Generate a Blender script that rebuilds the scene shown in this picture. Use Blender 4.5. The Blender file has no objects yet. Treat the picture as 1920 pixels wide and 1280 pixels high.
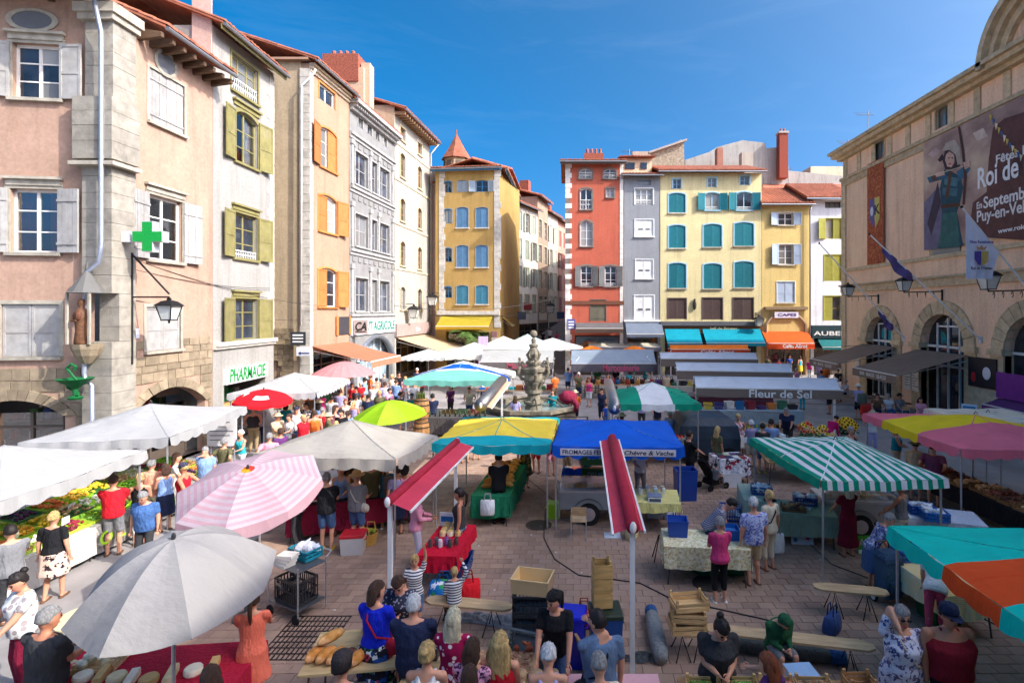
import bpy,math,random
from mathutils import Vector,Matrix
import numpy as np
random.seed(7)
S=bpy.context.scene
COL=S.collection
R=math.radians
# --------- camera, sky, sun, exposure
F,CX,CY,H=1000.0,1070.0,583.0,5.5
cam=bpy.data.cameras.new('camera');cam_o=bpy.data.objects.new('camera',cam);COL.objects.link(cam_o)
cam.sensor_width=36;cam.lens=36*F/1920
cam.shift_x=-(CX-960)/1920;cam.shift_y=-(640-CY)/1920
cam.clip_end=4000;cam.clip_start=0.1
cam_o.location=(0,0,H);cam_o.rotation_euler=(R(90),0,0)
S.camera=cam_o
SUN_EL,SUN_AZ=38.0,22.0
sv=Vector((math.cos(R(SUN_EL))*math.cos(R(SUN_AZ)),-math.cos(R(SUN_EL))*math.sin(R(SUN_AZ)),math.sin(R(SUN_EL))))
w=bpy.data.worlds.new('World');S.world=w;w.use_nodes=True
nt=w.node_tree;nt.nodes.clear()
sky=nt.nodes.new('ShaderNodeTexSky');sky.sky_type='NISHITA';sky.sun_disc=False
sky.sun_elevation=R(SUN_EL);sky.sun_rotation=R(90+SUN_AZ)
sky.altitude=700;sky.air_density=0.38;sky.dust_density=10.0;sky.ozone_density=5.0
hs=nt.nodes.new('ShaderNodeHueSaturation');hs.inputs['Hue'].default_value=0.483;hs.inputs['Saturation'].default_value=1.45
bg=nt.nodes.new('ShaderNodeBackground');bg.inputs[1].default_value=0.145
ow=nt.nodes.new('ShaderNodeOutputWorld')
wtc=nt.nodes.new('ShaderNodeTexCoord');wmp=nt.nodes.new('ShaderNodeMapping');wmp.inputs['Scale'].default_value=(1.6,3.2,9);wmp.inputs['Rotation'].default_value=(0,.25,.5)
wno=nt.nodes.new('ShaderNodeTexNoise');wno.inputs['Scale'].default_value=1.7;wno.inputs['Detail'].default_value=8;wno.inputs['Roughness'].default_value=.62;wno.inputs['Distortion'].default_value=.6
wrp=nt.nodes.new('ShaderNodeValToRGB');wrp.color_ramp.elements[0].position=.52;wrp.color_ramp.elements[1].position=.85;wrp.color_ramp.elements[1].color=(.025,.025,.025,1)
wmx=nt.nodes.new('ShaderNodeMix');wmx.data_type='RGBA';wmx.inputs[7].default_value=(5.5,5.8,6.2,1)
nt.links.new(wtc.outputs['Generated'],wmp.inputs[0]);nt.links.new(wmp.outputs[0],wno.inputs['Vector']);nt.links.new(wno.outputs['Fac'],wrp.inputs[0]);nt.links.new(wrp.outputs[0],wmx.inputs[0])
nt.links.new(sky.outputs[0],hs.inputs['Color']);nt.links.new(hs.outputs[0],wmx.inputs[6]);nt.links.new(wmx.outputs[2],bg.inputs[0]);nt.links.new(bg.outputs[0],ow.inputs[0])
sun=bpy.data.lights.new('sun','SUN');sun.energy=2.0;sun.angle=R(0.53);sun.color=(1.0,0.95,0.87)
sun_o=bpy.data.objects.new('sun',sun);COL.objects.link(sun_o)
sun_o.rotation_euler=sv.to_track_quat('Z','Y').to_euler();sun_o.location=sv*80
S.view_settings.view_transform='Standard';S.view_settings.look='None'
S.view_settings.gamma=1;S.view_settings.use_curve_mapping=False
S.view_settings.exposure=1.65
S.render.engine='CYCLES';S.cycles.max_bounces=6;S.cycles.transparent_max_bounces=12
# --------- where a photo pixel lies in the place
def P(x,y,Y):return Vector(((x-CX)*Y/F,Y,H-(y-CY)*Y/F))
def G(x,y,Z=0.0):
 Y=F*(H-Z)/(y-CY);return Vector(((x-CX)*Y/F,Y,Z))
 # --------- materials
def lin(c):
 o=[]
 for v in c[:3]:
  v=v/255.0;o.append(v/12.92 if v<=.04045 else((v+.055)/1.055)**2.4)
 return(*o,1)
MATS={}
def _new(name):
 m=bpy.data.materials.new(name);m.use_nodes=True
 n=m.node_tree.nodes;b=n['Principled BSDF'];return m,n,m.node_tree.links,b
def _tc(n,l,out='Object',sc=None):
 t=n.new('ShaderNodeTexCoord')
 if sc is None:return t.outputs[out]
 mp=n.new('ShaderNodeMapping');mp.inputs['Scale'].default_value=sc;l.new(t.outputs[out],mp.inputs[0]);return mp.outputs[0]
def _noise(n,l,vec,scale,detail=4,rough=.6):
 t=n.new('ShaderNodeTexNoise');t.inputs['Scale'].default_value=scale;t.inputs['Detail'].default_value=detail
 t.inputs['Roughness'].default_value=rough;l.new(vec,t.inputs['Vector']);return t.outputs['Fac']
def _ramp(n,l,fac,stops,interp='LINEAR'):
 r=n.new('ShaderNodeValToRGB');r.color_ramp.interpolation=interp
 e=r.color_ramp.elements
 while len(e)<len(stops):e.new(.5)
 for i,(p,c)in enumerate(stops):e[i].position=p;e[i].color=c
 l.new(fac,r.inputs[0]);return r.outputs[0]
def _mul(n,l,a,b,fac=1.0,mode='MULTIPLY'):
 m=n.new('ShaderNodeMix');m.data_type='RGBA';m.blend_type=mode
 if hasattr(fac,'is_linked'):l.new(fac,m.inputs[0])
 else:m.inputs[0].default_value=fac
 for s,k in((a,6),(b,7)):
  if hasattr(s,'is_linked'):l.new(s,m.inputs[k])
  else:m.inputs[k].default_value=s
 return m.outputs[2]
def _bump(n,l,b,h,strength,dist=.02):
 u=n.new('ShaderNodeBump');u.inputs['Strength'].default_value=strength;u.inputs['Distance'].default_value=dist
 l.new(h,u.inputs['Height']);l.new(u.outputs[0],b.inputs['Normal'])
def mat(name,rgb=(128,128,128),rough=.8,var=.12,scale=2.0,bump=.15,fine=40,metal=0.0,spec=.3,stain=0.0,stcol=(70,60,50),sc=None,rnd=0.0):
 """plain stuff with uneven tone: slow and fine noise, optional stains, optional tone per object"""
 if name in MATS:return MATS[name]
 m,n,l,b=_new(name)
 v=_tc(n,l,'Object',sc);c=lin(rgb)
 f=_noise(n,l,v,scale,5)
 lo=tuple(x*(1-var)for x in c[:3])+(1,);hi=tuple(min(1,x*(1+var))for x in c[:3])+(1,)
 col=_ramp(n,l,f,[(.3,lo),(.7,hi)])
 if stain:
  s=_noise(n,l,v,scale*.45,8,.7)
  k=_ramp(n,l,s,[(.5,(0,0,0,1)),(.68,(stain,stain,stain,1))])
  col=_mul(n,l,col,lin(stcol),k,'MIX')
 if rnd:
  oi=n.new('ShaderNodeObjectInfo')
  k=_ramp(n,l,oi.outputs['Random'],[(0,(1-rnd,)*3+(1,)),(1,(1+rnd*.4,)*3+(1,))])
  col=_mul(n,l,col,k)
 l.new(col,b.inputs['Base Color']);b.inputs['Roughness'].default_value=rough
 b.inputs['Metallic'].default_value=metal;b.inputs['Specular IOR Level'].default_value=spec
 if bump:_bump(n,l,b,_noise(n,l,v,fine,3),bump)
 MATS[name]=m;return m
def plaster(name,rgb=(200,190,170),stain=.35,stcol=None):
 if name in MATS:return MATS[name]
 m,n,l,b=_new(name);v=_tc(n,l);c=lin(rgb)
 st=lin(stcol)if stcol else tuple(x*.72 for x in c[:3])+(1,)
 f=_noise(n,l,v,.7,6,.65)
 col=_ramp(n,l,f,[(.3,tuple(x*.9 for x in c[:3])+(1,)),(.7,tuple(min(1,x*1.06)for x in c[:3])+(1,))])
 vs=_tc(n,l,'Object',(1.6,1.6,.22))
 k=_ramp(n,l,_noise(n,l,vs,1.3,8,.7),[(.52,(0,0,0,1)),(.78,(stain,)*3+(1,))])
 col=_mul(n,l,col,st,k,'MIX')
 pt=_ramp(n,l,_noise(n,l,v,.45,3,.4),[(.58,(0,0,0,1)),(.61,(.5,.5,.5,1))]);col=_mul(n,l,col,tuple(min(1,x*1.12)for x in c[:3])+(1,),pt,'MIX')
 vd=_tc(n,l,'Object',(1.8,1.8,.14));dk=_ramp(n,l,_noise(n,l,vd,1.1,6,.65),[(.5,(1,1,1,1)),(.78,(.74,.72,.7,1))]);col=_mul(n,l,col,dk)
 k2=_ramp(n,l,_noise(n,l,v,9,4),[(.35,(.86,.86,.86,1)),(.7,(1.05,1.05,1.05,1))])
 col=_mul(n,l,col,k2)
 l.new(col,b.inputs['Base Color']);b.inputs['Roughness'].default_value=.92;b.inputs['Specular IOR Level'].default_value=.15
 _bump(n,l,b,_noise(n,l,v,25,5),.22,.02)
 MATS[name]=m;return m
def cloth(rgb,trans=.0,sheen=.0,name=None):
 key=name or 'cloth_%d_%d_%d%s'%(*rgb,'_t' if trans else '')
 if key in MATS:return MATS[key]
 m,n,l,b=_new(key);v=_tc(n,l);c=lin(rgb)
 f=_noise(n,l,v,2.2,4)
 col=_ramp(n,l,f,[(.3,tuple(x*.86 for x in c[:3])+(1,)),(.7,tuple(min(1,x*1.06)for x in c[:3])+(1,))])
 l.new(col,b.inputs['Base Color']);b.inputs['Roughness'].default_value=.85;b.inputs['Specular IOR Level'].default_value=.2
 if trans:
  ds=_ramp(n,l,_noise(n,l,v,1.1,7,.7),[(.5,(1,1,1,1)),(.75,(.86,.84,.8,1))]);col=_mul(n,l,col,ds);l.new(col,b.inputs['Base Color'])
  wv=_noise(n,l,_tc(n,l,'Object',(1.2,3.5,1)),2.2,5,.55);_bump(n,l,b,wv,.55,.06)
 else:_bump(n,l,b,_noise(n,l,_tc(n,l,'Object',(1.6,1.6,.7)),11,3,.5),.75,.05)
 if trans:
  out=n['Material Output'];t=n.new('ShaderNodeBsdfTranslucent');l.new(col,t.inputs[0])
  mx=n.new('ShaderNodeMixShader');mx.inputs[0].default_value=trans
  l.new(b.outputs[0],mx.inputs[1]);l.new(t.outputs[0],mx.inputs[2]);l.new(mx.outputs[0],out.inputs[0])
 MATS[key]=m;return m
def print_cloth(kind,base,inks,scale=14.0):
 """flat printed pattern: 'floral', 'dots', 'stripes', 'checks', 'speckle'"""
 key='print_%s_%d_%d_%d_%g_%d'%(kind,*base,scale,inks[0][0])
 if key in MATS:return MATS[key]
 m,n,l,b=_new(key);v=_tc(n,l);c=lin(base)
 if kind in('floral','speckle','dots'):
  t=n.new('ShaderNodeTexVoronoi');t.inputs['Scale'].default_value=scale;l.new(v,t.inputs['Vector'])
  if kind=='dots':
   fac=_ramp(n,l,t.outputs['Distance'],[(.0,(1,1,1,1)),(.33,(1,1,1,1)),(.36,(0,0,0,1))])
   col=_mul(n,l,c,lin(inks[0]),fac,'MIX')
  else:
   sep=n.new('ShaderNodeSeparateColor');l.new(t.outputs['Color'],sep.inputs[0])
   k=len(inks)+1
   stops=[(0,c)]+[((i+1)/k,lin(q))for i,q in enumerate(inks)]
   if kind=='floral':stops=[(0,c),(.38,lin(inks[0]))]+[(.38+.62*(i+1)/len(inks),lin(q))for i,q in enumerate(inks[1:])]
   fl=_ramp(n,l,sep.outputs[0],stops,'CONSTANT')
   wn=_noise(n,l,v,scale*1.3,3)
   kk=_ramp(n,l,wn,[(.44,(0,0,0,1)),(.5,(1,1,1,1))])
   col=_mul(n,l,c,fl,kk,'MIX')
 else:
  t=n.new('ShaderNodeTexWave');t.wave_type='BANDS';t.bands_direction='Z';t.inputs['Scale'].default_value=scale;l.new(v,t.inputs['Vector'])
  k1=_ramp(n,l,t.outputs['Fac'],[(.55,(0,0,0,1)),(.65,(1,1,1,1))])
  col=_mul(n,l,c,lin(inks[0]),k1,'MIX')
  if kind=='checks':
   t2=n.new('ShaderNodeTexWave');t2.bands_direction='X';t2.inputs['Scale'].default_value=scale;l.new(v,t2.inputs['Vector'])
   t3=n.new('ShaderNodeTexWave');t3.bands_direction='Y';t3.inputs['Scale'].default_value=scale;l.new(v,t3.inputs['Vector'])
   k2=_ramp(n,l,t2.outputs['Fac'],[(.55,(0,0,0,1)),(.65,(.6,.6,.6,1))]);col=_mul(n,l,col,lin(inks[0]),k2,'MIX')
   k3=_ramp(n,l,t3.outputs['Fac'],[(.55,(0,0,0,1)),(.65,(.6,.6,.6,1))]);col=_mul(n,l,col,lin(inks[0]),k3,'MIX')
 l.new(col,b.inputs['Base Color']);b.inputs['Roughness'].default_value=.85;b.inputs['Specular IOR Level'].default_value=.2
 _bump(n,l,b,_noise(n,l,v,7,3),.3,.03)
 MATS[key]=m;return m
def glass(name='window_glass',rgb=(44,52,62),rough=.04):
 if name in MATS:return MATS[name]
 m,n,l,b=_new(name);v=_tc(n,l)
 c=lin(rgb);f=_noise(n,l,v,.8,2)
 l.new(_ramp(n,l,f,[(.35,tuple(x*.5 for x in c[:3])+(1,)),(.65,tuple(x*1.5 for x in c[:3])+(1,))]),b.inputs['Base Color'])
 oi=n.new('ShaderNodeObjectInfo');cu=_ramp(n,l,oi.outputs['Random'],[(0,(0,0,0,1)),(.58,(.35,.35,.35,1)),(.8,(.7,.7,.7,1))],'CONSTANT')
 l.new(_mul(n,l,b.inputs['Base Color'].links[0].from_socket,lin((176,172,162)),cu,'MIX'),b.inputs['Base Color'])
 b.inputs['Roughness'].default_value=rough;b.inputs['Specular IOR Level'].default_value=.8
 _bump(n,l,b,_noise(n,l,v,1.5,2),.05,.05)
 MATS[name]=m;return m
def clear_glass(name='clear_glass',tint=.86,gloss=.12):
 if name in MATS:return MATS[name]
 m,n,l,b=_new(name);out=n['Material Output']
 t=n.new('ShaderNodeBsdfTransparent');t.inputs[0].default_value=(tint,tint,tint,1)
 g=n.new('ShaderNodeBsdfGlossy');g.inputs['Roughness'].default_value=.03
 fr=n.new('ShaderNodeFresnel');fr.inputs[0].default_value=1.5
 ad=n.new('ShaderNodeMath');ad.operation='ADD';ad.inputs[1].default_value=gloss;l.new(fr.outputs[0],ad.inputs[0])
 mx=n.new('ShaderNodeMixShader');l.new(ad.outputs[0],mx.inputs[0]);l.new(t.outputs[0],mx.inputs[1]);l.new(g.outputs[0],mx.inputs[2])
 l.new(mx.outputs[0],out.inputs[0]);MATS[name]=m;return m
def paint(rgb,rough=.6,var=.12,wear=0.0,name=None):
 return mat(name or 'paint_%d_%d_%d%s'%(*rgb,'_worn' if wear else ''),rgb,rough,var,3.0,.12,30,0,.3,wear,(150,140,125),None,.16)
def plastic(rgb,rough=.4):return mat('plastic_%d_%d_%d'%rgb,rgb,rough,.06,3,.03,30,0,.5)
def metal(rgb=(150,150,150),rough=.4,name=None):return mat(name or 'metal_%d_%d_%d'%rgb,rgb,rough,.1,6,.05,60,.7,.5)
def wood(rgb=(176,134,90),rough=.7):
 return mat('wood_%d_%d_%d'%rgb,rgb,rough,.25,3,.25,30,0,.25,.2,tuple(int(v*.6)for v in rgb),(1,6,6),.18)
def stone(rgb,name=None,rnd=.3):return mat(name or 'stone_%d_%d_%d'%rgb,rgb,.9,.22,3.5,.5,22,0,.2,.35,tuple(int(v*.6)for v in rgb),None,rnd)
def skin(t=1):
 c=[(206,148,118),(188,126,96),(170,108,80)][t]
 return mat('skin_%d'%t,c,.55,.06,6,.05,40,0,.35)
WHITE=(235,232,225)
# --------- meshes and objects
ORI={}
class MB:
 def __init__(s):s.v=[];s.f=[];s.m=[]
 def add(s,vs,fs,m=0):
  k=len(s.v);s.v+=[tuple(p)for p in vs]
  for f in fs:s.f.append([k+i for i in f]);s.m.append(m)
  return s
 def quad(s,a,b,c,d,m=0):return s.add([a,b,c,d],[(0,1,2,3)],m)
 def poly(s,pts,m=0):return s.add(pts,[tuple(range(len(pts)))],m)
 def hexa(s,p,m=0):
  return s.add(p,[(3,2,1,0),(4,5,6,7),(0,1,5,4),(1,2,6,5),(2,3,7,6),(3,0,4,7)],m)
 def box(s,x0,x1,y0,y1,z0,z1,m=0,T=None):
  p=[(x0,y0,z0),(x1,y0,z0),(x1,y1,z0),(x0,y1,z0),(x0,y0,z1),(x1,y0,z1),(x1,y1,z1),(x0,y1,z1)]
  if T:p=[T(Vector(q))for q in p]
  return s.hexa(p,m)
 def cbox(s,c,d,m=0,T=None):return s.box(c[0]-d[0]/2,c[0]+d[0]/2,c[1]-d[1]/2,c[1]+d[1]/2,c[2]-d[2]/2,c[2]+d[2]/2,m,T)
 def prism(s,pts,off,m=0):
  n=len(pts);q=[Vector(p)for p in pts];o=Vector(off)
  return s.add(q+[p+o for p in q],[tuple(range(n))[::-1],tuple(range(n,2*n))]+[(i,(i+1)%n,n+(i+1)%n,n+i)for i in range(n)],m)
 def loft(s,rings,m=0,cap=True,close=True):
  n=len(rings[0]);k=len(s.v);fs=[]
  vs=[p for r in rings for p in r]
  for i in range(len(rings)-1):
   for j in range(n if close else n-1):
    a=i*n+j;b=i*n+(j+1)%n;fs.append((a,b,b+n,a+n))
  if cap:fs+=[tuple(range(n))[::-1],tuple(range((len(rings)-1)*n,len(rings)*n))]
  return s.add(vs,fs,m)
 def tube(s,pts,r,n=8,m=0,cap=True):
  pts=[Vector(p)for p in pts];rs=r if isinstance(r,(list,tuple))else[r]*len(pts)
  rings=[];up=None
  for i,p in enumerate(pts):
   d=(pts[min(i+1,len(pts)-1)]-pts[max(i-1,0)]).normalized()
   if up is None:up=d.orthogonal().normalized()
   a=(up-d*up.dot(d));a=a.normalized()if a.length>1e-5 else d.orthogonal().normalized();up=a;b=d.cross(a)
   rings.append([p+(a*math.cos(2*math.pi*j/n)+b*math.sin(2*math.pi*j/n))*rs[i]for j in range(n)])
  return s.loft(rings,m,cap)
 def bar(s,a,b,wd,m=0,h=None):
  return s.tube([a,b],wd*.7071,4,m)if h is None else s.beam(a,b,wd,h,m)
 def beam(s,a,b,wd,h,m=0):
  a,b=Vector(a),Vector(b);d=(b-a).normalized();u=Vector((0,0,1))
  if abs(d.z)>.95:u=Vector((0,1,0))
  x=d.cross(u).normalized()*wd/2;u2=x.cross(d).normalized()*h/2
  return s.hexa([a-x-u2,b-x-u2,b+x-u2,a+x-u2,a-x+u2,b-x+u2,b+x+u2,a+x+u2][0:8],m)
 def ell(s,c,r,nu=10,nv=7,m=0,T=None,f=None):
  if not isinstance(r,(tuple,list)):r=(r,r,r)
  vs=[];fs=[]
  for i in range(1,nv):
   t=math.pi*i/nv
   for j in range(nu):
    a=2*math.pi*j/nu;d=Vector((math.sin(t)*math.cos(a),math.sin(t)*math.sin(a),math.cos(t)))
    k=f(d)if f else 1;vs.append(Vector((c[0]+d.x*r[0]*k,c[1]+d.y*r[1]*k,c[2]+d.z*r[2]*k)))
  vs.append(Vector((c[0],c[1],c[2]+r[2])));vs.append(Vector((c[0],c[1],c[2]-r[2])))
  for i in range(nv-2):
   for j in range(nu):a=i*nu+j;b=i*nu+(j+1)%nu;fs.append((a,a+nu,b+nu,b))
  top,bot=len(vs)-2,len(vs)-1;q=(nv-2)*nu
  for j in range(nu):fs.append((top,j,(j+1)%nu));fs.append((bot,q+(j+1)%nu,q+j))
  if T:vs=[T(p)for p in vs]
  return s.add(vs,fs,m)
 def lathe(s,c,prof,n=16,m=0,cap=True):
  c=Vector(c)
  return s.loft([[c+Vector((r*math.cos(2*math.pi*j/n),r*math.sin(2*math.pi*j/n),z))for j in range(n)]for r,z in prof],m,cap)
 def build(s,name,mats,parent=None,world=False,smooth=False,loc=None,yaw=0):
  if not isinstance(mats,(list,tuple)):mats=[mats]
  me=bpy.data.meshes.new(name)
  vs=s.v
  if parent is not None and world:
   o=ORI[parent.name];vs=[(p[0]-o[0],p[1]-o[1],p[2]-o[2])for p in vs]
  me.from_pydata(vs,[],s.f)
  for q in mats:me.materials.append(q)
  if len(mats)>1:me.polygons.foreach_set('material_index',s.m)
  if smooth:me.polygons.foreach_set('use_smooth',[True]*len(me.polygons))
  me.update()
  ob=bpy.data.objects.new(name,me);COL.objects.link(ob)
  if parent is not None:ob.parent=parent;ORI[ob.name]=ORI[parent.name]
  else:
   ORI[ob.name]=Vector(loc)if loc is not None else Vector((0,0,0))
   if loc is not None:ob.location=loc
   ob.rotation_euler[2]=R(yaw)
  return ob
LABELS={}
def tag(o,label,cat,group=None,kind=None):
 o['label']=label;o['category']=cat
 if group:o['group']=group
 if kind:o['kind']=kind
 if label in LABELS:print('DUPLICATE LABEL',label)
 LABELS[label]=o.name
 return o
def thing(name,label,cat,loc=(0,0,0),yaw=0,group=None):
 o=bpy.data.objects.new(name,None);COL.objects.link(o);o.empty_display_size=.2
 o.location=loc;o.rotation_euler[2]=R(yaw);ORI[o.name]=Vector(loc)
 return tag(o,label,cat,group)
def struct(o):o['kind']='structure';return o
def stuff(o):o['kind']='stuff';return o
def dupe(o,parent,T=None):
 c=o.copy();COL.objects.link(c);c.parent=parent;return c
def text_mesh(body,size,ext=.004,align='CENTER',shear=0.0):
 cu=bpy.data.curves.new('lettering','FONT');cu.body=body;cu.size=size;cu.extrude=ext;cu.align_x=align;cu.align_y='CENTER';cu.shear=shear;cu.resolution_u=3;cu.offset=size*.018
 ob=bpy.data.objects.new('lettering',cu);COL.objects.link(ob)
 me=bpy.data.meshes.new_from_object(ob.evaluated_get(bpy.context.evaluated_depsgraph_get()))
 bpy.data.objects.remove(ob);bpy.data.curves.remove(cu);return me
def lettering(body,size,origin,xdir,updir,material,parent,width=None,shear=0.0,name='lettering',align='CENTER'):
 """flat letters standing on a sign: origin world, xdir reading direction"""
 me=text_mesh(body,size,.004,align,shear);x=Vector(xdir).normalized();u=Vector(updir).normalized();nn=x.cross(u)
 k=1.0
 if width:
  xs=[v.co.x for v in me.vertices];k=width/max(1e-3,max(xs)-min(xs))
 o=Vector(origin)-(ORI[parent.name]if parent else Vector((0,0,0)))
 for v in me.vertices:c=v.co.copy();v.co=o+x*c.x*k+u*c.y+nn*c.z
 me.materials.append(material);ob=bpy.data.objects.new(name,me);COL.objects.link(ob)
 if parent:ob.parent=parent;ORI[ob.name]=ORI[parent.name]
 return ob
 # --------- facades
class Fac:
 """a wall plane; A is its left end and B its right end as one faces it"""
 def __init__(s,A,B):
  s.A=Vector((A[0],A[1],0));d=Vector((B[0]-A[0],B[1]-A[1],0));s.L=d.length;s.d=d.normalized();s.n=Vector((s.d.y,-s.d.x,0))
 def W(s,u,z,o=0.0):return s.A+s.d*u+s.n*o+Vector((0,0,z))
 def pix(s,x,y):
  r=Vector(((x-CX)/F,1,(CY-y)/F));c=Vector((0,0,H))
  t=(s.A-c).dot(s.n)/r.dot(s.n);p=c+r*t;return(p-s.A).dot(s.d),p.z
 def op(s,x0,y0,x1,y1):
  u0,zt=s.pix(x0,y0);_,zb=s.pix(x0,y1);return(u0,s.pix(x1,y0)[0],zb,zt)
 def box(s,mb,u0,u1,z0,z1,o0,o1,m=0):
  W=s.W
  return mb.hexa([W(u0,z0,o1),W(u1,z0,o1),W(u1,z0,o0),W(u0,z0,o0),W(u0,z1,o1),W(u1,z1,o1),W(u1,z1,o0),W(u0,z1,o0)],m)
def arch_pts(u0,u1,zt,rise,n=10):
 c=(u0+u1)/2;hw=(u1-u0)/2
 if rise<=0:return[(u0,zt),(u1,zt)]
 r=(hw*hw+rise*rise)/(2*rise);zc=zt-r;a0=math.asin(min(1,hw/r))
 if rise>hw:a0=math.pi-a0
 return[(c+r*math.sin(-a0+2*a0*i/n),zc+r*math.cos(-a0+2*a0*i/n))for i in range(n+1)]
def wall(Fc,parent,u0,u1,z0,z1,ops,material,depth=.25,back=8.0,sides=True,name='wall'):
 """front wall with real openings and reveals, closed at the sides and back"""
 mb=MB();W=Fc.W
 us=sorted(set([u0,u1]+[v for o in ops for v in(max(u0,o[0]),min(u1,o[1]))]));zs=sorted(set([z0,z1]+[v for o in ops for v in(max(z0,o[2]),min(z1,o[3]))]))
 for i in range(len(us)-1):
  for j in range(len(zs)-1):
   a,b,c,d=us[i],us[i+1],zs[j],zs[j+1];mu,mz=(a+b)/2,(c+d)/2
   if any(o[0]<mu<o[1]and o[2]<mz<o[3]for o in ops):continue
   mb.quad(W(a,c),W(b,c),W(b,d),W(a,d))
 for o in ops:
  a,b,c,d=o[:4];rise=o[4]if len(o)>4 else 0
  pts=arch_pts(a,b,d,rise)
  if rise>0:
   for(p,q)in zip(pts[:-1],pts[1:]):
    mb.quad(W(p[0],p[1]),W(q[0],q[1]),W(q[0],d),W(p[0],d))
  ring=[(a,c)]+pts+[(b,c)]
  for p,q in zip(ring,ring[1:]+ring[:1]):
   mb.quad(W(p[0],p[1]),W(p[0],p[1],-depth),W(q[0],q[1],-depth),W(q[0],q[1]))
 if sides:
  mb.quad(W(u0,z0,-back),W(u0,z0),W(u0,z1),W(u0,z1,-back));mb.quad(W(u1,z0),W(u1,z0,-back),W(u1,z1,-back),W(u1,z1))
  mb.quad(W(u1,z0,-back),W(u0,z0,-back),W(u0,z1,-back),W(u1,z1,-back))
 return mb.build(name,material,parent,True)
def leaf(Fc,parent,u0,u1,z0,z1,o,material,ang=0.0,hinge=0,style='panel',rise=None):
 """one shutter leaf: slab with stiles, rails and panels"""
 mb=MB();wd=u1-u0;h=z1-z0;t=.035;ca,sa=math.cos(ang),math.sin(ang)
 def Tr(u,z,oo):
  if hinge==0:du=u-u0;return Fc.W(u0+du*ca-(oo-o)*sa,z,o+du*sa+(oo-o)*ca)
  du=u1-u;return Fc.W(u1-du*ca+(oo-o)*sa,z,o+du*sa+(oo-o)*ca)
 def bx(a,b,c,d,e,f,m=0):mb.hexa([Tr(a,c,f),Tr(b,c,f),Tr(b,c,e),Tr(a,c,e),Tr(a,d,f),Tr(b,d,f),Tr(b,d,e),Tr(a,d,e)],m)
 bx(u0,u1,z0,z1,o,o+t)
 s=min(.07,wd*.16)
 if style=='panel':
  for a,b in((u0,u0+s),(u1-s,u1)):bx(a,b,z0,z1,o+t,o+t+.018)
  for c in(z0,z0+h*.45,z1-s*1.2):bx(u0+s,u1-s,c,c+s*1.2,o+t,o+t+.018)
 elif style=='boards':
  k=max(3,int(wd/.14))
  for i in range(k):a=u0+wd*i/k;bx(a+.006,a+wd/k-.006,z0,z1,o+t,o+t+.012+.006*(i%2))
  for c in(z0+h*.12,z0+h*.8):bx(u0,u1,c,c+s,o+t+.02,o+t+.04)
 elif style=='louvre':
  for a,b in((u0,u0+s),(u1-s,u1)):bx(a,b,z0,z1,o+t,o+t+.02)
  k=max(6,int(h/.09))
  for i in range(k):c=z0+h*i/k;bx(u0+s,u1-s,c+.01,c+h/k*.55,o+t,o+t+.015)
 return mb.build('shutter',material,parent,True)
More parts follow.
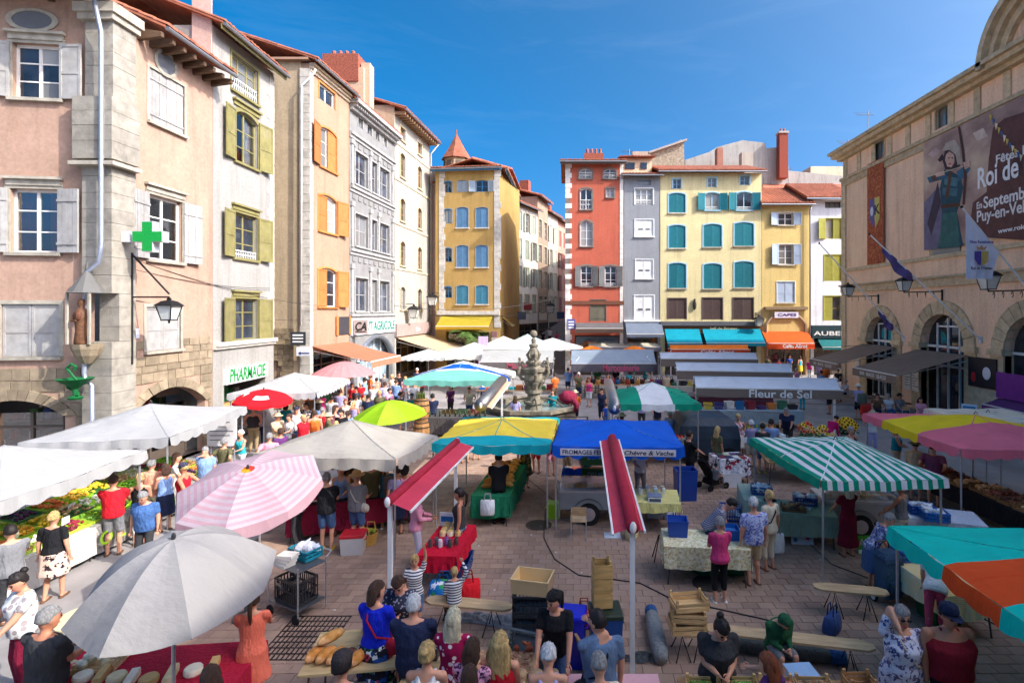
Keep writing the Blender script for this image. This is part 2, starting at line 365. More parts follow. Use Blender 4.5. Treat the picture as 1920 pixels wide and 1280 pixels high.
def window(Fc,parent,op,rise=0.0,frame=None,cols=2,rows=3,sur=None,surw=.12,sill=None,sh='',smat=None,style='panel',gl=None,rail=False,curtain=None,depth=.25,panes=False,bal=None,over=None):
 """op = (u0,u1,zb,zt). sh: two letters for left and right leaf, c closed, o open, - none"""
 u0,u1,zb,zt=op[:4];frame=frame or paint(WHITE);gl=gl or glass();W=Fc.W
 fw=max(.045,min(.07,(u1-u0)*.06));mb=MB()
 zr=zt-rise;pts=arch_pts(u0,u1,zt,rise)
 Fc.box(mb,u0,u0+fw,zb,zr,-depth+.04,-depth+.12);Fc.box(mb,u1-fw,u1,zb,zr,-depth+.04,-depth+.12);Fc.box(mb,u0+fw,u1-fw,zb,zb+fw,-depth+.04,-depth+.12)
 for p,q in zip(pts[:-1],pts[1:]):
  mb.hexa([W(p[0],p[1]-fw*1.3,-depth+.12),W(q[0],q[1]-fw*1.3,-depth+.12),W(q[0],q[1]-fw*1.3,-depth+.04),W(p[0],p[1]-fw*1.3,-depth+.04),W(p[0],p[1],-depth+.12),W(q[0],q[1],-depth+.12),W(q[0],q[1],-depth+.04),W(p[0],p[1],-depth+.04)])
 for i in range(1,cols):u=u0+(u1-u0)*i/cols;Fc.box(mb,u-fw*.6,u+fw*.6,zb+fw,zt-fw*.5,-depth+.05,-depth+.115)
 for j in range(1,rows):z=zb+(zr-zb+rise*.5)*j/rows;Fc.box(mb,u0+fw,u1-fw,z-fw*.3,z+fw*.3,-depth+.06,-depth+.105)
 wob=mb.build('window',frame,parent,True)
 if panes:
  for i in range(cols):
   for j in range(rows):
    a,b=u0+(u1-u0)*i/cols,u0+(u1-u0)*(i+1)/cols;c,d=zb+(zr-zb)*j/rows,zb+(zr-zb)*(j+1)/rows
    m=MB();Fc.box(m,a+.01,b-.01,c+.005,d-.005,-depth+.075,-depth+.081);m.build('pane',gl,wob,True)
 else:
  m=MB();m.poly([W(u0,zb,-depth+.08)]+[W(u1,zb,-depth+.08)]+[W(p[0],p[1],-depth+.08)for p in pts[::-1]]);m.build('pane',gl,wob,True)
 if curtain or panes:
  m=MB();Fc.box(m,u0-.3,u1+.3,zb-.3,zt+.3,-depth-1.2,-depth-1.15)
  for a,b in((u0-.3,u0-.25),(u1+.25,u1+.3)):Fc.box(m,a,b,zb-.3,zt+.3,-depth-1.15,-depth-.01)
  m.build('room_backing',mat('dark_room',(60,52,46),.9),wob,True)
  if curtain:
   wd=u1-u0
   for a,b in((u0,u0+wd*.36),(u1-wd*.36,u1)):
    m=MB();n=14;row=[(a+(b-a)*i/n,.03*math.sin(i*1.9))for i in range(n+1)]
    for(p,po),(q,qo)in zip(row[:-1],row[1:]):m.quad(W(p,zb,-depth-.1+po),W(q,zb,-depth-.1+qo),W(q,zt,-depth-.1+qo),W(p,zt,-depth-.1+po))
    m.build('curtain',cloth(curtain),wob,True)
 if sur:
  m=MB();pr=.035
  Fc.box(m,u0-surw,u0,zb,zr,-.02,pr);Fc.box(m,u1,u1+surw,zb,zr,-.02,pr)
  op2=arch_pts(u0-surw,u1+surw,zt+surw,rise,len(pts)-1)
  if rise>0:
   for p,q,a,b in zip(pts[:-1],pts[1:],op2[:-1],op2[1:]):
    m.hexa([W(p[0],p[1],pr),W(q[0],q[1],pr),W(q[0],q[1],-.02),W(p[0],p[1],-.02),W(a[0],a[1],pr),W(b[0],b[1],pr),W(b[0],b[1],-.02),W(a[0],a[1],-.02)])
  else:Fc.box(m,u0-surw,u1+surw,zt,zt+surw,-.02,pr)
  m.build('surround',sur,wob,True)
 if sill:
  m=MB();Fc.box(m,u0-.1,u1+.1,zb-.1,zb-.002,-.05,.12);m.build('sill',sill,wob,True)
 if over:
  m=MB();Fc.box(m,u0-.16,u1+.16,zt+.28,zt+.36,-.02,.16);Fc.box(m,u0-.1,u1+.1,zt+.1,zt+.277,-.02,.07);m.build('cornice',over,wob,True)
 if bal:
  m=MB();Fc.box(m,u0+.02,u1-.02,zb+bal,zb+bal+.05,-.08,-.03)
  k=max(4,int((u1-u0)/.13))
  for i in range(k+1):a=u0+.03+(u1-u0-.06)*i/k;m.tube([W(a,zb+.02,-.055),W(a,zb+bal,-.055)],.012,5)
  for i in range(k):a=u0+.03+(u1-u0-.06)*(i+.5)/k;m.ell(W(a,zb+bal*.55,-.055),(.03,.03,.05),6,4)
  m.build('railing',paint((225,225,220)),wob,True)
 if sh:
  hw=(u1-u0)/2;zc=zt if rise<=0 else zt-rise*.45
  for k,c in enumerate(sh):
   if c=='c':leaf(Fc,parent,u0+.01+hw*k,u0+hw*(k+1)-.01,zb+.01,zc-.01,-.075,smat,0,0,style)
   if c=='o' and k==0:leaf(Fc,parent,u0-hw-.03,u0-.03,zb,zc,.05,smat,.12+.08*random.random(),1,style)
   if c=='o' and k==1:leaf(Fc,parent,u1+.03,u1+hw+.03,zb,zc,.05,smat,.12+.08*random.random(),0,style)
 return wob
TILE=None
def tile_mat():return mat('roof_tile',(164,100,76),.85,.3,2.5,.4,15,0,.2,.45,(110,78,60),None,.25)
def roof(Fc,parent,u0,u1,z,over=.5,D=8.0,rise=1.6,pitch=.24,gut=True,each=False,fascia=None,mtl=None,end=.25,gmat=None):
 """barrel-tile roof: slab, rows of round tiles, fascia and gutter; slopes up from the eave"""
 mb=MB();W=Fc.W;tm=mtl or tile_mat();u0-=end;u1+=end
 zr=z+rise;k=over+D/2
 mb.hexa([W(u0,z-.08,over),W(u1,z-.08,over),W(u1,zr-.08,-D/2),W(u0,zr-.08,-D/2),W(u0,z,over),W(u1,z,over),W(u1,zr,-D/2),W(u0,zr,-D/2)])
 mb.hexa([W(u0,zr-.08,-D/2),W(u1,zr-.08,-D/2),W(u1,z-.08,-D-.3),W(u0,z-.08,-D-.3),W(u0,zr,-D/2),W(u1,zr,-D/2),W(u1,z,-D-.3),W(u0,z,-D-.3)])
 ro=mb.build('roof',tm,parent,True)
 n=max(3,int((u1-u0)/pitch));tl=MB()
 for i in range(n):
  c=u0+(u1-u0)*(i+.5)/n;r=(u1-u0)/n*.48;m=MB()if each else tl
  o0=over+.06+.05*random.random()
  rg=lambda o,zz:[W(c+r*math.cos(a),zz+r*.8*math.sin(a),o)for a in[math.pi*q/5 for q in range(6)]]
  segs=8 if each else 2
  for q in range(segs):
   t0,t1=q/segs,(q+1)/segs;oo0=o0+(-D/2-o0)*t0;oo1=o0+(-D/2-o0)*t1
   m.loft([rg(oo0,z+rise*t0+.012),rg(oo1,z+rise*t1-(.012 if each else 0))],0,True,False)
  if each:m.build('tile',tm,ro,True)
 if not each:stuff(tl.build('tiles',tm,ro,True))
 if fascia:
  m=MB();Fc.box(m,u0+.02,u1-.02,z-.3,z-.09,over-.08,over-.03);m.build('fascia',fascia,parent,True)
 if gut:
  m=MB();g=[W(u0,z-.12,over+.08),W(u1,z-.12,over+.08)];m.tube(g,.075,8);m.build('gutter',gmat or metal((140,140,142),.5),parent,True)
 return ro
def pipe(parent,pts,r=.06,m=None,name='drainpipe'):
 mb=MB();mb.tube(pts,r,8);return mb.build(name,m or metal((168,170,176),.45),parent,True,True)
def awning(Fc,parent,u0,u1,zw,out,ze,val,mats,name='awning',sag=.03,stripes=None,frame=None,own=None):
 """sloping awning from the wall at zw to a front bar at ze, with hanging valance and folding arms"""
 W=Fc.W;mb=MB();n=8;k=10
 P_=lambda u,t:W(u,zw+(ze-zw)*t-sag*math.sin(math.pi*t),.05+(out-.05)*t)
 for i in range(n):
  a,b=u0+(u1-u0)*i/n,u0+(u1-u0)*(i+1)/n
  for j in range(k):mb.quad(P_(a,j/k),P_(b,j/k),P_(b,(j+1)/k),P_(a,(j+1)/k))
  mb.quad(W(a,ze-.03,out+.05),W(b,ze-.03,out+.05),W(b,ze-.03-val,out+.05),W(a,ze-.03-val,out+.05),1)
 ob=mb.build(name,mats,parent,True)
 m=MB();m.beam(W(u0,ze-.01,out+.02),W(u1,ze-.01,out+.02),.05,.06);m.build('front_bar',frame or paint((225,222,215)),ob if parent else ob,True)
 for u in(u0+.15,u1-.15):
  m=MB();mid=W(u+(.25 if u==u0+.15 else-.25),(zw+ze)/2-.25,out*.5);m.tube([W(u,zw-.3,.05),mid,W(u,ze-.03,out)],.025,6);m.build('arm',frame or paint((225,222,215)),ob,True)
 return ob
def stones(Fc,parent,u0,u1,z0,z1,hole,material,ch=.36,cl=.6,proud=.04,name='stone',gap=.012):
 """coursed blocks, each a piece of its own, with recessed joints"""
 z=z0;r=0
 while z<z1-.1:
  h=min(ch*random.uniform(.8,1.2),z1-z)
  if z1-z-h<.12:h=z1-z
  u=u0;first=True
  while u<u1-.05:
   wd=cl*random.uniform(.6,1.4)
   if first and r%2:wd*=.5
   first=False
   if u+wd>u1-.15:wd=u1-u
   mu,mz=u+wd/2,z+h/2
   if not hole(mu,mz,wd/2,h/2):
    mb=MB();p=proud*random.uniform(.5,1.1);e=gap
    q=lambda a,b,o:Fc.W(a+random.uniform(-.006,.006),b+random.uniform(-.006,.006),o)
    mb.hexa([q(u+e,z+e,p),q(u+wd-e,z+e,p),Fc.W(u+wd-e,z+e,-.02),Fc.W(u+e,z+e,-.02),q(u+e,z+h-e,p),q(u+wd-e,z+h-e,p),Fc.W(u+wd-e,z+h-e,-.02),Fc.W(u+e,z+h-e,-.02)])
    mb.build(name,material,parent,True)
   u+=wd
  z+=h;r+=1
def voussoirs(Fc,parent,u0,u1,zs,rise,w_,n,material,proud=.06,skirt=True):
 pin=arch_pts(u0,u1,zs+rise,rise,n);pout=arch_pts(u0-w_,u1+w_,zs+rise+w_,rise+w_*.98,n)
 for i in range(n):
  a,b,c,d=pin[i],pin[i+1],pout[i+1],pout[i];g=.02;W=Fc.W;p=proud*random.uniform(.85,1.1)
  L_=lambda s,t,k:(s[0]+(t[0]-s[0])*k,s[1]+(t[1]-s[1])*k)
  a,b=L_(a,b,.03),L_(a,b,.97);d,c=L_(d,c,.03),L_(d,c,.97)
  mb=MB();mb.hexa([W(a[0],a[1],p),W(b[0],b[1],p),W(b[0],b[1],-.2),W(a[0],a[1],-.2),W(d[0],d[1],p),W(c[0],c[1],p),W(c[0],c[1],-.02),W(d[0],d[1],-.02)])
  mb.build('voussoir',material,parent,True)
def house(label,cat,F_,name='house',group=None):
 c=F_.W(F_.L/2,0,0);return thing(name,label,cat,c,0,group)
def shopfront(Fc,h,u0,u1,z1,o=-.3,fr=None,n=None,door=True):
 """glazed shop: frame posts, transom, glass, stall riser and goods on stepped shelves"""
 fr=fr or paint((96,84,74));n=n or max(2,int((u1-u0)/1.3))
 for i in range(n+1):m=MB();u=u0+(u1-u0-.08)*i/n;Fc.box(m,u,u+.08,0,z1,o,o+.08);m.build('shop_post',fr,h,True)
 m=MB();Fc.box(m,u0,u1,z1*.78,z1*.78+.07,o-.001,o+.07);m.build('transom',fr,h,True)
 m=MB();Fc.box(m,u0,u1,.0,.4,o-.02,o+.05);m.build('stall_riser',fr,h,True)
 m=MB();Fc.box(m,u0,u1,.4,z1,o+.02,o+.03);m.build('shop_glass',clear_glass('shop_glass',.8,.06),h,True)
 for r in range(3):
  m=MB();z=.7+r*.6;Fc.box(m,u0+.1,u1-.1,z-.03,z,o-.75-r*.08,o-.4-r*.08);m.build('shelf',wood((150,120,90)),h,True)
  k=max(2,int((u1-u0)/.55))
  for i in range(k):
   u=u0+.2+(u1-u0-.4)*(i+random.uniform(.1,.6))/k;c=random.choice([(190,60,50),(220,190,120),(90,120,70),(230,225,215),(70,90,140),(200,150,60),(150,90,60)]);m=MB();Fc.box(m,u,u+random.uniform(.15,.32),z,z+random.uniform(.14,.4),o-.68-r*.08,o-.45-r*.08);m.build('goods',paint(c),h,True)
   # --------- ground
def ground():
 mb=MB();n=40
 mb.quad((-400,-300,0),(400,-300,0),(400,1500,0),(-400,1500,0))
 g=mb.build('ground',mat('asphalt',(146,140,136),.9,.18,.8,.4,60,0,.2,.5,(88,84,82)));struct(g)
 m=MB();m.box(10.45,11.9,4,30,.004,.03);k=struct(m.build('concrete_strip',mat('concrete_strip',(150,146,140),.9,.12,1.2,.3,50,0,.2,.4,(110,105,100))))
 sm=mat('paving_block',(160,132,113),.88,.14,1.3,.35,45,0,.25,.6,(108,90,78),None,.12)
 bed=MB();bed.box(-7.6,10.4,4.5,27,.002,.006);pv=struct(bed.build('paving',mat('paving_joint',(112,96,84),.95)))
 sh=MB();rest=MB();bw,bd=.3,.22;cand=[]
 r=0;y=5.0
 while y<26.8:
  x=-7.6+(bw/2 if r%2 else 0)
  while x<10.2:cand.append((x,y));x+=bw
  y+=bd;r+=1
 def open_view(x,y):return(9.3<y<13.2 and-1.6<x<2.3)
 near=[c for c in cand if open_view(*c)];near.sort(key=lambda c:c[1]);near=set(near[:300])
 proto=None
 def block(mb,x,y,z):
  a,b,c,d=x+.003,x+bw-.003,y+.003,y+bd-.003;e=.005;t=[random.uniform(-.0025,.0025)for _ in range(4)]
  mb.add([(a,c,.004),(b,c,.004),(b,d,.004),(a,d,.004),(a+e,c+e,z+t[0]),(b-e,c+e,z+t[1]),(b-e,d-e,z+t[2]),(a+e,d-e,z+t[3])],[(4,5,6,7),(0,1,5,4),(1,2,6,5),(2,3,7,6),(3,0,4,7)],random.choice([0,0,1,2,3,4]))
 tone=[sm]+[mat('paving_block_%d'%i,c,.88,.16,1.3,.35,45,0,.25,.6,(104,88,76))for i,c in enumerate([(154,126,110),(168,140,120),(162,136,119),(150,124,108)])]
 protos=[]
 for i in range(5):
  m=MB();block(m,0,0,.016);me=m.build('paver',tone,pv);protos.append(me.data);bpy.data.objects.remove(me)
 for c in cand:
  if c in near:
   o=bpy.data.objects.new('paver',random.choice(protos));COL.objects.link(o);o.location=(c[0],c[1],random.uniform(-.001,.002));o.parent=pv
  else:block(rest,c[0],c[1],.016+random.uniform(-.001,.002))
 stuff(rest.build('pavers',tone,pv))
ground()
# --------- left: peach corner house
FRONT1=Fac((-21.5,15.86),(-14.95,16.75));SIDE1=Fac((-14.4,17.35),(-14.4,21.45))
def house1():
 h=thing('corner_house','peach plastered corner house with stone base, white shutters and statue niche','house',(-15,17,0))
 pl=plaster('plaster_peach',(176,144,124),.45,(166,134,108));st=stone((150,134,110),'stone_warm');pal=stone((168,160,144),'stone_pale',.15)
 wp=paint((164,161,156),.8,.2,.45,'white_paint_worn');fr=paint((222,216,206));F1=FRONT1;F2=SIDE1
 a=F1.op(24,80,114,183);b=F1.op(20,353,110,473);c=F1.op(3,570,112,669);d0=F1.op(-70,752,122,1000);d0=(d0[0],d0[1],0,d0[3])
 la=F1.pix(-45,640)
 wall(F1,h,0,F1.L,0,16.2,[a,b,c,(*d0,.5)],pl,.3,6,False)
 cg=clear_glass();gm=glass()
 window(F1,h,a,0,fr,2,3,pal,.14,pal,'-o',wp,'panel',gm,panes=True,over=pal);leaf(F1,h,a[0]-.75,a[0]-.05,a[2],a[3],.04,wp,.2,1)
 window(F1,h,b,0,fr,2,3,pal,.14,pal,'-o',wp,'boards',cg,panes=True,curtain=(150,52,44),over=pal);leaf(F1,h,b[0]-.75,b[0]-.05,b[2],b[3],.04,wp,.2,1,'boards')
 window(F1,h,c,0,fr,2,2,pal,.12,pal,'cc',wp,'panel',gm)
 for Fc,(x,y),(ru,rz)in((F1,(62,39),(.56,.28)),(F2,(310,120),(.42,.36))):
  u,z=Fc.pix(x,y);m=MB();g=MB();k=20
  el=lambda s,o:[Fc.W(u+ru*s*math.cos(2*math.pi*i/k),z+rz*s*math.sin(2*math.pi*i/k),o)for i in range(k)]
  m.loft([el(1.0,.02),el(1.0,.05),el(1.3,.05),el(1.3,-.02)],0,False);m.build('oculus_surround',pal,h,True)
  g.poly(el(1.02,.022));g.build('oculus',mat('slate_panel',(104,106,110),.7),h,True)
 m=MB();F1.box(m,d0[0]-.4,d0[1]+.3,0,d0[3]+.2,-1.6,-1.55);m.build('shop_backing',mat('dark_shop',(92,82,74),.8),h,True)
 shopfront(F1,h,d0[0],d0[1],d0[3]-.5,-.7)
 voussoirs(F1,h,d0[0],d0[1],d0[3]-.5,.5,.35,13,st,.07)
 hf=lambda u,z,a_,b_:(d0[0]-.1<u<d0[1]+.1 and z<d0[3]+.3)or(c[0]-.3<u<c[1]+.3 and z+b_>c[2]-.12)
 stones(F1,h,1.2,F1.L,0,F1.pix(60,690)[1],hf,st,.38,.7)
 e=F2.op(279,125,345,225);f=F2.op(277,362,341,485);g=F2.op(273,575,338,659);k=F2.op(243,735,384,1000);k=(k[0],k[1],0,F2.pix(328,724)[1])
 wall(F2,h,0,F2.L,0,15.0,[e,f,g,(*k,.75)],pl,.3,6,False)
 window(F2,h,e,0,fr,2,2,pal,.1,pal,'cc',wp,'boards',gm)
 window(F2,h,f,0,fr,2,3,pal,.12,pal,'oo',wp,'boards',cg,panes=True,curtain=(165,40,40),over=pal)
 window(F2,h,g,0,fr,2,2,pal,.1,pal,'cc',wp,'panel',gm)
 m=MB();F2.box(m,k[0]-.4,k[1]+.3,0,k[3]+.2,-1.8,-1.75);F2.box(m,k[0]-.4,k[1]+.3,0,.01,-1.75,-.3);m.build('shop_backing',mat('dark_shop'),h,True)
 shopfront(F2,h,k[0],k[1],k[3]-.75,-.8)
 voussoirs(F2,h,k[0],k[1],k[3]-.75,.75,.32,11,st,.07)
 hs_=lambda u,z,a_,b_:(k[0]-.05<u<k[1]+.05 and z<k[3]+.2)or(g[0]-.2<u<g[1]+.2 and z+b_>g[2]-.1)
 stones(F2,h,0,F2.L-.05,0,F2.pix(250,640)[1],hs_,st,.3,.55)
 m=MB();F2.box(m,k[0]+.2,k[1]-.1,.9,1.0,-.9,-.5);F2.box(m,k[1]-1.6,k[1]-.5,2.35,3.2,-.7,-.66);m.build('shop_sign',mat('sign_brown',(110,92,84)),h,True)
 lettering('n T o',.3,F2.W(k[1]-1.05,2.7,-.64),F2.d,(0,0,1),paint(WHITE),h)
 z=0.0;i=0;pc=stone((152,145,132),'stone_corner',.1)
 while z<14.6:
  hh=random.uniform(.42,.6);x0,x1,y0,y1=-15.12,-14.2,16.5,17.42;q=random.uniform(-.005,.005)
  if 10.1<z<11.7:x0-=.16;y0-=.16;x1+=.14
  if z>11.7:x0+=.05;y0+=.05
  if 4.5<z<6.0:x0+=.3;y0+=.28
  m=MB();m.box(x0,x1+q,y0-q,y1,z+.006,z+hh);m.build('quoin',pc,h,True);z+=hh+.004
 m=MB();m.box(-15.36,-13.98,16.28,17.4,9.98,10.1);m.build('collar',pal,h,True)
 m=MB();m.box(-15.2,-14.1,16.42,17.5,14.5,14.7);m.box(-15.28,-14.02,16.34,17.55,14.7,15.0);m.build('capital',pal,h,True)
 c0=Vector((-14.78,16.3,0));m=MB();m.lathe(c0+Vector((0,0,3.9)),[(.12,0),(.3,.25),(.38,.45),(.4,.6)],10);m.build('niche_corbel',st,h,True)
 m=MB();m.lathe(c0+Vector((0,0,6.05)),[(.5,0),(.45,.05),(.05,.68),(.03,.9),(.0,.95)],12);m.build('niche_roof',mat('lead_roof',(96,94,90),.6),h,True)
 for dx in(-.34,.33):
  m=MB();m.box(c0.x+dx-.03,c0.x+dx+.03,15.98,16.04,4.5,6.06);m.build('niche_post',pal,h,True)
 roof(F2,h,.5,F2.L,15.05,.85,6,1.7,.25,True,True,end=.05)
 dk=wood((96,74,56))
 for i in range(8):
  m=MB();u=.35+i*.52;m.hexa([F2.W(u,14.62,.8),F2.W(u+.14,14.62,.8),F2.W(u+.14,14.5,-.1),F2.W(u,14.5,-.1),F2.W(u,14.78,.8),F2.W(u+.14,14.78,.8),F2.W(u+.14,14.9,-.1),F2.W(u,14.9,-.1)]);m.build('rafter',dk,h,True)
 m=MB();m.box(-23,-13.7,15.2,16.6,15.35,15.5);m.build('eave_boards',dk,h,True)
 for i in range(9):
  m=MB();x=-21+i*.8;m.box(x,x+.16,15.3,16.7,15.1,15.34);m.build('rafter',dk,h,True)
 zc=metal((176,182,196),.4)
 pipe(h,[P(172,-20,16.15),P(190,62,16.3),P(190,460,16.3),P(186,492,16.25),P(160,512,16.3),P(158,700,16.3),P(160,712,16.3),P(172,722,16.2),P(174,930,16.2)],.065,zc)
 m=MB();F2.box(m,.02,.42,F2.pix(255,625)[1]-.16,F2.pix(255,625)[1]+.16,.02,.03);m.build('street_plate',paint((225,228,236)),h,True)
house1()
def statue_in_niche():
 t=thing('statue','small brown painted saint statue standing in the corner niche','statue',(-14.78,16.12,4.5));m=MB()
 m.lathe((0,0,0),[(.17,0),(.19,.05),(.15,.4),(.17,.75),(.2,.95),(.1,1.08),(.06,1.12),(.1,1.2),(.09,1.32),(.0,1.38)],10);m.build('figure',mat('painted_wood',(98,66,44),.7,.5,9),t,smooth=True)
 m=MB();m.tube([(-.14,-.05,.95),(-.17,-.14,.7),(.02,-.18,.72)],.045,6);m.build('arm',mat('painted_wood'),t)
 m=MB();m.ell((.05,-.17,.85),(.08,.07,.13),8,6);m.build('child_figure',mat('painted_wood_dark',(96,58,40),.7,.4,9),t)
statue_in_niche()
# --------- left: white pharmacy house
F2W=Fac((-14.4,21.47),(-14.4,25.85))
def house2():
 h=house('narrow white house with olive shutters above the pharmacy','house',F2W);Fc=F2W
 pl=plaster('plaster_white',(156,152,145),.35,(190,184,170));ol=paint((132,124,76),.6,.2,.3,'olive_paint');dk=glass()
 top=Fc.op(434,97,483,166);s2=Fc.op(440,200,483,300);s3=Fc.op(438,396,482,482);s4=Fc.op(438,559,482,639);sp=Fc.op(420,724,497,1000);sp=(sp[0],sp[1],0,sp[3])
 wall(Fc,h,0,Fc.L,0,17.0,[top,(*s2,.25),s3,s4,sp],pl,.28,8)
 window(Fc,h,top,0,ol,3,3,ol,.1,ol,bal=.55)
 window(Fc,h,s2,.25,ol,2,3,ol,.14,ol,'oo',ol,curtain=(225,222,215),gl=clear_glass(),over=ol)
 window(Fc,h,s3,0,ol,2,3,ol,.14,ol,'oo',ol,bal=.3,over=ol);window(Fc,h,s4,0,ol,2,3,ol,.14,ol,'oo',ol,over=ol)
 roof(Fc,h,0,Fc.L,17.05,.55,8,1.8,fascia=ol)
 m=MB();m.box(-15.2,-14.42,21.4,21.46,14.9,18.4);m.build('party_wall',plaster('plaster_pinkish',(206,176,160)),h,True)
 m=MB();zc=Fc.pix(420,648)[1];Fc.box(m,0,Fc.L,zc,zc+.16,.0,.22);Fc.box(m,0,Fc.L,zc-.12,zc-.002,0,.12);m.build('shop_cornice',paint((222,214,198)),h,True)
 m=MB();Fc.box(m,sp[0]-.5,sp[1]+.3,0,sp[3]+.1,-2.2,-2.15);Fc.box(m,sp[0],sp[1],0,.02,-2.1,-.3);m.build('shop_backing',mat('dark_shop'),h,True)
 m=MB();Fc.box(m,sp[0]+.3,sp[1]-.3,0,1.4,-1.6,-1.2);m.build('counter',paint((206,170,110)),h,True)
 for i in range(7):
  m=MB();u=sp[0]+.4+i*.4;Fc.box(m,u,u+.3,1.4,1.4+random.uniform(.2,.7),-1.5,-1.3);m.build('display_box',paint(random.choice([(60,140,80),(220,220,215),(190,160,60)])),h,True)
 zb=Fc.pix(418,722)[1];zt=Fc.pix(418,693)[1];m=MB();Fc.box(m,sp[0]-.05,sp[1]+.05,zb,zt,.0,.1);sg=m.build('shop_sign',paint((238,238,236)),h,True)
 lettering('PHARMACIE',.78,Fc.W((sp[0]+sp[1])/2,(zb+zt)/2,.12),Fc.d,(0,0,1),paint((30,140,62)),sg,(sp[1]-sp[0])*.88,.12)
 q=stone((196,190,176),'stone_quoin',.12)
 z=4.6
 while z<16.6:m=MB();wd=random.choice([.35,.55]);Fc.box(m,Fc.L-wd,Fc.L+.02,z,z+.34,-.1,.025);m.build('quoin',q,h,True);z+=.36
house2()
# --------- left: house with orange shutters across the alley
F3=Fac((-14.55,29.7),(-14.25,34.3));F3S=Fac((-17.6,29.72),(-14.58,29.7))
def house3():
 h=house('tall peach house with orange shutters at the alley mouth','house',F3);Fc=F3
 pl=plaster('plaster_apricot',(166,138,114),.35);orr=paint((190,116,62),.65,.14);fr=paint((120,66,50))
 ops=[Fc.op(598,153,628,184),(*Fc.op(599,232,631,310),.2),(*Fc.op(597,360,631,431),.2),(*Fc.op(596,500,631,575),.2)]
 shop=(.3,Fc.L-.2,0,3.2)
 wall(Fc,h,0,Fc.L,0,19.3,ops+[shop],pl,.28,8,True)
 om=paint((206,128,66))
 window(Fc,h,ops[0],0,paint(WHITE),2,1,om,.1)
 for o,s in zip(ops[1:],('oc','co','co')):window(Fc,h,o[:4],.2,paint((235,225,215)),2,3,om,.09,om,s,orr)
 m=MB();Fc.box(m,0,Fc.L,0,3.4,-1.9,-1.85);m.build('shop_backing',mat('dark_shop'),h,True)
 shopfront(Fc,h,.3,Fc.L-.2,3.0)
 z=.0;q=stone((190,182,168),'stone_quoin2',.12)
 while z<19.0:m=MB();m.box(-15.05,-14.48,29.62,30.0,z,z+.48);m.build('quoin',q,h,True);z+=.5
 side=plaster('plaster_grey_beige',(186,164,132),.5,(120,112,98));z1=F3S.pix(530,615)[1];ar=(.35,1.5,0,F3S.pix(530,674)[1])
 wall(F3S,h,0,F3S.L-.45,0,19.4,[(*ar,.35)],side,.3,4,True,'side_wall')
 st=stone((150,132,104),'stone_rubble',.35)
 stones(F3S,h,0,2.2,0,z1,lambda u,z,a,b:ar[0]<u<ar[1]and z<ar[3]+.1,st,.3,.42,.05)
 m=MB();F3S.box(m,ar[0]-.2,ar[1]+.2,0,ar[3]+.2,-1.4,-1.35);m.build('arch_backing',mat('dark_shop'),h,True)
 m=MB();m.box(-17.6,-14.5,29.45,34.4,19.4,19.52);m.build('verge',mat('verge_stone',(168,132,108)),h,True)
 roof(Fc,h,0,Fc.L,19.45,.5,8,1.6,.26)
 for k in range(3):
  m=MB();Fc.box(m,0,Fc.L,18.85+k*.17,18.98+k*.17,-.02,.1+.11*k);m.build('eave_course',mat('tile_course',(206,188,160),.85),h,True)
 pipe(h,[P(592,130,29.4),P(588,138,29.4),P(566,160,29.4),P(564,610,29.4)],.06,paint((226,222,212)))
 o=F3.op(629,594,656,628);m=MB();Fc.box(m,o[0],o[1],o[2],o[3],.02,.06);b=m.build('picture_board',paint((58,56,60)),h,True)
 m=MB()
 Fc.box(m,o[0]-.02,o[0]+.25,o[2]-.03,o[3]+.03,.061,.09);Fc.box(m,o[1]-.2,o[1]+.02,o[2]-.03,o[3]+.03,.061,.09);m.build('board_edges',orr,b,True)
 awning(Fc,h,.2,4.5,Fc.pix(590,648)[1],3.4,Fc.pix(590,648)[1]-.85,.35,[cloth((196,122,92),.25),cloth((206,138,108),.25)],sag=.06)
 for(x0,y0,x1,y1),c in(((545,622,573,647),(50,54,58)),((556,650,584,667),(226,228,232))):
  a=P(x0,y0,29.3);e=P(x1,y1,29.3);m=MB();m.box(a.x,e.x,29.27,29.33,e.z,a.z);s=m.build('sign_panel',paint(c),h,True)
  m=MB()
  if c[0]>100:
   zc=(a.z+e.z)/2;m.prism([(a.x+.1,29.26,zc-.1),(a.x+.25,29.26,zc-.2),(a.x+.25,29.26,zc-.13),(e.x-.1,29.26,zc-.13),(e.x-.1,29.26,zc-.07),(a.x+.25,29.26,zc-.07),(a.x+.25,29.26,zc)],(0,-.004,0));m.build('arrow',paint((40,50,110)),s,True)
  else:
   for i in range(3):m=MB();m.box(a.x+.12,e.x-.12,29.262,29.268,a.z-.22-i*.18,a.z-.14-i*.18);m.build('writing_line',paint(WHITE),s,True)
house3()
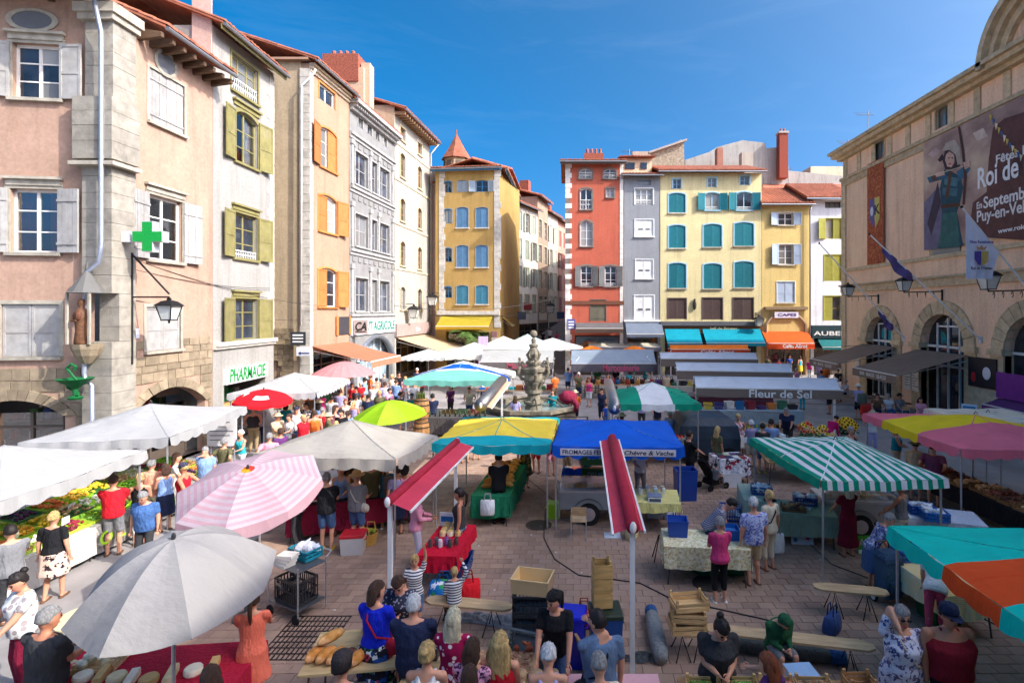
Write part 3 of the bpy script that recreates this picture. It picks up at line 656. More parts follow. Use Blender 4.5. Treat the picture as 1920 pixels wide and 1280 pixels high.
# --------- left: carved grey bank house
F4=Fac((-14.24,34.33),(-13.78,41.65))
def house4():
 h=house('grey carved stone house with mullioned windows above the bank','house',F4);Fc=F4
 st=mat('stone_grey',(130,128,124),.85,.14,1.6,.5,14,0,.2,.45,(140,140,146));lt=stone((160,158,154),'stone_white',.08);gl=glass('glass_grey',(70,74,84))
 xs=[(666,690,2),(697,707,1),(711,730,2)];ops=[];wn=[]
 for y0,y1 in((282,344),(399,460),(520,584)):
  z_t=Fc.pix(666,y0)[1];z_b=Fc.pix(666,y1)[1]
  for a,b,c in xs:o=(Fc.pix(a,300)[0],Fc.pix(b,300)[0],z_b,z_t);ops.append(o);wn.append((o,c))
 at=[]
 for a,b in((671,680),(688,697),(704,711),(719,725)):at.append((Fc.pix(a,220)[0],Fc.pix(b,220)[0],Fc.pix(671,236)[1],Fc.pix(671,219)[1]))
 zs=Fc.pix(670,633)[1];shop=(1.0,Fc.L-.3,0,zs)
 wall(Fc,h,0,Fc.L,0,19.1,ops+at+[(*shop,1.6)],st,.3,8)
 for o,c in wn:window(Fc,h,o,0,lt,c,2,lt,.1,lt,gl=gl,depth=.3)
 for o in at:window(Fc,h,o,0,lt,1,1,lt,.08,None,gl=gl)
 for z in(Fc.pix(660,350)[1],Fc.pix(660,468)[1],Fc.pix(660,590)[1],Fc.pix(660,250)[1]):
  m=MB();Fc.box(m,0,Fc.L,z-.1,z+.06,0,.2);Fc.box(m,0,Fc.L,z-.32,z-.102,0,.08);m.build('string_course',lt,h,True)
  for i in range(9):m=MB();u=.4+i*.8;Fc.box(m,u,u+.42,z-.75,z-.42,0,.05);m.build('relief_panel',st,h,True)
 for z0,z1 in((Fc.pix(660,345)[1],Fc.pix(660,262)[1]),(Fc.pix(660,462)[1],Fc.pix(660,378)[1]),(Fc.pix(660,585)[1],Fc.pix(660,495)[1])):
  for x in(659,693.5,709,735):
   u=Fc.pix(x,300)[0];m=MB();Fc.box(m,u-.12,u+.12,z0,z1-.3,0,.1);Fc.box(m,u-.2,u+.2,z1-.3,z1,0,.16);m.build('pilaster',lt,h,True)
 m=MB();Fc.box(m,0,Fc.L,18.5,18.7,0,.25);Fc.box(m,-.1,Fc.L+.1,18.9,19.15,0,.65);m.build('cornice',lt,h,True)
 for i in range(26):m=MB();u=i*Fc.L/26;Fc.box(m,u+.04,u+.18,18.7,18.9,0,.5);m.build('modillion',lt,h,True)
 roof(Fc,h,0,Fc.L,19.2,.5,8,1.4,.26,gmat=metal((150,152,158),.4))
 z0,z1=Fc.pix(670,628)[1],Fc.pix(670,599)[1];m=MB();Fc.box(m,.1,Fc.L-.1,z0,z1,0,.12);s=m.build('shop_sign',paint((206,208,208)),h,True)
 lettering('CRÉDIT AGRICOLE',.9,Fc.W(Fc.L/2+.1,(z0+z1)/2,.14),Fc.d,(0,0,1),paint((0,118,92)),s,Fc.L*.9,.1)
 a=P(664,600,34.6);b=P(690,626,34.6);m=MB();m.box(a.x,b.x,34.52,34.68,b.z,a.z);s2=m.build('projecting_sign',paint((186,176,168)),h,True)
 lettering('CA',.75,((a.x+b.x)/2,34.5,(a.z+b.z)/2+.02),(1,0,0),(0,0,1),paint((24,36,40)),s2,.72,.25)
 m=MB();m.box(a.x+.12,b.x-.12,34.505,34.515,b.z+.13,b.z+.18);m.build('sign_rule',paint((24,36,40)),s2,True)
 m=MB();Fc.box(m,.9,Fc.L-.2,0,zs,-.6,-.55);m.build('entrance_glass',glass('glass_blueish',(150,170,180)),h,True)
 pin=arch_pts(shop[0],shop[1],zs,1.6,14);m=MB();m.tube([Fc.W(p[0],p[1]-.05,.08)for p in pin],.14,8);m.build('entrance_arch',metal((150,156,166),.35),h,True)
 for k in range(1,5):m=MB();u=shop[0]+(shop[1]-shop[0])*k/5;Fc.box(m,u-.05,u+.05,0,zs-.3,-.5,-.42);m.build('glazing_bar',paint(WHITE),h,True)
 a=P(618,112,38);b=P(690,210,38);m=MB();m.box(a.x,b.x,37.2,38.8,18.5,a.z-.9);m.build('chimney_base',plaster('plaster_chimney',(196,170,140)),h,True)
 m=MB();m.box(a.x-.1,b.x-.35,37.1,38.9,a.z-1.9,a.z);c=m.build('chimney',mat('brick_red',(142,80,62),.9,.45,9),h,True)
 for i in range(4):m=MB();m.lathe((a.x+.5+i*.45,37.6,a.z),[(.14,0),(.14,.35),(.1,.4)],8);m.build('chimney_pot',mat('pot',(150,88,66)),c,True)
 m=MB();m.box(b.x-.25,b.x+.35,37.4,38.2,18.5,a.z-.5);m.build('flue',plaster('plaster_chimney'),h,True)
house4()
# --------- left: cream house at the back
F5=Fac((-13.77,41.7),(-13.2,50.0))
def house5():
 h=house('tall cream house with narrow stone window frames and deep eaves','house',F5);Fc=F5
 pl=plaster('plaster_cream',(166,161,150),.35);st=stone((206,188,152),'stone_honey',.1);gl=glass('glass_brown',(86,76,62));ops=[];rs=[]
 for y0,y1,r in((236,260,0),(284,330,.3),(370,413,.3),(451,497,.3),(537,580,.3)):
  zt,zb=Fc.pix(750,y0)[1],Fc.pix(750,y1)[1]
  for a,b in((750,760),(783,791)):ops.append((Fc.pix(a,300)[0],Fc.pix(b,300)[0],zb,zt,r))
 wall(Fc,h,0,Fc.L,0,21.2,ops+[(.3,Fc.L-.3,0,3.4)],pl,.28,9)
 for i,o in enumerate(ops):window(Fc,h,o[:4],o[4],wood((150,120,84))if i<8 else paint((120,116,110)),2,3,st,.16,st,gl=gl)
 for y in(268,336,419,503):m=MB();z=Fc.pix(745,y)[1];Fc.box(m,0,Fc.L,z-.08,z+.08,0,.06);m.build('string_course',st,h,True)
 roof(Fc,h,0,Fc.L,21.3,.9,9,1.7,.26)
 for i in range(16):m=MB();u=i*Fc.L/16;Fc.box(m,u,u+.14,20.85,21.1,0,.85);m.build('rafter',wood((150,120,90)),h,True)
 m=MB();Fc.box(m,-.05,0,19,21.6,-6,.0);m.build('party_wall',plaster('plaster_chimney'),h,True)
 m=MB();Fc.box(m,.1,Fc.L-.1,0,3.5,-1.6,-1.55);m.build('shop_backing',mat('dark_shop'),h,True)
 shopfront(Fc,h,.3,Fc.L-.3,3.2)
 zz=Fc.pix(745,607)[1];m=MB();Fc.box(m,0,Fc.L,zz-1.0,zz,0,.2);s=m.build('shop_fascia',paint((168,146,138)),h,True)
 lettering('Salon',.5,Fc.W(Fc.L*.55,zz-.55,.23),Fc.d,(0,0,1),paint((235,225,215)),s)
 awning(Fc,h,.3,7.2,zz-1.1,3.6,zz-2.15,.45,[cloth((214,184,146),.25),cloth((222,198,162),.25)],sag=.05)
 pipe(h,[Fc.W(Fc.L-.1,21.1,.9),Fc.W(Fc.L-.05,20.2,.12),Fc.W(Fc.L-.05,3.5,.12)],.07,paint((196,186,168)))
house5()
# --------- yellow corner house with turret
F6=Fac((-12.4,48.9),(-6.4,48.3));F6S=Fac((-6.4,48.3),(-6.35,60.4))
def house6():
 h=house('ochre yellow corner house with blue shutters and a turret roof','house',F6);Fc=F6
 pl=plaster('plaster_ochre',(178,146,88),.18);bl=paint((92,134,168),.65,.12);bl2=paint((58,126,172),.6,.1);gy=paint((150,164,176),.7,.12);wq=stone((196,190,180),'stone_quoin3',.1)
 cols=[(833,847),(856,878),(892,915)];rows=[((340,361),(338,360)),((392,419),(389,427)),((465,491),(460,501)),((537,558),(535,570))];ops=[]
 for r,(a,b)in enumerate(rows):
  for c,(x0,x1)in enumerate(cols):
   y0,y1=a if c==0 else b
   ops.append((*Fc.op(x0,y0,x1,y1),.12,r,c))
 wall(Fc,h,0,Fc.L,0,18.4,[o[:5]for o in ops]+[(1,Fc.L-1,0,3.6)],pl,.25,9)
 for o in ops:
  r,c=o[5],o[6]
  if c==0:window(Fc,h,o[:4],.12,bl2,2,3 if r>1 else 1,bl,.06,None)
  elif r==0:window(Fc,h,o[:4],.12,bl2,2,2,None,sh='cc' if c==1 else 'oo',smat=gy,style='louvre')
  else:window(Fc,h,o[:4],.12,bl2,2,2,paint((150,150,150)),.05,wq,'cc',bl if r<3 else paint((72,136,160)),'louvre')
 S6=F6S;sop=[]
 for x0,x1,ys in((943,951,((340,363),(394,430),(463,502),(535,568))),(958,965,((356,381),(411,443),(471,507),(537,570)))):
  for y0,y1 in ys:sop.append(S6.op(x0,y0,x1,y1))
 wall(S6,h,0,S6.L,0,18.4,sop,pl,.25,6,False)
 for o in sop:window(S6,h,o,0,bl2,2,2,None,.05,None,'cc',bl,'louvre')
 for x0,x1 in((.35,.8),(5.5,6.0)):
  z=4.0
  while z<18.2:m=MB();Fc.box(m,x0,x1+random.choice([0,.12]),z,z+.55,-.05,.04);m.build('quoin',wq,h,True);z+=.57
 roof(Fc,h,0,Fc.L,18.45,.6,8,1.0,.28,fascia=bl2,end=.3);roof(S6,h,0,S6.L,18.4,.6,5,.9,.4,fascia=bl)
 c=P(856,300,52);m=MB();m.lathe((c.x,52,18.2),[(1.25,0),(1.25,2.0)],8);tw=m.build('turret',stone((150,132,104),'stone_rubble'),h,True)
 for i in range(8):
  a=2*math.pi*(i+.5)/8;m=MB();m.cbox((0,0,0),(.5,.1,.8));mm=m.v;ca,sa=math.cos(a+math.pi/2),math.sin(a+math.pi/2)
  m.v=[(c.x+1.17*math.cos(a)+p[0]*ca-p[1]*sa,52+1.17*math.sin(a)+p[0]*sa+p[1]*ca,19.5+p[2])for p in mm];m.build('turret_opening',mat('dark_shop'),tw,True)
 m=MB();m.lathe((c.x,52,20.2),[(1.5,0),(1.45,.08),(.75,1.2),(.12,2.4),(.06,2.5),(.05,2.95),(.0,3.0)],8);m.build('turret_roof',tile_mat(),tw,True)
 m=MB();Fc.box(m,.5,Fc.L-.5,0,4,-1.5,-1.45);m.build('shop_backing',mat('dark_shop'),h,True)
 shopfront(Fc,h,1.05,Fc.L-1.05,3.4);m=MB();z=Fc.pix(830,590)[1];Fc.box(m,.2,Fc.L,z,z+.35,0,.25);m.build('shop_cornice',wq,h,True)
 awning(Fc,h,.6,5.4,z-.05,1.6,z-1.0,.25,[cloth((178,158,50),.2),cloth((190,150,40),.2)])
 awning(S6,h,.8,3.0,z-.2,1.0,z-1.0,.2,[cloth((178,148,70),.2),cloth((170,140,60),.2)])
 m=MB()
 for i in range(6):m=MB();zz=.4+i*.55;Fc.box(m,Fc.L-.75,Fc.L-.25,zz,zz+.5,.0,.12);m.build('quoin',paint((150,110,110))if i%2 else wq,h,True)
 b=thing('rear_house','narrow pinkish wall strip between cream and ochre houses','house',(-13.6,51,0));m=MB();m.box(-14.6,-12.45,50.3,56,0,17.4);m.build('wall',plaster('plaster_pinkish'),b,True)
 Fb=Fac((-14.6,50.3),(-12.45,50.3));roof(Fb,b,0,2.1,17.45,.3,5,.8,.28)
 m=MB();m.box(-13.9,-13.0,52,53,17.5,19.4);m.build('chimney',stone((170,150,130),'stone_ch'),b,True)
house6()
# --------- the side street, left row and the house added to shade it
def street_row():
 nodes=[(-6.23,60.5),(-4.1,66),(-3.0,71),(-1.8,75.5),(-.6,80.5),(2.5,92)]
 specs=[('white street house with grey-green closed shutters',(214,208,196),17.8,3,(150,156,140)),('brownish street house with stone mullioned windows',(160,138,118),19.7,2,(110,96,86)),('pale street house with cream shutters further up the lane',(206,198,182),18.6,2,(196,194,176)),('dull pink street house further up the lane',(196,150,132),18.4,2,(150,90,80)),('farthest beige house closing the lane',(190,174,150),18.0,3,(140,130,110))]
 for k,(lb,c,hgt,nc,sc_)in enumerate(specs):
  Fc=Fac(nodes[k],nodes[k+1]);L=Fc.L;h=house(lb,'house',Fc);ops=[]
  for fl in range(4):
   for i in range(nc):u=L*(i+.5)/nc;ops.append((u-L/nc*.26,u+L/nc*.26,5.2+fl*3.2,7.4+fl*3.2))
  wall(Fc,h,0,L,0,hgt,ops,plaster('plaster_st%d'%k,c,.5),.3,7)
  for o in ops:window(Fc,h,o,0,paint((190,180,165)),2,3,stone((180,166,142),'stone_st'),.14,None,random.choice(['cc','oo','oc','cc'])if k!=1 else '',paint(sc_),'panel')
  shopfront(Fc,h,.4,L-.4,4.0,.02);roof(Fc,h,0,L,hgt+.05,.6,7,1.2,.3)
  if k in(1,3):m=MB();Fc.box(m,L*.4,L*.6,hgt,hgt+2.6,-3,-1.8);m.build('chimney',mat('brick_red',(142,80,62),.9,.45,9),h,True)
 h=thing('added_shade_house','unseen house added behind the red house to shade the lane','house',(8,66,0));m=MB();m.box(3.4,13,54.3,79,0,16.6);m.build('wall',plaster('plaster_lane',(176,156,134),.5),h,True);m=MB();m.prism([(3,54.3,16.6),(13.4,54.3,16.6),(8,54.3,18.4)],(0,24.7,0));m.build('roof',tile_mat(),h,True)  # hidden block added to cast shade on the lane's left houses
 m=MB();m.quad((-6.6,50,.006),(-.2,50,.006),(.6,94,6.6),(-6.4,94,6.6));m.quad((.6,94,6.6),(-.2,50,.006),(9,53.5,.5),(9,94,6.6));struct(m.build('lane',mat('lane_setts',(120,110,104),.9,.25,3,.5,14)))
 for k,(x,z,c)in enumerate([(-5.6,4.6,(90,100,110)),(-5.2,5.6,(160,60,60)),(-1.6,4.6,(60,80,120)),(-3.8,4.4,(200,190,170))]):
  m=MB();m.box(x,x+.9,56+k*3,56.1+k*3,z,z+.8);tag(m.build('hanging_sign',paint(c)),['grey shop sign hanging over the lane','red shop sign high over the lane','blue shop sign on the right of the lane','pale shop sign deep in the lane'][k],'sign')
street_row()
# --------- back row facing the square
BY=46.0
def FB(x0,x1,dy=0.0):return Fac(((x0-CX)*BY/F,BY+dy),((x1-CX)*BY/F,BY+dy))
def closed_grey(Fc,h,o,wm,depth=.2):
 window(Fc,h,o,0,wm,2,2,wm,.08,wm,'cc',wm,'panel')
 m=MB();u0,u1,zb,zt=o
 for a in(.18,.58):Fc.box(m,u0+(u1-u0)*a,u0+(u1-u0)*(a+.24),zb+(zt-zb)*.4,zb+(zt-zb)*.48,-.03,-.012)
 m.build('shutter_vent',paint((110,108,106)),h,True)
def backrow():
 Fc=FB(1060,1169);h=house('terracotta red house with white corner strips on the lane corner','house',Fc)
 gl=glass();wp=paint((232,230,226));st=stone((128,118,108),'stone_dark',.1);gs=paint((112,112,110),.7,.15)
 A=[(*Fc.op(1086,316,1110,335),.25),(*Fc.op(1132,316,1155,335),.25),(*Fc.op(1088,353,1110,393),.2),(*Fc.op(1137,353,1151,370),0),(*Fc.op(1088,414,1111,462),.3),(*Fc.op(1089,498,1110,537),.1),(*Fc.op(1134,498,1156,537),.1),(*Fc.op(1107,562,1136,602),0)]
 wall(Fc,h,0,Fc.L,0,18.2,A+[(.8,Fc.L-.3,0,3.4,0)],plaster('plaster_red',(192,102,80),.3,(170,84,64)),.25,7)
 for i,o in enumerate(A):
  if i==7:window(Fc,h,o[:4],0,gs,2,2,st,.05,None,'cc',paint((112,106,88)),'boards')
  else:window(Fc,h,o[:4],o[4],wp,2,2 if i<4 else 3,st,.12,st,'oo' if i in(5,6)else '',gs,'boards',gl,bal={0:.5,1:.5,2:.8,5:.25,6:.25}.get(i))
 m=MB();Fc.box(m,0,Fc.L,Fc.pix(1080,571)[1],Fc.pix(1080,564)[1],0,.08);m.build('string_course',paint((110,70,50)),h,True)
 z=0;wq=stone((226,220,208),'stone_quoin4',.12);k=0
 while z<17.9:
  m=MB();Fc.box(m,0,.42+(.14 if k%2 else 0),z,z+.42,-.04,.035);m.build('quoin',wq if z<7 or z>15 or k%2 else st,h,True)
  m=MB();Fc.box(m,Fc.L-.32,Fc.L-.02,z,z+.42,-.04,.035);m.build('quoin',wq,h,True);z+=.435;k+=1
 roof(Fc,h,-.2,Fc.L,18.3,.7,7,1.1,.26,fascia=paint((110,96,84)))
 c=Fc.W(2.6,19.0,-3);m=MB();m.box(c.x-.9,c.x+.9,c.y,c.y+.8,18.3,20.0);ch=m.build('chimney',mat('brick_red'),h,True)
 for i in range(4):m=MB();m.lathe((c.x-.6+i*.4,c.y+.4,20.0),[(.12,0),(.12,.45),(.09,.5)],8);m.build('chimney_pot',mat('pot',(150,88,66)),ch,True)
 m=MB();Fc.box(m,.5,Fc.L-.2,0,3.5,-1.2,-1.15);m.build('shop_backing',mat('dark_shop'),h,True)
 shopfront(Fc,h,.85,Fc.L-.35,3.3)
 awning(Fc,h,.9,Fc.L-.1,Fc.pix(1080,605)[1],1.0,Fc.pix(1080,605)[1]-.45,.35,[cloth((96,92,92)),cloth((86,70,60))])
 o=Fc.op(1064,598,1078,617);m=MB();Fc.box(m,o[0],o[1],o[2],o[3],.05,.09);s=m.build('street_plate',paint((86,96,160)),h,True)
 for i in range(3):m=MB();zz=o[2]+(o[3]-o[2])*(i+.6)/3.6;Fc.box(m,o[0]+.08,o[1]-.08,zz-.06,zz+.06,.091,.096);m.build('writing_line',paint(WHITE),s,True)
 Fc=FB(1170,1238,.05);h=house('narrow grey house with white shutters between red and yellow','house',Fc);wm=paint((232,232,228),.7,.08)
 A=[Fc.op(1195,338,1220,347),Fc.op(1191,354,1224,384),Fc.op(1191,412,1225,443),Fc.op(1192,487,1224,522),Fc.op(1190,554,1226,600)]
 wall(Fc,h,0,Fc.L,0,17.1,A+[(.3,Fc.L-.2,0,3.3)],plaster('plaster_grey',(150,152,154),.2),.25,7)
 window(Fc,h,A[0],0,paint((120,140,160)),1,1);window(Fc,h,A[1],0,wm,3,3,wm,.1,None,bal=.35)
 for o in A[2:]:closed_grey(Fc,h,o,wm)
 roof(Fc,h,0,Fc.L,17.2,.5,7,.9,.26,gmat=metal((140,140,142),.5))
 m=MB();a=P(1166,297,48.5);b=P(1222,320,48.5);m.box(a.x,b.x,48.5,51,16.5,a.z);m.build('attic_wall',plaster('plaster_attic',(222,200,164)),h,True)
 for x0,x1 in((1172,1190),(1201,1213)):q=P(x0,305,48.45);r=P(x1,317,48.45);m=MB();m.box(q.x,r.x,48.44,48.5,r.z,q.z);m.build('attic_window',gl,h,True)
 Ft=Fac((a.x,48.5),(b.x,48.5));roof(Ft,h,0,b.x-a.x,a.z+.05,.4,4,.5,.26,gut=False)
 m=MB();Fc.box(m,.1,Fc.L-.1,0,3.4,-1.2,-1.15);m.build('shop_backing',mat('dark_shop'),h,True)
 shopfront(Fc,h,.35,Fc.L-.25,3.2)
 awning(Fc,h,.1,Fc.L+.1,Fc.pix(1172,603)[1],1.3,Fc.pix(1172,603)[1]-1.0,.25,[cloth((112,122,136),.1),cloth((112,122,136),.1)])
 m=MB();Fc.box(m,0,Fc.L,Fc.pix(1172,603)[1],Fc.pix(1172,603)[1]+.15,0,.2);m.build('shop_cornice',wm,h,True)
 g=thing('rubble_gable','rubble stone gable wall rising behind the grey house','wall',(7.5,54,0));pts=[P(1222,318,54),P(1284,318,54),P(1282,268,54),P(1278,262,54),P(1222,285,54)];m=MB();m.prism(pts,(0,3,0));m.build('wall',mat('rubble',(160,146,124),.95,.5,4,.8,9),g,True)
 m=MB();m.beam(P(1216,287,53.8),P(1287,263,53.8),.5,.18);m.build('coping',mat('coping',(170,160,150)),g,True)
 Fc=FB(1238,1428,.02);h=house('wide pale yellow house with turquoise shutters','house',Fc);tq=paint((36,124,134),.6,.1);lb=paint((160,198,214),.6,.06);br=paint((96,78,72))
 A=[]
 for x0,x1,y0,y1,kind in[(1262,1277,336,354,'a'),(1327,1343,334,351,'a'),(1388,1405,330,347,'a'),(1254,1285,362,399,'c'),(1322,1349,361,394,'o'),(1381,1410,360,394,'o'),(1254,1285,422,465,'c'),(1319,1353,420,463,'c'),(1377,1413,417,461,'c'),(1254,1286,493,540,'c'),(1319,1353,494,541,'c'),(1377,1413,490,539,'c'),(1253,1286,560,598,'b'),(1318,1354,559,599,'b'),(1375,1412,559,599,'b')]:
  A.append((*Fc.op(x0,y0,x1,y1),.15 if kind in 'co' else 0,kind))
 wall(Fc,h,0,Fc.L,0,17.4,[o[:5]for o in A]+[(.4,Fc.L-.4,0,3.6)],plaster('plaster_pale_yellow',(226,210,158),.15),.25,8)
 for o in A:
  k=o[5]
  if k=='a':window(Fc,h,o[:4],0,lb,2,2,lb,.1)
  if k=='c':window(Fc,h,o[:4],.15,lb,2,2,lb,.1,stone((200,190,170),'stone_sill'),'cc',tq,'louvre')
  if k=='o':window(Fc,h,o[:4],.15,lb,2,1,lb,.1,lb,'oo',tq,'louvre',bal=.25)
  if k=='b':window(Fc,h,o[:4],0,br,2,2,br,.09,None,'cc',br,'louvre')
 roof(Fc,h,0,Fc.L,17.5,.55,9,1.7,.26)
 z=Fc.pix(1240,608)[1];m=MB();Fc.box(m,0,Fc.L,z-.1,z+.25,0,.3);m.build('shop_cornice',mat('slate_trim',(96,96,100)),h,True)
 m=MB();Fc.box(m,0,Fc.L,z-.65,z-.11,0,.15);s=m.build('shop_fascia',paint((112,72,44)),h,True);lettering('Jeff de Bruges',.42,Fc.W(Fc.L*.62,z-.36,.18),Fc.d,(0,0,1),paint((226,206,160)),s)
 m=MB();Fc.box(m,0,Fc.L,0,3.6,-1.0,-.95);m.build('shop_backing',mat('dark_shop'),h,True)
 shopfront(Fc,h,.45,Fc.L-.45,3.5)
 aw=[cloth((16,152,172),.15),cloth((18,140,160),.15)]
 awning(Fc,h,.35,3.3,z-.3,1.5,z-1.5,.25,aw);awning(Fc,h,3.6,Fc.L-.2,z-.3,1.5,z-1.5,.25,aw)
 u,zz=Fc.pix(1302,572);m=MB();m.ell(Fc.W(u,zz,.1),(.16,.12,.42),8,8);m.ell(Fc.W(u,zz+.45,.1),(.09,.09,.12),8,6);m.build('figurine',mat('bronze',(60,50,44),.6),h,True)
 Fc=FB(1429,1519,.04);h=house('small warm yellow house with pale blue shutters over the orange cafe awning','house',Fc);pb=paint((176,190,206),.7,.08)
 A=[Fc.op(1459,399,1487,422),Fc.op(1460,458,1487,496),Fc.op(1457,528,1490,567)]
 wall(Fc,h,0,Fc.L,0,14.6,A+[(.5,Fc.L-.5,0,3.6)],plaster('plaster_warm_yellow',(222,194,126),.12),.25,8)
 for i,o in enumerate(A):window(Fc,h,o,0,wp,2,2 if i==0 else 3,wp,.06,stone((200,190,170),'stone_sill'),'oo' if i<2 else 'cc',pb)
 roof(Fc,h,0,Fc.L,14.7,.5,9,2.4,.26)
 m=MB();z=Fc.pix(1430,575)[1];Fc.box(m,.2,Fc.L-.3,z-.25,z,0,.35);m.build('shop_cornice',paint((150,126,96)),h,True)
 m=MB();pa=arch_pts(.35,Fc.L-.4,z-.5,1.0,12);m.tube([Fc.W(.35,0,.1)]+[Fc.W(p[0],p[1],.1)for p in pa]+[Fc.W(Fc.L-.4,0,.1)],.1,6);m.build('shop_arch',paint((176,146,120)),h,True)
 m=MB();Fc.box(m,1.0,Fc.L-1.1,z-.95,z-.45,.2,.26);s=m.build('shop_sign',paint((228,220,232)),h,True);lettering('CAFES',.34,Fc.W(Fc.L/2,z-.7,.28),Fc.d,(0,0,1),paint((96,70,120)),s,1.6)
 m=MB();Fc.box(m,.2,Fc.L-.2,0,3.6,-1.4,-1.35);m.build('shop_backing',mat('dark_shop'),h,True)
 shopfront(Fc,h,.55,Fc.L-.55,3.4)
 za=Fc.pix(1429,621)[1];o=awning(Fc,h,.0,Fc.L-.2,za,1.3,za-.95,.45,[cloth((232,96,38),.2),cloth((226,84,34),.2)]);lettering('Cafés Alirot',.42,Fc.W(Fc.L*.55,za-1.2,1.36),Fc.d,(0,0,1),paint(WHITE),o)
 Fc=FB(1520,1600,.06);h=house('white house with yellow-green shutters at the town hall corner','house',Fc);yg=paint((164,160,70),.7,.15)
 A=[Fc.op(1547,378,1577,390),Fc.op(1548,410,1577,448),Fc.op(1546,478,1577,527),Fc.op(1545,555,1577,601)]
 wall(Fc,h,0,Fc.L,0,15.1,A+[(.3,Fc.L,0,4.0)],plaster('plaster_white2',(228,228,230),.2),.25,8)
 window(Fc,h,A[0],0,paint((90,84,80)),3,1);window(Fc,h,A[1],0,yg,2,2,yg,.06,None,'oc',yg,'louvre');window(Fc,h,A[2],0,yg,2,2,yg,.06,None,'cc',yg,'louvre');window(Fc,h,A[3],0,yg,2,2,yg,.06,None,'c-',yg,'louvre')
 roof(Fc,h,-.3,Fc.L,15.2,.5,8,2.2,.26,gmat=metal((120,130,140),.5))
 m=MB();z=Fc.pix(1522,612)[1];Fc.box(m,.05,Fc.L,z-1.0,z+.1,0,.2);s=m.build('shop_fascia',paint((26,56,62)),h,True);lettering('AUBERGE',.5,Fc.W(.2,z-.6,.23),Fc.d,(0,0,1),paint(WHITE),s,4.0,align='LEFT')
 m=MB();Fc.box(m,.1,Fc.L,0,4,-1.0,-.95);m.build('shop_backing',mat('dark_shop'),h,True)
 shopfront(Fc,h,.4,Fc.L-.1,3.6)
 awning(Fc,h,.6,Fc.L-.2,z-1.05,.9,z-1.7,.2,[cloth((30,100,100)),cloth((30,100,100))])
 pipe(h,[P(1524,380,45.8),P(1519,395,45.8),P(1519,690,45.8)],.07,metal((150,152,156),.5))
 b=thing('old_wall','weathered grey firewall with chimneys behind the yellow house','wall',(17,58,0));px=[(1285,330),(1285,300),(1330,285),(1345,276),(1392,263),(1434,268),(1437,278),(1462,276),(1470,276),(1478,320),(1580,330),(1580,400),(1285,400)]
 m=MB();m.prism([P(x,y,58)for x,y in px],(0,1.2,0));m.build('wall',plaster('plaster_old',(176,172,164),.9,(96,92,86)),b,True)
 m=MB();q=P(1459,252,57.4);r=P(1475,335,57.4);m.box(q.x,r.x,57,57.9,r.z,q.z);c=m.build('chimney',mat('brick_dark',(140,70,54),.9,.4,12),b,True)
 m=MB();m.box(q.x-.08,r.x+.08,56.9,57.95,q.z,q.z+.2);m.build('chimney_cap',mat('coping',(170,160,150)),c,True)
 for i in range(2):m=MB();m.lathe((q.x+.3+i*.35,57.4,q.z+.2),[(.12,0),(.12,.35),(.08,.4)],8);m.build('chimney_pot',mat('pot',(150,88,66)),c,True)
 for x0,y0,x1,y1,c_ in((1391,285,1412,312,(186,176,160)),(1345,277,1356,297,(170,120,100)),(1104,290,1132,303,(168,80,60)),(1186,284,1222,296,(196,170,150))):
  q=P(x0,y0,56);r=P(x1,y1+25,56);m=MB();m.box(q.x,r.x,56,57,r.z,q.z);m.build('chimney',plaster('pl_%d%d'%(x0,y0),c_,.5),b,True)
 r2=thing('rear_roofs','low tiled roofs stepping back behind the small yellow house','roof',(22,55,0))
 for(x0,y0,x1,y1,Y0,Y1)in((1430,372,1580,330,52,62),):
  m=MB();m.quad(P(x0,y0,Y0),P(x1,y0,Y0),P(x1,y1,Y1),P(x0,y1,Y1));m.quad(P(x0,y0,Y0),P(x0,y1,Y1),P(x0,y1+60,Y1),P(x0,y0+40,Y0));m.build('roof',tile_mat(),r2,True)
 m=MB();q=P(1520,312,60);r=P(1582,345,60);m.box(q.x,r.x+3,60,63,r.z,q.z);m.build('rear_wall',plaster('plaster_old2',(214,198,168),.5),r2,True)
 for x,y,Y,s in((1628,208,46,1.0),(1590,262,46,.8),(1478,312,58,.9),(1180,280,50,.7)):
  p=P(x,y,Y);t=thing('aerial',{1628:'television aerial on the town hall roof, nearer of two',1590:'television aerial on the town hall roof, farther of two',1478:'television aerial beside the tall brick chimney',1180:'television aerial above the grey house'}[x],'aerial',(p.x,p.y,p.z-2.5*s))
  m=MB();m.tube([(0,0,-.8*s),(0,0,2.5*s)],.03,5);m.build('mast',metal((110,110,112)),t)
  m=MB();m.tube([(-1.0*s,0,2.2*s),(.5*s,0,2.2*s)],.02,5);bm_=m.build('boom',metal((110,110,112)),t)
  for i in range(7):m=MB();xx=-1.0*s+i*.22*s;m.tube([(xx,-.3,2.2*s-.25),(xx,.3,2.2*s+.25)],.012,4);m.build('element',metal((110,110,112)),bm_)
backrow()
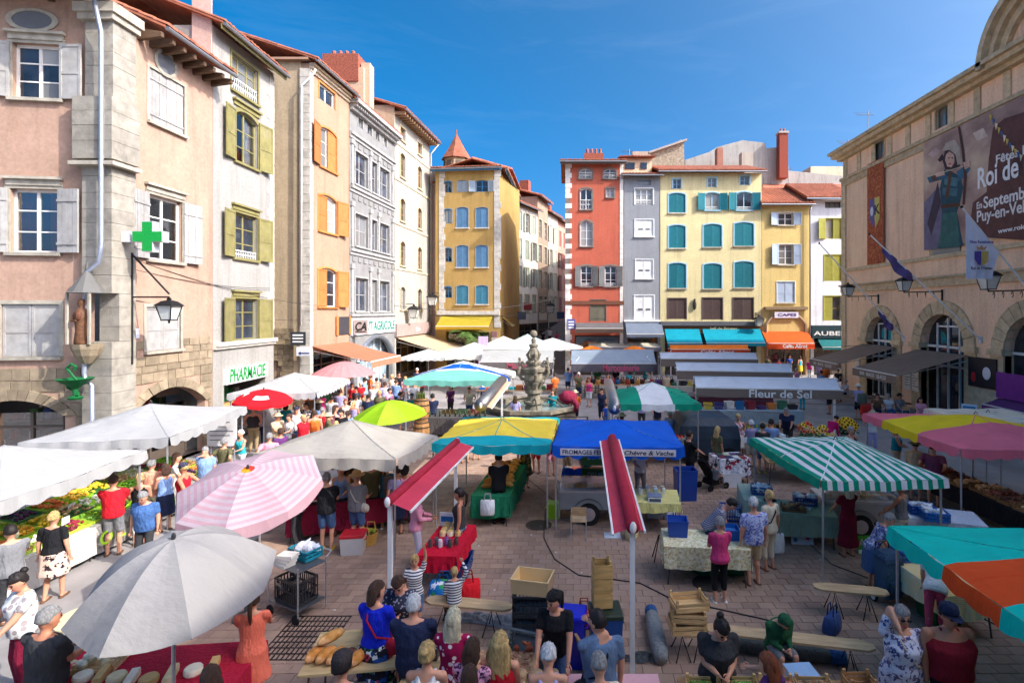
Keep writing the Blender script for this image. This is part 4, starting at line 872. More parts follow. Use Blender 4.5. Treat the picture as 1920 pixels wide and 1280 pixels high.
# --------- right: town hall
XR=19.5;FT=Fac((XR,38.2),(XR,6.0))
def townhall():
 h=thing('town_hall','pink plastered town hall with stone arcade, cornice and clock pediment','building',(XR+3,22,0));Fc=FT
 pl=plaster('plaster_pink',(252,208,170),.3,(226,184,152));st=stone((206,182,144),'stone_hall',.2);wp=paint((228,226,220));dk=glass('glass_dark',(44,44,48))
 U=lambda Y:38.2-Y
 arches=[(U(33.6)-1.45,U(33.6)+1.45),(U(28.0)-1.65,U(28.0)+1.65),(U(22.3)-1.65,U(22.3)+1.65),(U(16.7)-1.65,U(16.7)+1.65),(U(11.1)-1.65,U(11.1)+1.65)];zs=3.7
 ops=[(a,b,0,zs+(b-a)/2,(b-a)/2)for a,b in arches]
 fz=[Fc.op(1638,269,1658,303),Fc.op(1755,203,1781,244)];fz=[(o[0],o[1],o[2],o[3])for o in fz]
 w2=[Fc.op(1738,455,1800,478)]
 wall(Fc,h,0,Fc.L,0,16.2,ops+fz,pl,.45,14)
 for o in fz:window(Fc,h,o,0,paint((84,108,104)),2,2,st,.12,None,gl=dk)
 for i,(a,b)in enumerate(arches):
  voussoirs(Fc,h,a,b,zs,(b-a)/2,.72,13,st,.1)
  m=MB();Fc.box(m,a-.75,a,0,zs,-.3,.08);m.build('pier',st,h,True);m=MB();Fc.box(m,b,b+.75,0,zs,-.3,.08);m.build('pier',st,h,True)
  for p0,p1 in((a-.85,a+.05),(b-.05,b+.85)):m=MB();Fc.box(m,p0,p1,zs-.22,zs+.06,-.3,.2);m.build('impost',st,h,True)
  m=MB();m.poly([Fc.W(a,0,-.4)]+[Fc.W(b,0,-.4)]+[Fc.W(p[0],p[1],-.4)for p in arch_pts(a,b,zs+(b-a)/2,(b-a)/2,14)[::-1]]);g=m.build('glazing',dk,h,True)
  w_=b-a
  for k,(u0,u1,z0,z1)in enumerate([(a,b,zs-.15,zs-.03),(a,b,2.55,2.65),(a,b,.0,.12)]+[(a+w_*q/4-.04,a+w_*q/4+.04,0,zs+(1.5 if q==2 else 1.2)*w_/3.4)for q in(1,2,3)]):
   m=MB();Fc.box(m,u0,u1,z0,z1,-.39,-.3);m.build('glazing_bar',wp,g,True)
  m=MB();Fc.box(m,a+w_/4,b-w_/4,zs+.95,zs+1.03,-.385,-.31);m.build('glazing_bar',wp,g,True)
 def band(z0,z1,out,nm):m=MB();Fc.box(m,-.02-out*.5,Fc.L,z0,z1,-.1,out);m.build(nm,st,h,True)
 zb=Fc.pix(1592,540)[1];band(zb-.3,zb+.12,.14,'belt_course');band(zb+.122,zb+.24,.26,'belt_moulding')
 z2=Fc.pix(1589,512)[1];band(z2+.1,z2+.3,.13,'sill_band')
 band(14.35,14.75,.1,'architrave');band(14.752,14.95,.2,'architrave_moulding');band(16.2,16.4,.35,'cornice_bed');band(16.402,16.65,.7,'corona');band(16.652,16.85,.9,'cymatium')
 for i in range(13):m=MB();u=.2+i*1.75;Fc.box(m,u,u+.42,14.96,16.19,0,.06);m.build('frieze_pilaster',st,h,True)
 m=MB();Fc.box(m,-.03,.5,0,14.34,-.1,.1);m.build('corner_pilaster',st,h,True)
 m=MB();W=Fc.W;m.quad(W(0,16.86,.6),W(Fc.L,16.86,.6),W(Fc.L,19.0,-6.5),W(4,19.0,-6.5));m.quad(W(Fc.L,19,-6.5),W(4,19,-6.5),W(0,16.86,-14),W(Fc.L,16.86,-14));m.poly([W(0,16.86,.6),W(4,19,-6.5),W(0,16.86,-14)]);m.build('roof',tile_mat(),h,True)
 c=Fc.W(U(21.6),16.6,0);n=18
 def ringpts(r,o):return[Vector((XR-o,c.y+r*math.cos(math.pi*i/n),16.5+r*math.sin(math.pi*i/n)))for i in range(n+1)]
 m=MB();m.poly(ringpts(2.2,.1));m.build('tympanum',pl,h,True)
 for i in range(n):
  m=MB()
  for r0,r1,o in((2.0,2.35,.35),(2.35,2.65,.6),(2.65,2.95,.9)):
   A_,B_=ringpts(r0,o),ringpts(r1,o);C_,D_=ringpts(r0,-.4),ringpts(r1,-.4)
   m.hexa([A_[i],A_[i+1],C_[i+1],C_[i],B_[i],B_[i+1],D_[i+1],D_[i]])
  m.build('hood_stone',st,h,True)
 m=MB();cl=[Vector((XR-.2,c.y+1.0*math.cos(2*math.pi*i/28),16.6+1.0*math.sin(2*math.pi*i/28)))for i in range(28)];m.prism(cl,(-.12,0,0));ck=m.build('clock_rim',mat('clock_black',(36,34,36),.5),h,True)
 m=MB();m.prism([Vector((XR-.325,c.y+.82*math.cos(2*math.pi*i/28),16.6+.82*math.sin(2*math.pi*i/28)))for i in range(28)],(-.02,0,0));m.build('clock_face',paint((236,234,226)),ck,True)
 for i in range(12):a=2*math.pi*i/12;m=MB();m.beam((XR-.355,c.y+.62*math.cos(a),16.6+.62*math.sin(a)),(XR-.355,c.y+.78*math.cos(a),16.6+.78*math.sin(a)),.05,.02);m.build('hour_mark',mat('clock_black'),ck,True)
 for a,l_ in((1.2,.4),(2.6,.6)):m=MB();m.beam((XR-.36,c.y,16.6),(XR-.36,c.y+l_*math.cos(a),16.6+l_*math.sin(a)),.05,.02);m.build('clock_hand',mat('clock_black'),ck,True)
 bm_=[cloth((144,124,108),.15),cloth((150,128,110),.15)]
 for(a,b),dz in((arches[0],0),(arches[1],0)):
  o=awning(Fc,h,a-.35,b+.35,zs-.35,3.6,zs-1.35,.4,bm_);lettering('BAR · SNACK · GLACES',.26,Fc.W((a+b)/2,zs-1.58,3.67),Fc.d,(0,0,1),paint((222,214,200)),o,2.4)
 for i,(y0,y1)in enumerate(((31.0,30.4),(30.3,29.7),(36.2,35.8))):
  m=MB();Fc.box(m,U(y0),U(y1),1.0,2.3,.1,.13);s=m.build('menu_board',paint((226,220,204)),h,True)
  for k in range(7):m=MB();Fc.box(m,U(y0)+.06,U(y1)-.06-.1*(k%3),2.15-k*.15,2.18-k*.15,.131,.136);m.build('writing_line',paint((70,60,56)),s,True)
 m=MB();Fc.box(m,U(25.95),U(24.25),1.9,3.3,.1,.16);s=m.build('dark_panel',paint((38,34,36)),h,True)
 m=MB();m.ell(Fc.W(U(25.6),2.35,.17),(.02,.15,.25),8,6);m.build('bell_mark',paint((190,40,46)),s,True);m=MB();m.ell(Fc.W(U(24.8),2.6,.17),(.02,.25,.3),9,7);m.build('flower_mark',paint((220,215,215)),s,True)
 m=MB();Fc.box(m,U(24.2),U(21.0),1.6,2.75,.12,.2);m.build('purple_panel',paint((122,46,138)),h,True)
 awning(Fc,h,U(24.2),U(21.0),1.58,.8,1.3,.2,[cloth((110,60,110)),cloth((110,60,110))])
 m=MB();Fc.box(m,U(25.95),U(24.25),0,1.85,.0,.09);m.build('pier_facing',stone((206,192,160),'stone_facing',.1),h,True)
 a=Fc.op(1630,309,1661,497);m=MB();Fc.box(m,a[0],a[1],a[2],a[3],.12,.14);b=m.build('banner',print_cloth('floral',(170,90,58),[(140,66,44),(190,116,76),(150,80,50)],9),h,True)
 u,z=Fc.pix(1644,398)
 for s,cc in((0,(108,90,150)),(1,(206,186,96))):
  x0=u+(-.55 if s==0 else .01);x1=u+(-.01 if s==0 else .55);pts=[(x0,z+.9),(x1,z+.9),(x1,z-(.9 if s==0 else .5)),(x0+(.2 if s==0 else .1),z-(.7 if s==0 else 1.0)),(x0,z-.3)]
  m=MB();m.prism([Fc.W(p,q,.142)for p,q in pts],Fc.n*.012);m.build('crest_half',paint(cc),b,True)
 lettering('K',.9,Fc.W(u+.27,z+.1,.158),Fc.d,(0,0,1),paint((40,36,50)),b)
 m=MB();m.ell(Fc.W(u-.28,z+.1,.16),(.02,.18,.3),8,6);m.build('crest_beast',paint((226,226,236)),b,True)
 a=Fc.op(1737,268,1990,470);m=MB();Fc.box(m,a[0],a[1],a[2],a[3],.12,.15)
 pm,n_,l_,bs=_new('poster_print');v=_tc(n_,l_,'Object',(1,.35,.5));f=_noise(n_,l_,v,.9,6,.6)
 l_.new(_ramp(n_,l_,f,[(.3,lin((126,96,86))),(.45,lin((166,134,118))),(.6,lin((206,176,146))),(.75,lin((232,206,170)))]),bs.inputs['Base Color']);bs.inputs['Roughness'].default_value=.7
 po=m.build('poster',pm,h,True)
 def art(pts,c,o,nm='printed_shape'):
  m=MB();m.prism([Fc.W(*Fc.pix(x,y),o)for x,y in pts],Fc.n*.002);return m.build(nm,paint(c,.7,.25),po,True)
 art([(1860,300),(1868,240),(1890,222),(1960,200),(1990,190),(1990,455),(1850,445),(1820,460),(1830,380),(1856,360)],(104,66,58),.153,'printed_castle')
 art([(1738,380),(1765,350),(1790,380),(1800,462),(1738,469)],(110,100,120),.153,'printed_hill')
 art([(1776,318),(1790,322),(1806,330),(1812,352),(1806,380),(1800,398),(1812,460),(1768,466),(1772,400),(1768,352)],(34,70,80),.157,'printed_tunic')
 art([(1774,400),(1800,398),(1806,463),(1764,466)],(60,106,100),.16,'printed_skirt')
 art([(1776,322),(1760,326),(1744,333),(1748,343),(1768,338),(1784,334)],(58,96,116),.161,'printed_sleeve')
 art([(1800,322),(1814,312),(1822,306),(1826,318),(1812,334),(1804,340)],(58,96,116),.161,'printed_sleeve')
 art([(1778,282),(1786,270),(1796,268),(1804,282),(1806,312),(1798,318),(1790,318),(1778,318),(1773,300)],(60,44,44),.163,'printed_hair')
 art([(1780,290),(1786,284),(1795,290),(1796,304),(1790,314),(1782,312),(1778,300)],(206,164,142),.166,'printed_face')
 art([(1772,284),(1780,268),(1796,262),(1806,276),(1808,306),(1802,310),(1798,290),(1786,281)],(176,160,142),.169,'printed_hood')
 art([(1802,238),(1806,236),(1814,280),(1819,330),(1815,384),(1811,384),(1814,330),(1809,280)],(84,52,44),.172,'printed_bow')
 art([(1812,305),(1824,300),(1826,312),(1816,318)],(200,158,138),.174,'printed_hand');art([(1758,325),(1776,320),(1778,328),(1762,332)],(200,158,138),.174,'printed_hand')
 for pts,c,o,nm in(([(1784,296),(1787,295),(1787,297),(1784,298)],(40,30,30),.168,'printed_eye'),([(1790,295),(1794,296),(1793,298),(1790,297)],(40,30,30),.168,'printed_eye'),([(1784,307),(1790,306),(1789,309),(1785,309)],(150,70,66),.168,'printed_mouth'),([(1786,320),(1792,322),(1784,372),(1778,370)],(96,62,44),.1625,'printed_strap'),([(1770,384),(1806,380),(1806,387),(1770,391)],(90,58,40),.1625,'printed_belt'),([(1752,330),(1762,327),(1764,338),(1755,340)],(100,70,54),.1645,'printed_bracer'),([(1776,330),(1804,334),(1800,350),(1776,346)],(70,110,116),.1605,'printed_breastplate'),([(1774,352),(1802,354),(1800,368),(1772,366)],(62,98,106),.1605,'printed_breastplate'),([(1764,340),(1770,380),(1752,440),(1744,420)],(70,54,66),.1555,'printed_cape'),([(1742,332),(1824,308),(1824,309.2),(1742,333.5)],(216,200,170),.178,'printed_arrow'),([(1773,288),(1764,300),(1768,304),(1776,298)],(52,38,40),.1635,'printed_hair'),([(1880,330),(1892,300),(1900,318),(1912,280),(1922,300),(1930,330)],(84,52,48),.155,'printed_towers'),([(1745,290),(1760,276),(1768,284),(1756,296)],(190,160,150),.1545,'printed_cloud'),([(1830,250),(1850,240),(1858,256),(1838,264)],(206,182,160),.1545,'printed_cloud')):art(pts,c,o,nm)
 for i,c in enumerate([(206,176,80),(70,100,140),(226,214,180)]*4):
  x=1862+i*5.2;y=214+i*8.5-.15*i*i;art([(x,y),(x+6,y+2),(x+2,y+14)],c,.176,'printed_pennant')
 ink=paint((236,230,222))
 def word(t,x,y,px_w,size):u0,z0=Fc.pix(x,y);u1,_=Fc.pix(x+px_w,y);lettering(t,size,Fc.W(u0,z0,.16),Fc.d,(0,0,1),ink,po,u1-u0,align='LEFT')
 word('Fêtes Renaissance',1873,301,170,.55);word('Roi de l’Oiseau',1838,338,210,1.35);word('En',1837,387,10,.45);word('Septembre',1850,382,100,.75);word('Puy-en-Velay',1837,408,112,.75);word('www.roideloiseau',1878,434,100,.3)
 m=MB();Fc.box(m,a[0]+.3,a[0]+2.6,z2+.31,a[2]-.01,.0,.05);m.build('window_strip',dk,h,True)
 nb=thing('unseen_shadow_house','unseen tall house added beyond the right edge to shade the near paving','house',(27,-3,0));m=MB();m.box(19.6,33,-14,5.9,0,21.5);m.build('wall',pl,nb,True);m=MB();m.prism([(19,-14.5,21.5),(33.5,-14.5,21.5),(26,-14.5,24)],(0,20.6,0));m.build('roof',tile_mat(),nb,True)  # first block is out of view, added and sized to shade the near paving
 vb=thing('viewing_house','plastered house with the window this view is taken from','house',(4,-6,0));m=MB();m.box(-2,19.4,-12,-1.2,0,10);m.build('wall',plaster('plaster_cream'),vb,True);m=MB();m.prism([(-2.4,-12.4,10),(-2.4,-.8,10),(-2.4,-6.6,12)],(22,0,0));m.build('roof',tile_mat(),vb,True)
townhall()
# --------- market furniture: builders
POLE=lambda:metal((196,198,202),.35,'steel_pole')
def canopy(label,c,half,yaw,rim,apex,mats,band=None,nb=1,val=.24,scal=6,name='market_canopy',poles=True,legs=None,sag=.06,group=None,val_mat=None,finial=True,cat='canopy',rimcol=None):
 """four-sided market cover: pitched cloth with sag, hanging scalloped valances, frame and poles. band(u,v)->material"""
 t=thing(name,label,cat,(c[0],c[1],0),yaw,group);hx,hy=half;n=24;mb=MB()
 def z(u,v):
  m=max(abs(u),abs(v));k=(1-m);zz=rim+(apex-rim)*(k**.92)
  e=1-m
  zz-=sag*math.sin(math.pi*min(1,k))*(.55+.45*math.cos(4*math.atan2(v,u))*-1)+.02*math.sin(u*9+v*5)*(1-k)*.5
  if m>.999:zz-=.06*(1-abs(min(abs(u),abs(v))))**1.5*.6
  return zz
 g=[[(hx*(2*i/n-1),hy*(2*j/n-1),z(2*i/n-1,2*j/n-1))for j in range(n+1)]for i in range(n+1)]
 for i in range(n):
  for j in range(n):mb.quad(g[i][j],g[i+1][j],g[i+1][j+1],g[i][j+1],band((i+.5)/n,(j+.5)/n)if band else 0)
 cv=mb.build('cover',mats,t,smooth=True)
 for dx,dy in((1,1),(1,-1),(-1,1),(-1,-1),(1,0),(-1,0),(0,1),(0,-1)):
  m=MB();pts=[Vector((hx*dx*q/12,hy*dy*q/12,z(dx*q/12,dy*q/12)+.004))for q in range(13)];sd=Vector((-dy*hy,dx*hx,0)).normalized()*.012
  for p,q in zip(pts[:-1],pts[1:]):m.quad(p-sd,q-sd,q+sd,p+sd,0)
  sm_=band(.5+.45*dx,.5+.45*dy)if band else 0
  m.build('seam',mats[sm_],t)
 if val:
  for s_,(fx,ax)in enumerate((('y',-1),('y',1),('x',-1),('x',1))):
   m=MB();N=48
   for i in range(N):
    a,b=i/N,(i+1)/N
    def pt(q,low):
     w=2*q-1;x,y=(hx*w,hy*ax)if fx=='y' else(hx*ax,hy*w);zz=z(w,ax)if fx=='y' else z(ax,w)
     o=.012*math.sin(q*40)+.015
     if low:zz-=val*(.74+.26*abs(math.sin(math.pi*q*scal)));o+=.03
     if fx=='y':y+=o*ax
     else:x+=o*ax
     return(x,y,zz)
    q=(a+b)/2;mi=(band(q,.001 if ax<0 else .999)if fx=='y' else band(.001 if ax<0 else .999,q))if band else 0
    m.quad(pt(a,0),pt(b,0),pt(b,1),pt(a,1),mi)
   m.build('valance',val_mat or mats,t,smooth=True)
 if poles:
  for sx in(-1,1):
   for sy in(-1,1):
    m=MB();m.tube([(sx*(hx-.08),sy*(hy-.08),0),(sx*(hx-.08),sy*(hy-.08),rim-.03)],.022,8);m.build('pole',POLE(),t)
 else:
  m=MB();m.tube([(0,0,0),(0,0,apex-.03)],.03,8);m.build('pole',POLE(),t)
 for sx in(-1,1):
  for sy in(-1,1):m=MB();m.tube([(0,0,apex-.06),(sx*hx*.96,sy*hy*.96,rim-.05)],.014,5);m.build('rib',POLE(),t)
 if finial:m=MB();m.tube([(-.05,0,apex+.01),(0,0,apex+.09),(.06,0,apex+.02)],.012,5);m.build('lifting_ring',metal((70,66,64)),t)
 return t
def parasol(label,c,r,rim,apex,n,mats,pick,tilt=(0,0),val=.0,name='parasol',rings=8,scal=True,dome=.35,rot=0.0,base=True,sag=.05):
 t=thing(name,label,'parasol',(c[0],c[1],0));K=6;tx,ty=tilt;mb=MB();Rm=Matrix.Rotation(R(tx),4,'X')@Matrix.Rotation(R(ty),4,'Y')
 def pt(q,a):
  f=a-math.floor(a);th=2*math.pi*a/n+rot;chord=math.cos(math.pi/n)/math.cos(math.pi*(2*f-1)/n)
  rr=r*q*chord;zz=(apex-rim)*(1-q**(1+dome*1.6))-sag*math.sin(math.pi*f)*q*(1-.3*q)
  v=Rm@Vector((rr*math.cos(th),rr*math.sin(th),zz+rim-apex));return(v.x,v.y,v.z+apex)
 for g_ in range(n):
  for i in range(rings):
   for k in range(K):
    a0,a1=g_+k/K,g_+(k+1)/K;q0,q1=i/rings,(i+1)/rings
    a1e=a1-1e-6
    if i==0:mb.add([pt(0,a0),pt(q1,a0),pt(q1,a1e)],[(0,1,2)],pick(g_,i))
    else:mb.quad(pt(q0,a0),pt(q1,a0),pt(q1,a1e),pt(q0,a1e),pick(g_,i))
 mb.build('cover',mats,t,smooth=True)
 if val:
  for g_ in range(n):
   m=MB()
   for k in range(K):
    a0,a1=g_+k/K,g_+(k+1)/K-1e-6;p,q=pt(1,a0),pt(1,a1);d0=val*(.7+.3*math.sin(math.pi*(k/K)));d1=val*(.7+.3*math.sin(math.pi*((k+1)/K)))
    m.quad(p,q,(q[0]*1.015,q[1]*1.015,q[2]-d1),(p[0]*1.015,p[1]*1.015,p[2]-d0),pick(g_,rings))
   m.build('valance',mats,t,smooth=True)
 m=MB();m.tube([(0,0,0),(0,0,apex-.02)],.022,8);m.build('pole',POLE(),t)
 for g_ in range(n):m=MB();p=pt(1,g_+1e-4);q=pt(.06,g_+1e-4);m.tube([(q[0],q[1],q[2]-.03),(p[0]*.98,p[1]*.98,p[2]-.015)],.008,4);m.build('rib',metal((90,90,92)),t)
 m=MB();m.ell((0,0,apex+.03),(.025,.025,.05),8,6);m.build('finial',metal((70,70,74)),t)
 if base:m=MB();m.lathe((0,0,0),[(.25,0),(.25,.05),(.06,.09),(.05,.3)],14);m.build('base',mat('cast_base',(90,90,90)),t)
 return t
def table(label,c,size,yaw=0,h=.75,top=None,legs=None,name='table',cat='table',group=None):
 t=thing(name,label,cat,(c[0],c[1],0),yaw,group);a,b=size[0]/2,size[1]/2
 m=MB();m.box(-a,a,-b,b,h-.035,h);m.build('tabletop',top or wood(),t)
 for sx in(-1,1):
  for sy in(-1,1):m=MB();m.tube([(sx*(a-.06),sy*(b-.02),0),(sx*(a-.12),sy*(b-.08),h-.035)],.016,6);m.build('leg',legs or metal((90,88,86)),t)
 return t
def drape(label,c,size,yaw,h,drop,material,name='tablecloth',cat='tablecloth',thick=.006,sides='nsew',uneven=.03):
 """cloth lying on a table: flat top, hanging sides with folds"""
 m=MB();a,b=size[0]/2+.015,size[1]/2+.015;N=20;z=h+thick
 m.quad((-a,-b,z),(a,-b,z),(a,b,z),(-a,b,z))
 def side(p,q,nx,ny):
  for i in range(N):
   def pt(t_,k):
    x,y=p[0]+(q[0]-p[0])*t_,p[1]+(q[1]-p[1])*t_;o=k*(.02+.018*math.sin(t_*31)+.012*math.sin(t_*13+1));return(x+nx*o,y+ny*o,z-drop*k-(uneven*math.sin(t_*5)if k==1 else 0))
   for k0,k1 in((0,.06),(.06,.5),(.5,1)):m.quad(pt(i/N,k0),pt((i+1)/N,k0),pt((i+1)/N,k1),pt(i/N,k1))
 if 's' in sides:side((-a,-b),(a,-b),0,-1)
 if 'n' in sides:side((a,b),(-a,b),0,1)
 if 'e' in sides:side((a,-b),(a,b),1,0)
 if 'w' in sides:side((-a,b),(-a,-b),-1,0)
 o=m.build(name,material,None,False,True,(c[0],c[1],0),yaw);return tag(o,label,cat)
def heap(m,hx,hy,z0,n,r,hz=.1,mats=1,el=1.0,fn=None):
 for i in range(n):
  x,y=random.uniform(-hx,hx),random.uniform(-hy,hy);d=max(abs(x/hx),abs(y/hy));rr=r*random.uniform(.8,1.2)
  c=Vector((x,y,z0+hz*(1-d*d)*random.uniform(.6,1)+rr*.4));e=Matrix.Rotation(random.uniform(0,3.14),3,'Z')@Matrix.Rotation(random.uniform(-.5,.5),3,'X');s=Vector((rr*el*random.uniform(.8,1.25),rr*random.uniform(.75,1.1)/(el**.4),rr*random.uniform(.75,1.05)/(el**.4)))
  m.ell((0,0,0),1.0,7,5,random.randrange(mats),lambda p:c+e@Vector((p.x*s.x,p.y*s.y,p.z*s.z)))
  if i%4==0 and el<1.3:
   a=random.uniform(0,6.3);q=Vector((math.cos(a),math.sin(a),.5))*rr*1.9;t_=Vector((-q.y,q.x,0))*.35;m.quad(c+Vector((0,0,rr*.7)),c+q*.6+t_,c+q+Vector((0,0,rr*.3)),c+q*.6-t_,random.randrange(mats))
def crate(label,loc,yaw,size=(.6,.4,.22),col=(212,178,128),kind='wood',fill=None,fn=60,fr=.035,name='crate',group=None,fh=.08,tilt=None,el=1.0,cat='crate'):
 """slatted box; fill = list of colours for the produce heap"""
 t=thing(name,label,cat,loc,yaw,group);a,b,h=size[0]/2,size[1]/2,size[2]
 if tilt:t.rotation_euler=(R(tilt[0]),R(tilt[1]),R(yaw))
 mt=wood(col)if kind=='wood' else plastic(col)
 m=MB();m.box(-a,a,-b,b,0,.012);m.build('bottom',mt,t)
 if kind=='wood':
  k=3 if h>.17 else 2
  for i in range(k):
   z0=.02+(h-.02)*i/k;z1=z0+(h-.02)/k-.018
   for y0,y1 in((-b,-b+.01),(b-.01,b)):m=MB();m.box(-a,a,y0,y1,z0,z1);m.build('slat',mt,t)
   for x0,x1 in((-a,-a+.012),(a-.012,a)):m=MB();m.box(x0,x1,-b+.011,b-.011,z0,z1);m.build('slat',mt,t)
  for sx in(-1,1):
   for sy in(-1,1):m=MB();m.cbox((sx*(a-.03),sy*(b-.03),h/2+.02),(.035,.035,h+.03));m.build('corner_post',mt,t)
 else:
  for(x0,y0,x1,y1)in((-a,-b,a,-b),(a,-b,a,b),(a,b,-a,b),(-a,b,-a,-b)):
   m=MB();p=lambda q,z:(x0+(x1-x0)*q,y0+(y1-y0)*q,z)
   m.beam(p(0,h-.015),p(1,h-.015),.03,.03);m.beam(p(0,.03),p(1,.03),.015,.05);m.beam(p(0,h*.55),p(1,h*.55),.012,.03)
   L=math.hypot(x1-x0,y1-y0);nb=int(L/.06)
   for i in range(nb+1):m.beam(p(i/nb,.03),p(i/nb,h-.015),.012,.02)
   m.build('wall',mt,t)
 if fill:
  m=MB();heap(m,a-.05,b-.05,h*.55,fn,fr,fh,len(fill),el);stuff(m.build('produce',[mat('food_%d_%d_%d'%c,c,.45,.25,12,.1,40)for c in fill],t))
 return t
def tray(label,loc,yaw,size,col,fill,fn=50,fr=.03,el=1.0,fh=.06,group=None,cat='tray',name='produce_tray',tilt=None):
 t=thing(name,label,cat,loc,yaw,group);a,b,h=size[0]/2,size[1]/2,size[2];m=MB()
 if tilt:t.rotation_euler=(R(tilt[0]),R(tilt[1]),R(yaw))
 m.box(-a,a,-b,b,0,.01);w=.012
 m.box(-a,a,-b,-b+w,.0101,h);m.box(-a,a,b-w,b,.0101,h);m.box(-a,-a+w,-b+w+.0005,b-w-.0005,.0101,h);m.box(a-w,a,-b+w+.0005,b-w-.0005,.0101,h)
 m.build('body',plastic(col),t)
 m=MB();heap(m,a-.03,b-.03,h*.5,fn,fr,fh,len(fill),el);stuff(m.build('produce',[mat('food_%d_%d_%d'%c,c,.45,.25,12,.1,40)for c in fill],t))
 return t
def bin_box(label,loc,yaw,size,col,lid=None,name='plastic_box',cat='box',taper=.9,handles=True,open_in=None):
 t=thing(name,label,cat,loc,yaw);a,b,h=size[0]/2,size[1]/2,size[2];k=taper
 rg=lambda s,z:[(-a*s,-b*s,z),(a*s,-b*s,z),(a*s,b*s,z),(-a*s,b*s,z)]
 m=MB()
 if lid is None:m.loft([rg(k*.9,.02),rg(k,0),rg(1,h-.03),rg(1.03,h-.03),rg(1.03,h),rg(.95,h),rg(k*.92,.03)],0,True)
 else:m.loft([rg(k,0),rg(1,h)],0,True)
 m.build('body',plastic(col),t)
 if lid is not None:
  m=MB();m.loft([rg(1.04,h+.001),rg(1.04,h+.05),rg(.96,h+.075)]);l_=m.build('lid',plastic(lid),t)
 if handles:
  for sx in(-1,1):m=MB();m.tube([(sx*a*.99,-.08,h*.8),(sx*(a+.04),-.05,h*.8),(sx*(a+.04),.05,h*.8),(sx*a*.99,.08,h*.8)],.012,5);m.build('handle',plastic(lid or tuple(int(v*.8)for v in col)),t)
 if open_in:m=MB();m.box(-a*.9,a*.9,-b*.9,b*.9,h*.6,h*.62);m.build('contents',mat('in_%d_%d_%d'%open_in,open_in,.7,.3,12),t)
 return t
def bench(label,a,b,h=.45,wd=.3,col=(190,160,120),legs=2,name='bench',cat='bench'):
 a,b=Vector(a),Vector(b);d=(b-a);L=d.length;yaw=math.degrees(math.atan2(d.y,d.x));c=(a+b)/2
 t=thing(name,label,cat,(c.x,c.y,0),yaw);m=MB();N=8
 m.loft([[(-L/2+e,-wd/2+i,h),(-L/2+e,wd/2-i,h),(-L/2+e,wd/2-i,h+.035),(-L/2+e,-wd/2+i,h+.035)]for e,i in((0,wd*.3),(.12,.01),(L/2,0),(L-.12,.01),(L,wd*.3))]);m.build('plank',wood(col),t)
 for x in(-L/2+.35,L/2-.35):
  for s in(-1,1):
   m=MB();m.tube([(x-.12,s*wd*.6,0),(x,s*wd*.25,h*.95),(x+.12,s*wd*.6,0)],.012,5);m.build('leg',metal((44,42,42),.6),t)
 return t
def freestand_awning(label,a,b,z,half,drop,mats,valh=.22,text=None,tcol=WHITE,posts=True,name='stand_awning',roll=.07,face=1,flat=.1,one=False):
 """double awning carried on a bar between two posts"""
 a,b=Vector((a[0],a[1],0)),Vector((b[0],b[1],0));d=b-a;L=d.length;u=d.normalized();n=Vector((u.y,-u.x,0));c=(a+b)/2
 t=thing(name,label,'awning',(c.x,c.y,0));W=lambda s,o,zz:(u*s+n*o+Vector((0,0,zz)))
 m=MB();m.tube([W(-L/2,0,z),W(L/2,0,z)],roll,10);m.build('roller',mats[0],t,smooth=True)
 for s in((1,)if one else(1,-1)):
  m=MB();k=6;K=12
  for j in range(K):
   x0,x1=-L/2+.05+(L-.1)*j/K,-L/2+.05+(L-.1)*(j+1)/K
   for i in range(k):
    q0,q1=i/k,(i+1)/k;f=lambda x,q:W(x,s*(roll+half*q),z+.02-drop*q-flat*math.sin(math.pi*q));m.quad(f(x0,q0),f(x1,q0),f(x1,q1),f(x0,q1))
  m.build('cover',mats[0],t,smooth=True)
  m=MB();m.beam(W(-L/2,s*(roll+half),z-drop),W(L/2,s*(roll+half),z-drop),.045,.05);m.build('front_bar',paint((226,224,218)),t)
  m=MB()
  for j in range(K):
   x0,x1=-L/2+.05+(L-.1)*j/K,-L/2+.05+(L-.1)*(j+1)/K;m.quad(W(x0,s*(roll+half+.03),z-drop-.02),W(x1,s*(roll+half+.03),z-drop-.02),W(x1,s*(roll+half+.035),z-drop-.02-valh),W(x0,s*(roll+half+.035),z-drop-.02-valh))
  v=m.build('valance',mats[1],t)
  for x in(-L/2+.2,L/2-.2):m=MB();m.tube([W(x,0,z-.08),W(x*.86,s*half*.5,z-.1-drop*.4),W(x,s*half,z-drop-.02)],.018,5);m.build('arm',paint((226,224,218)),t)
  if text and s==1:
   lettering(text,valh*1.25,Vector((c.x,c.y,0))+W(L*.08,(roll+half+.045),z-drop-.03-valh/2),u,(0,0,1),paint(tcol),t,L*.42)
 if posts:
  for x in(-L/2+.12,L/2-.12):
   m=MB();m.box(-.035,.035,-.035,.035,.02,z-.05);o=W(x,0,0);m.v=[(p[0]+o.x,p[1]+o.y,p[2])for p in m.v];m.build('post',paint((232,230,224)),t)
   m=MB();m.box(o.x-.2,o.x+.2,o.y-.2,o.y+.2,0,.03);m.build('foot_plate',paint((206,210,214)),t)
 return t
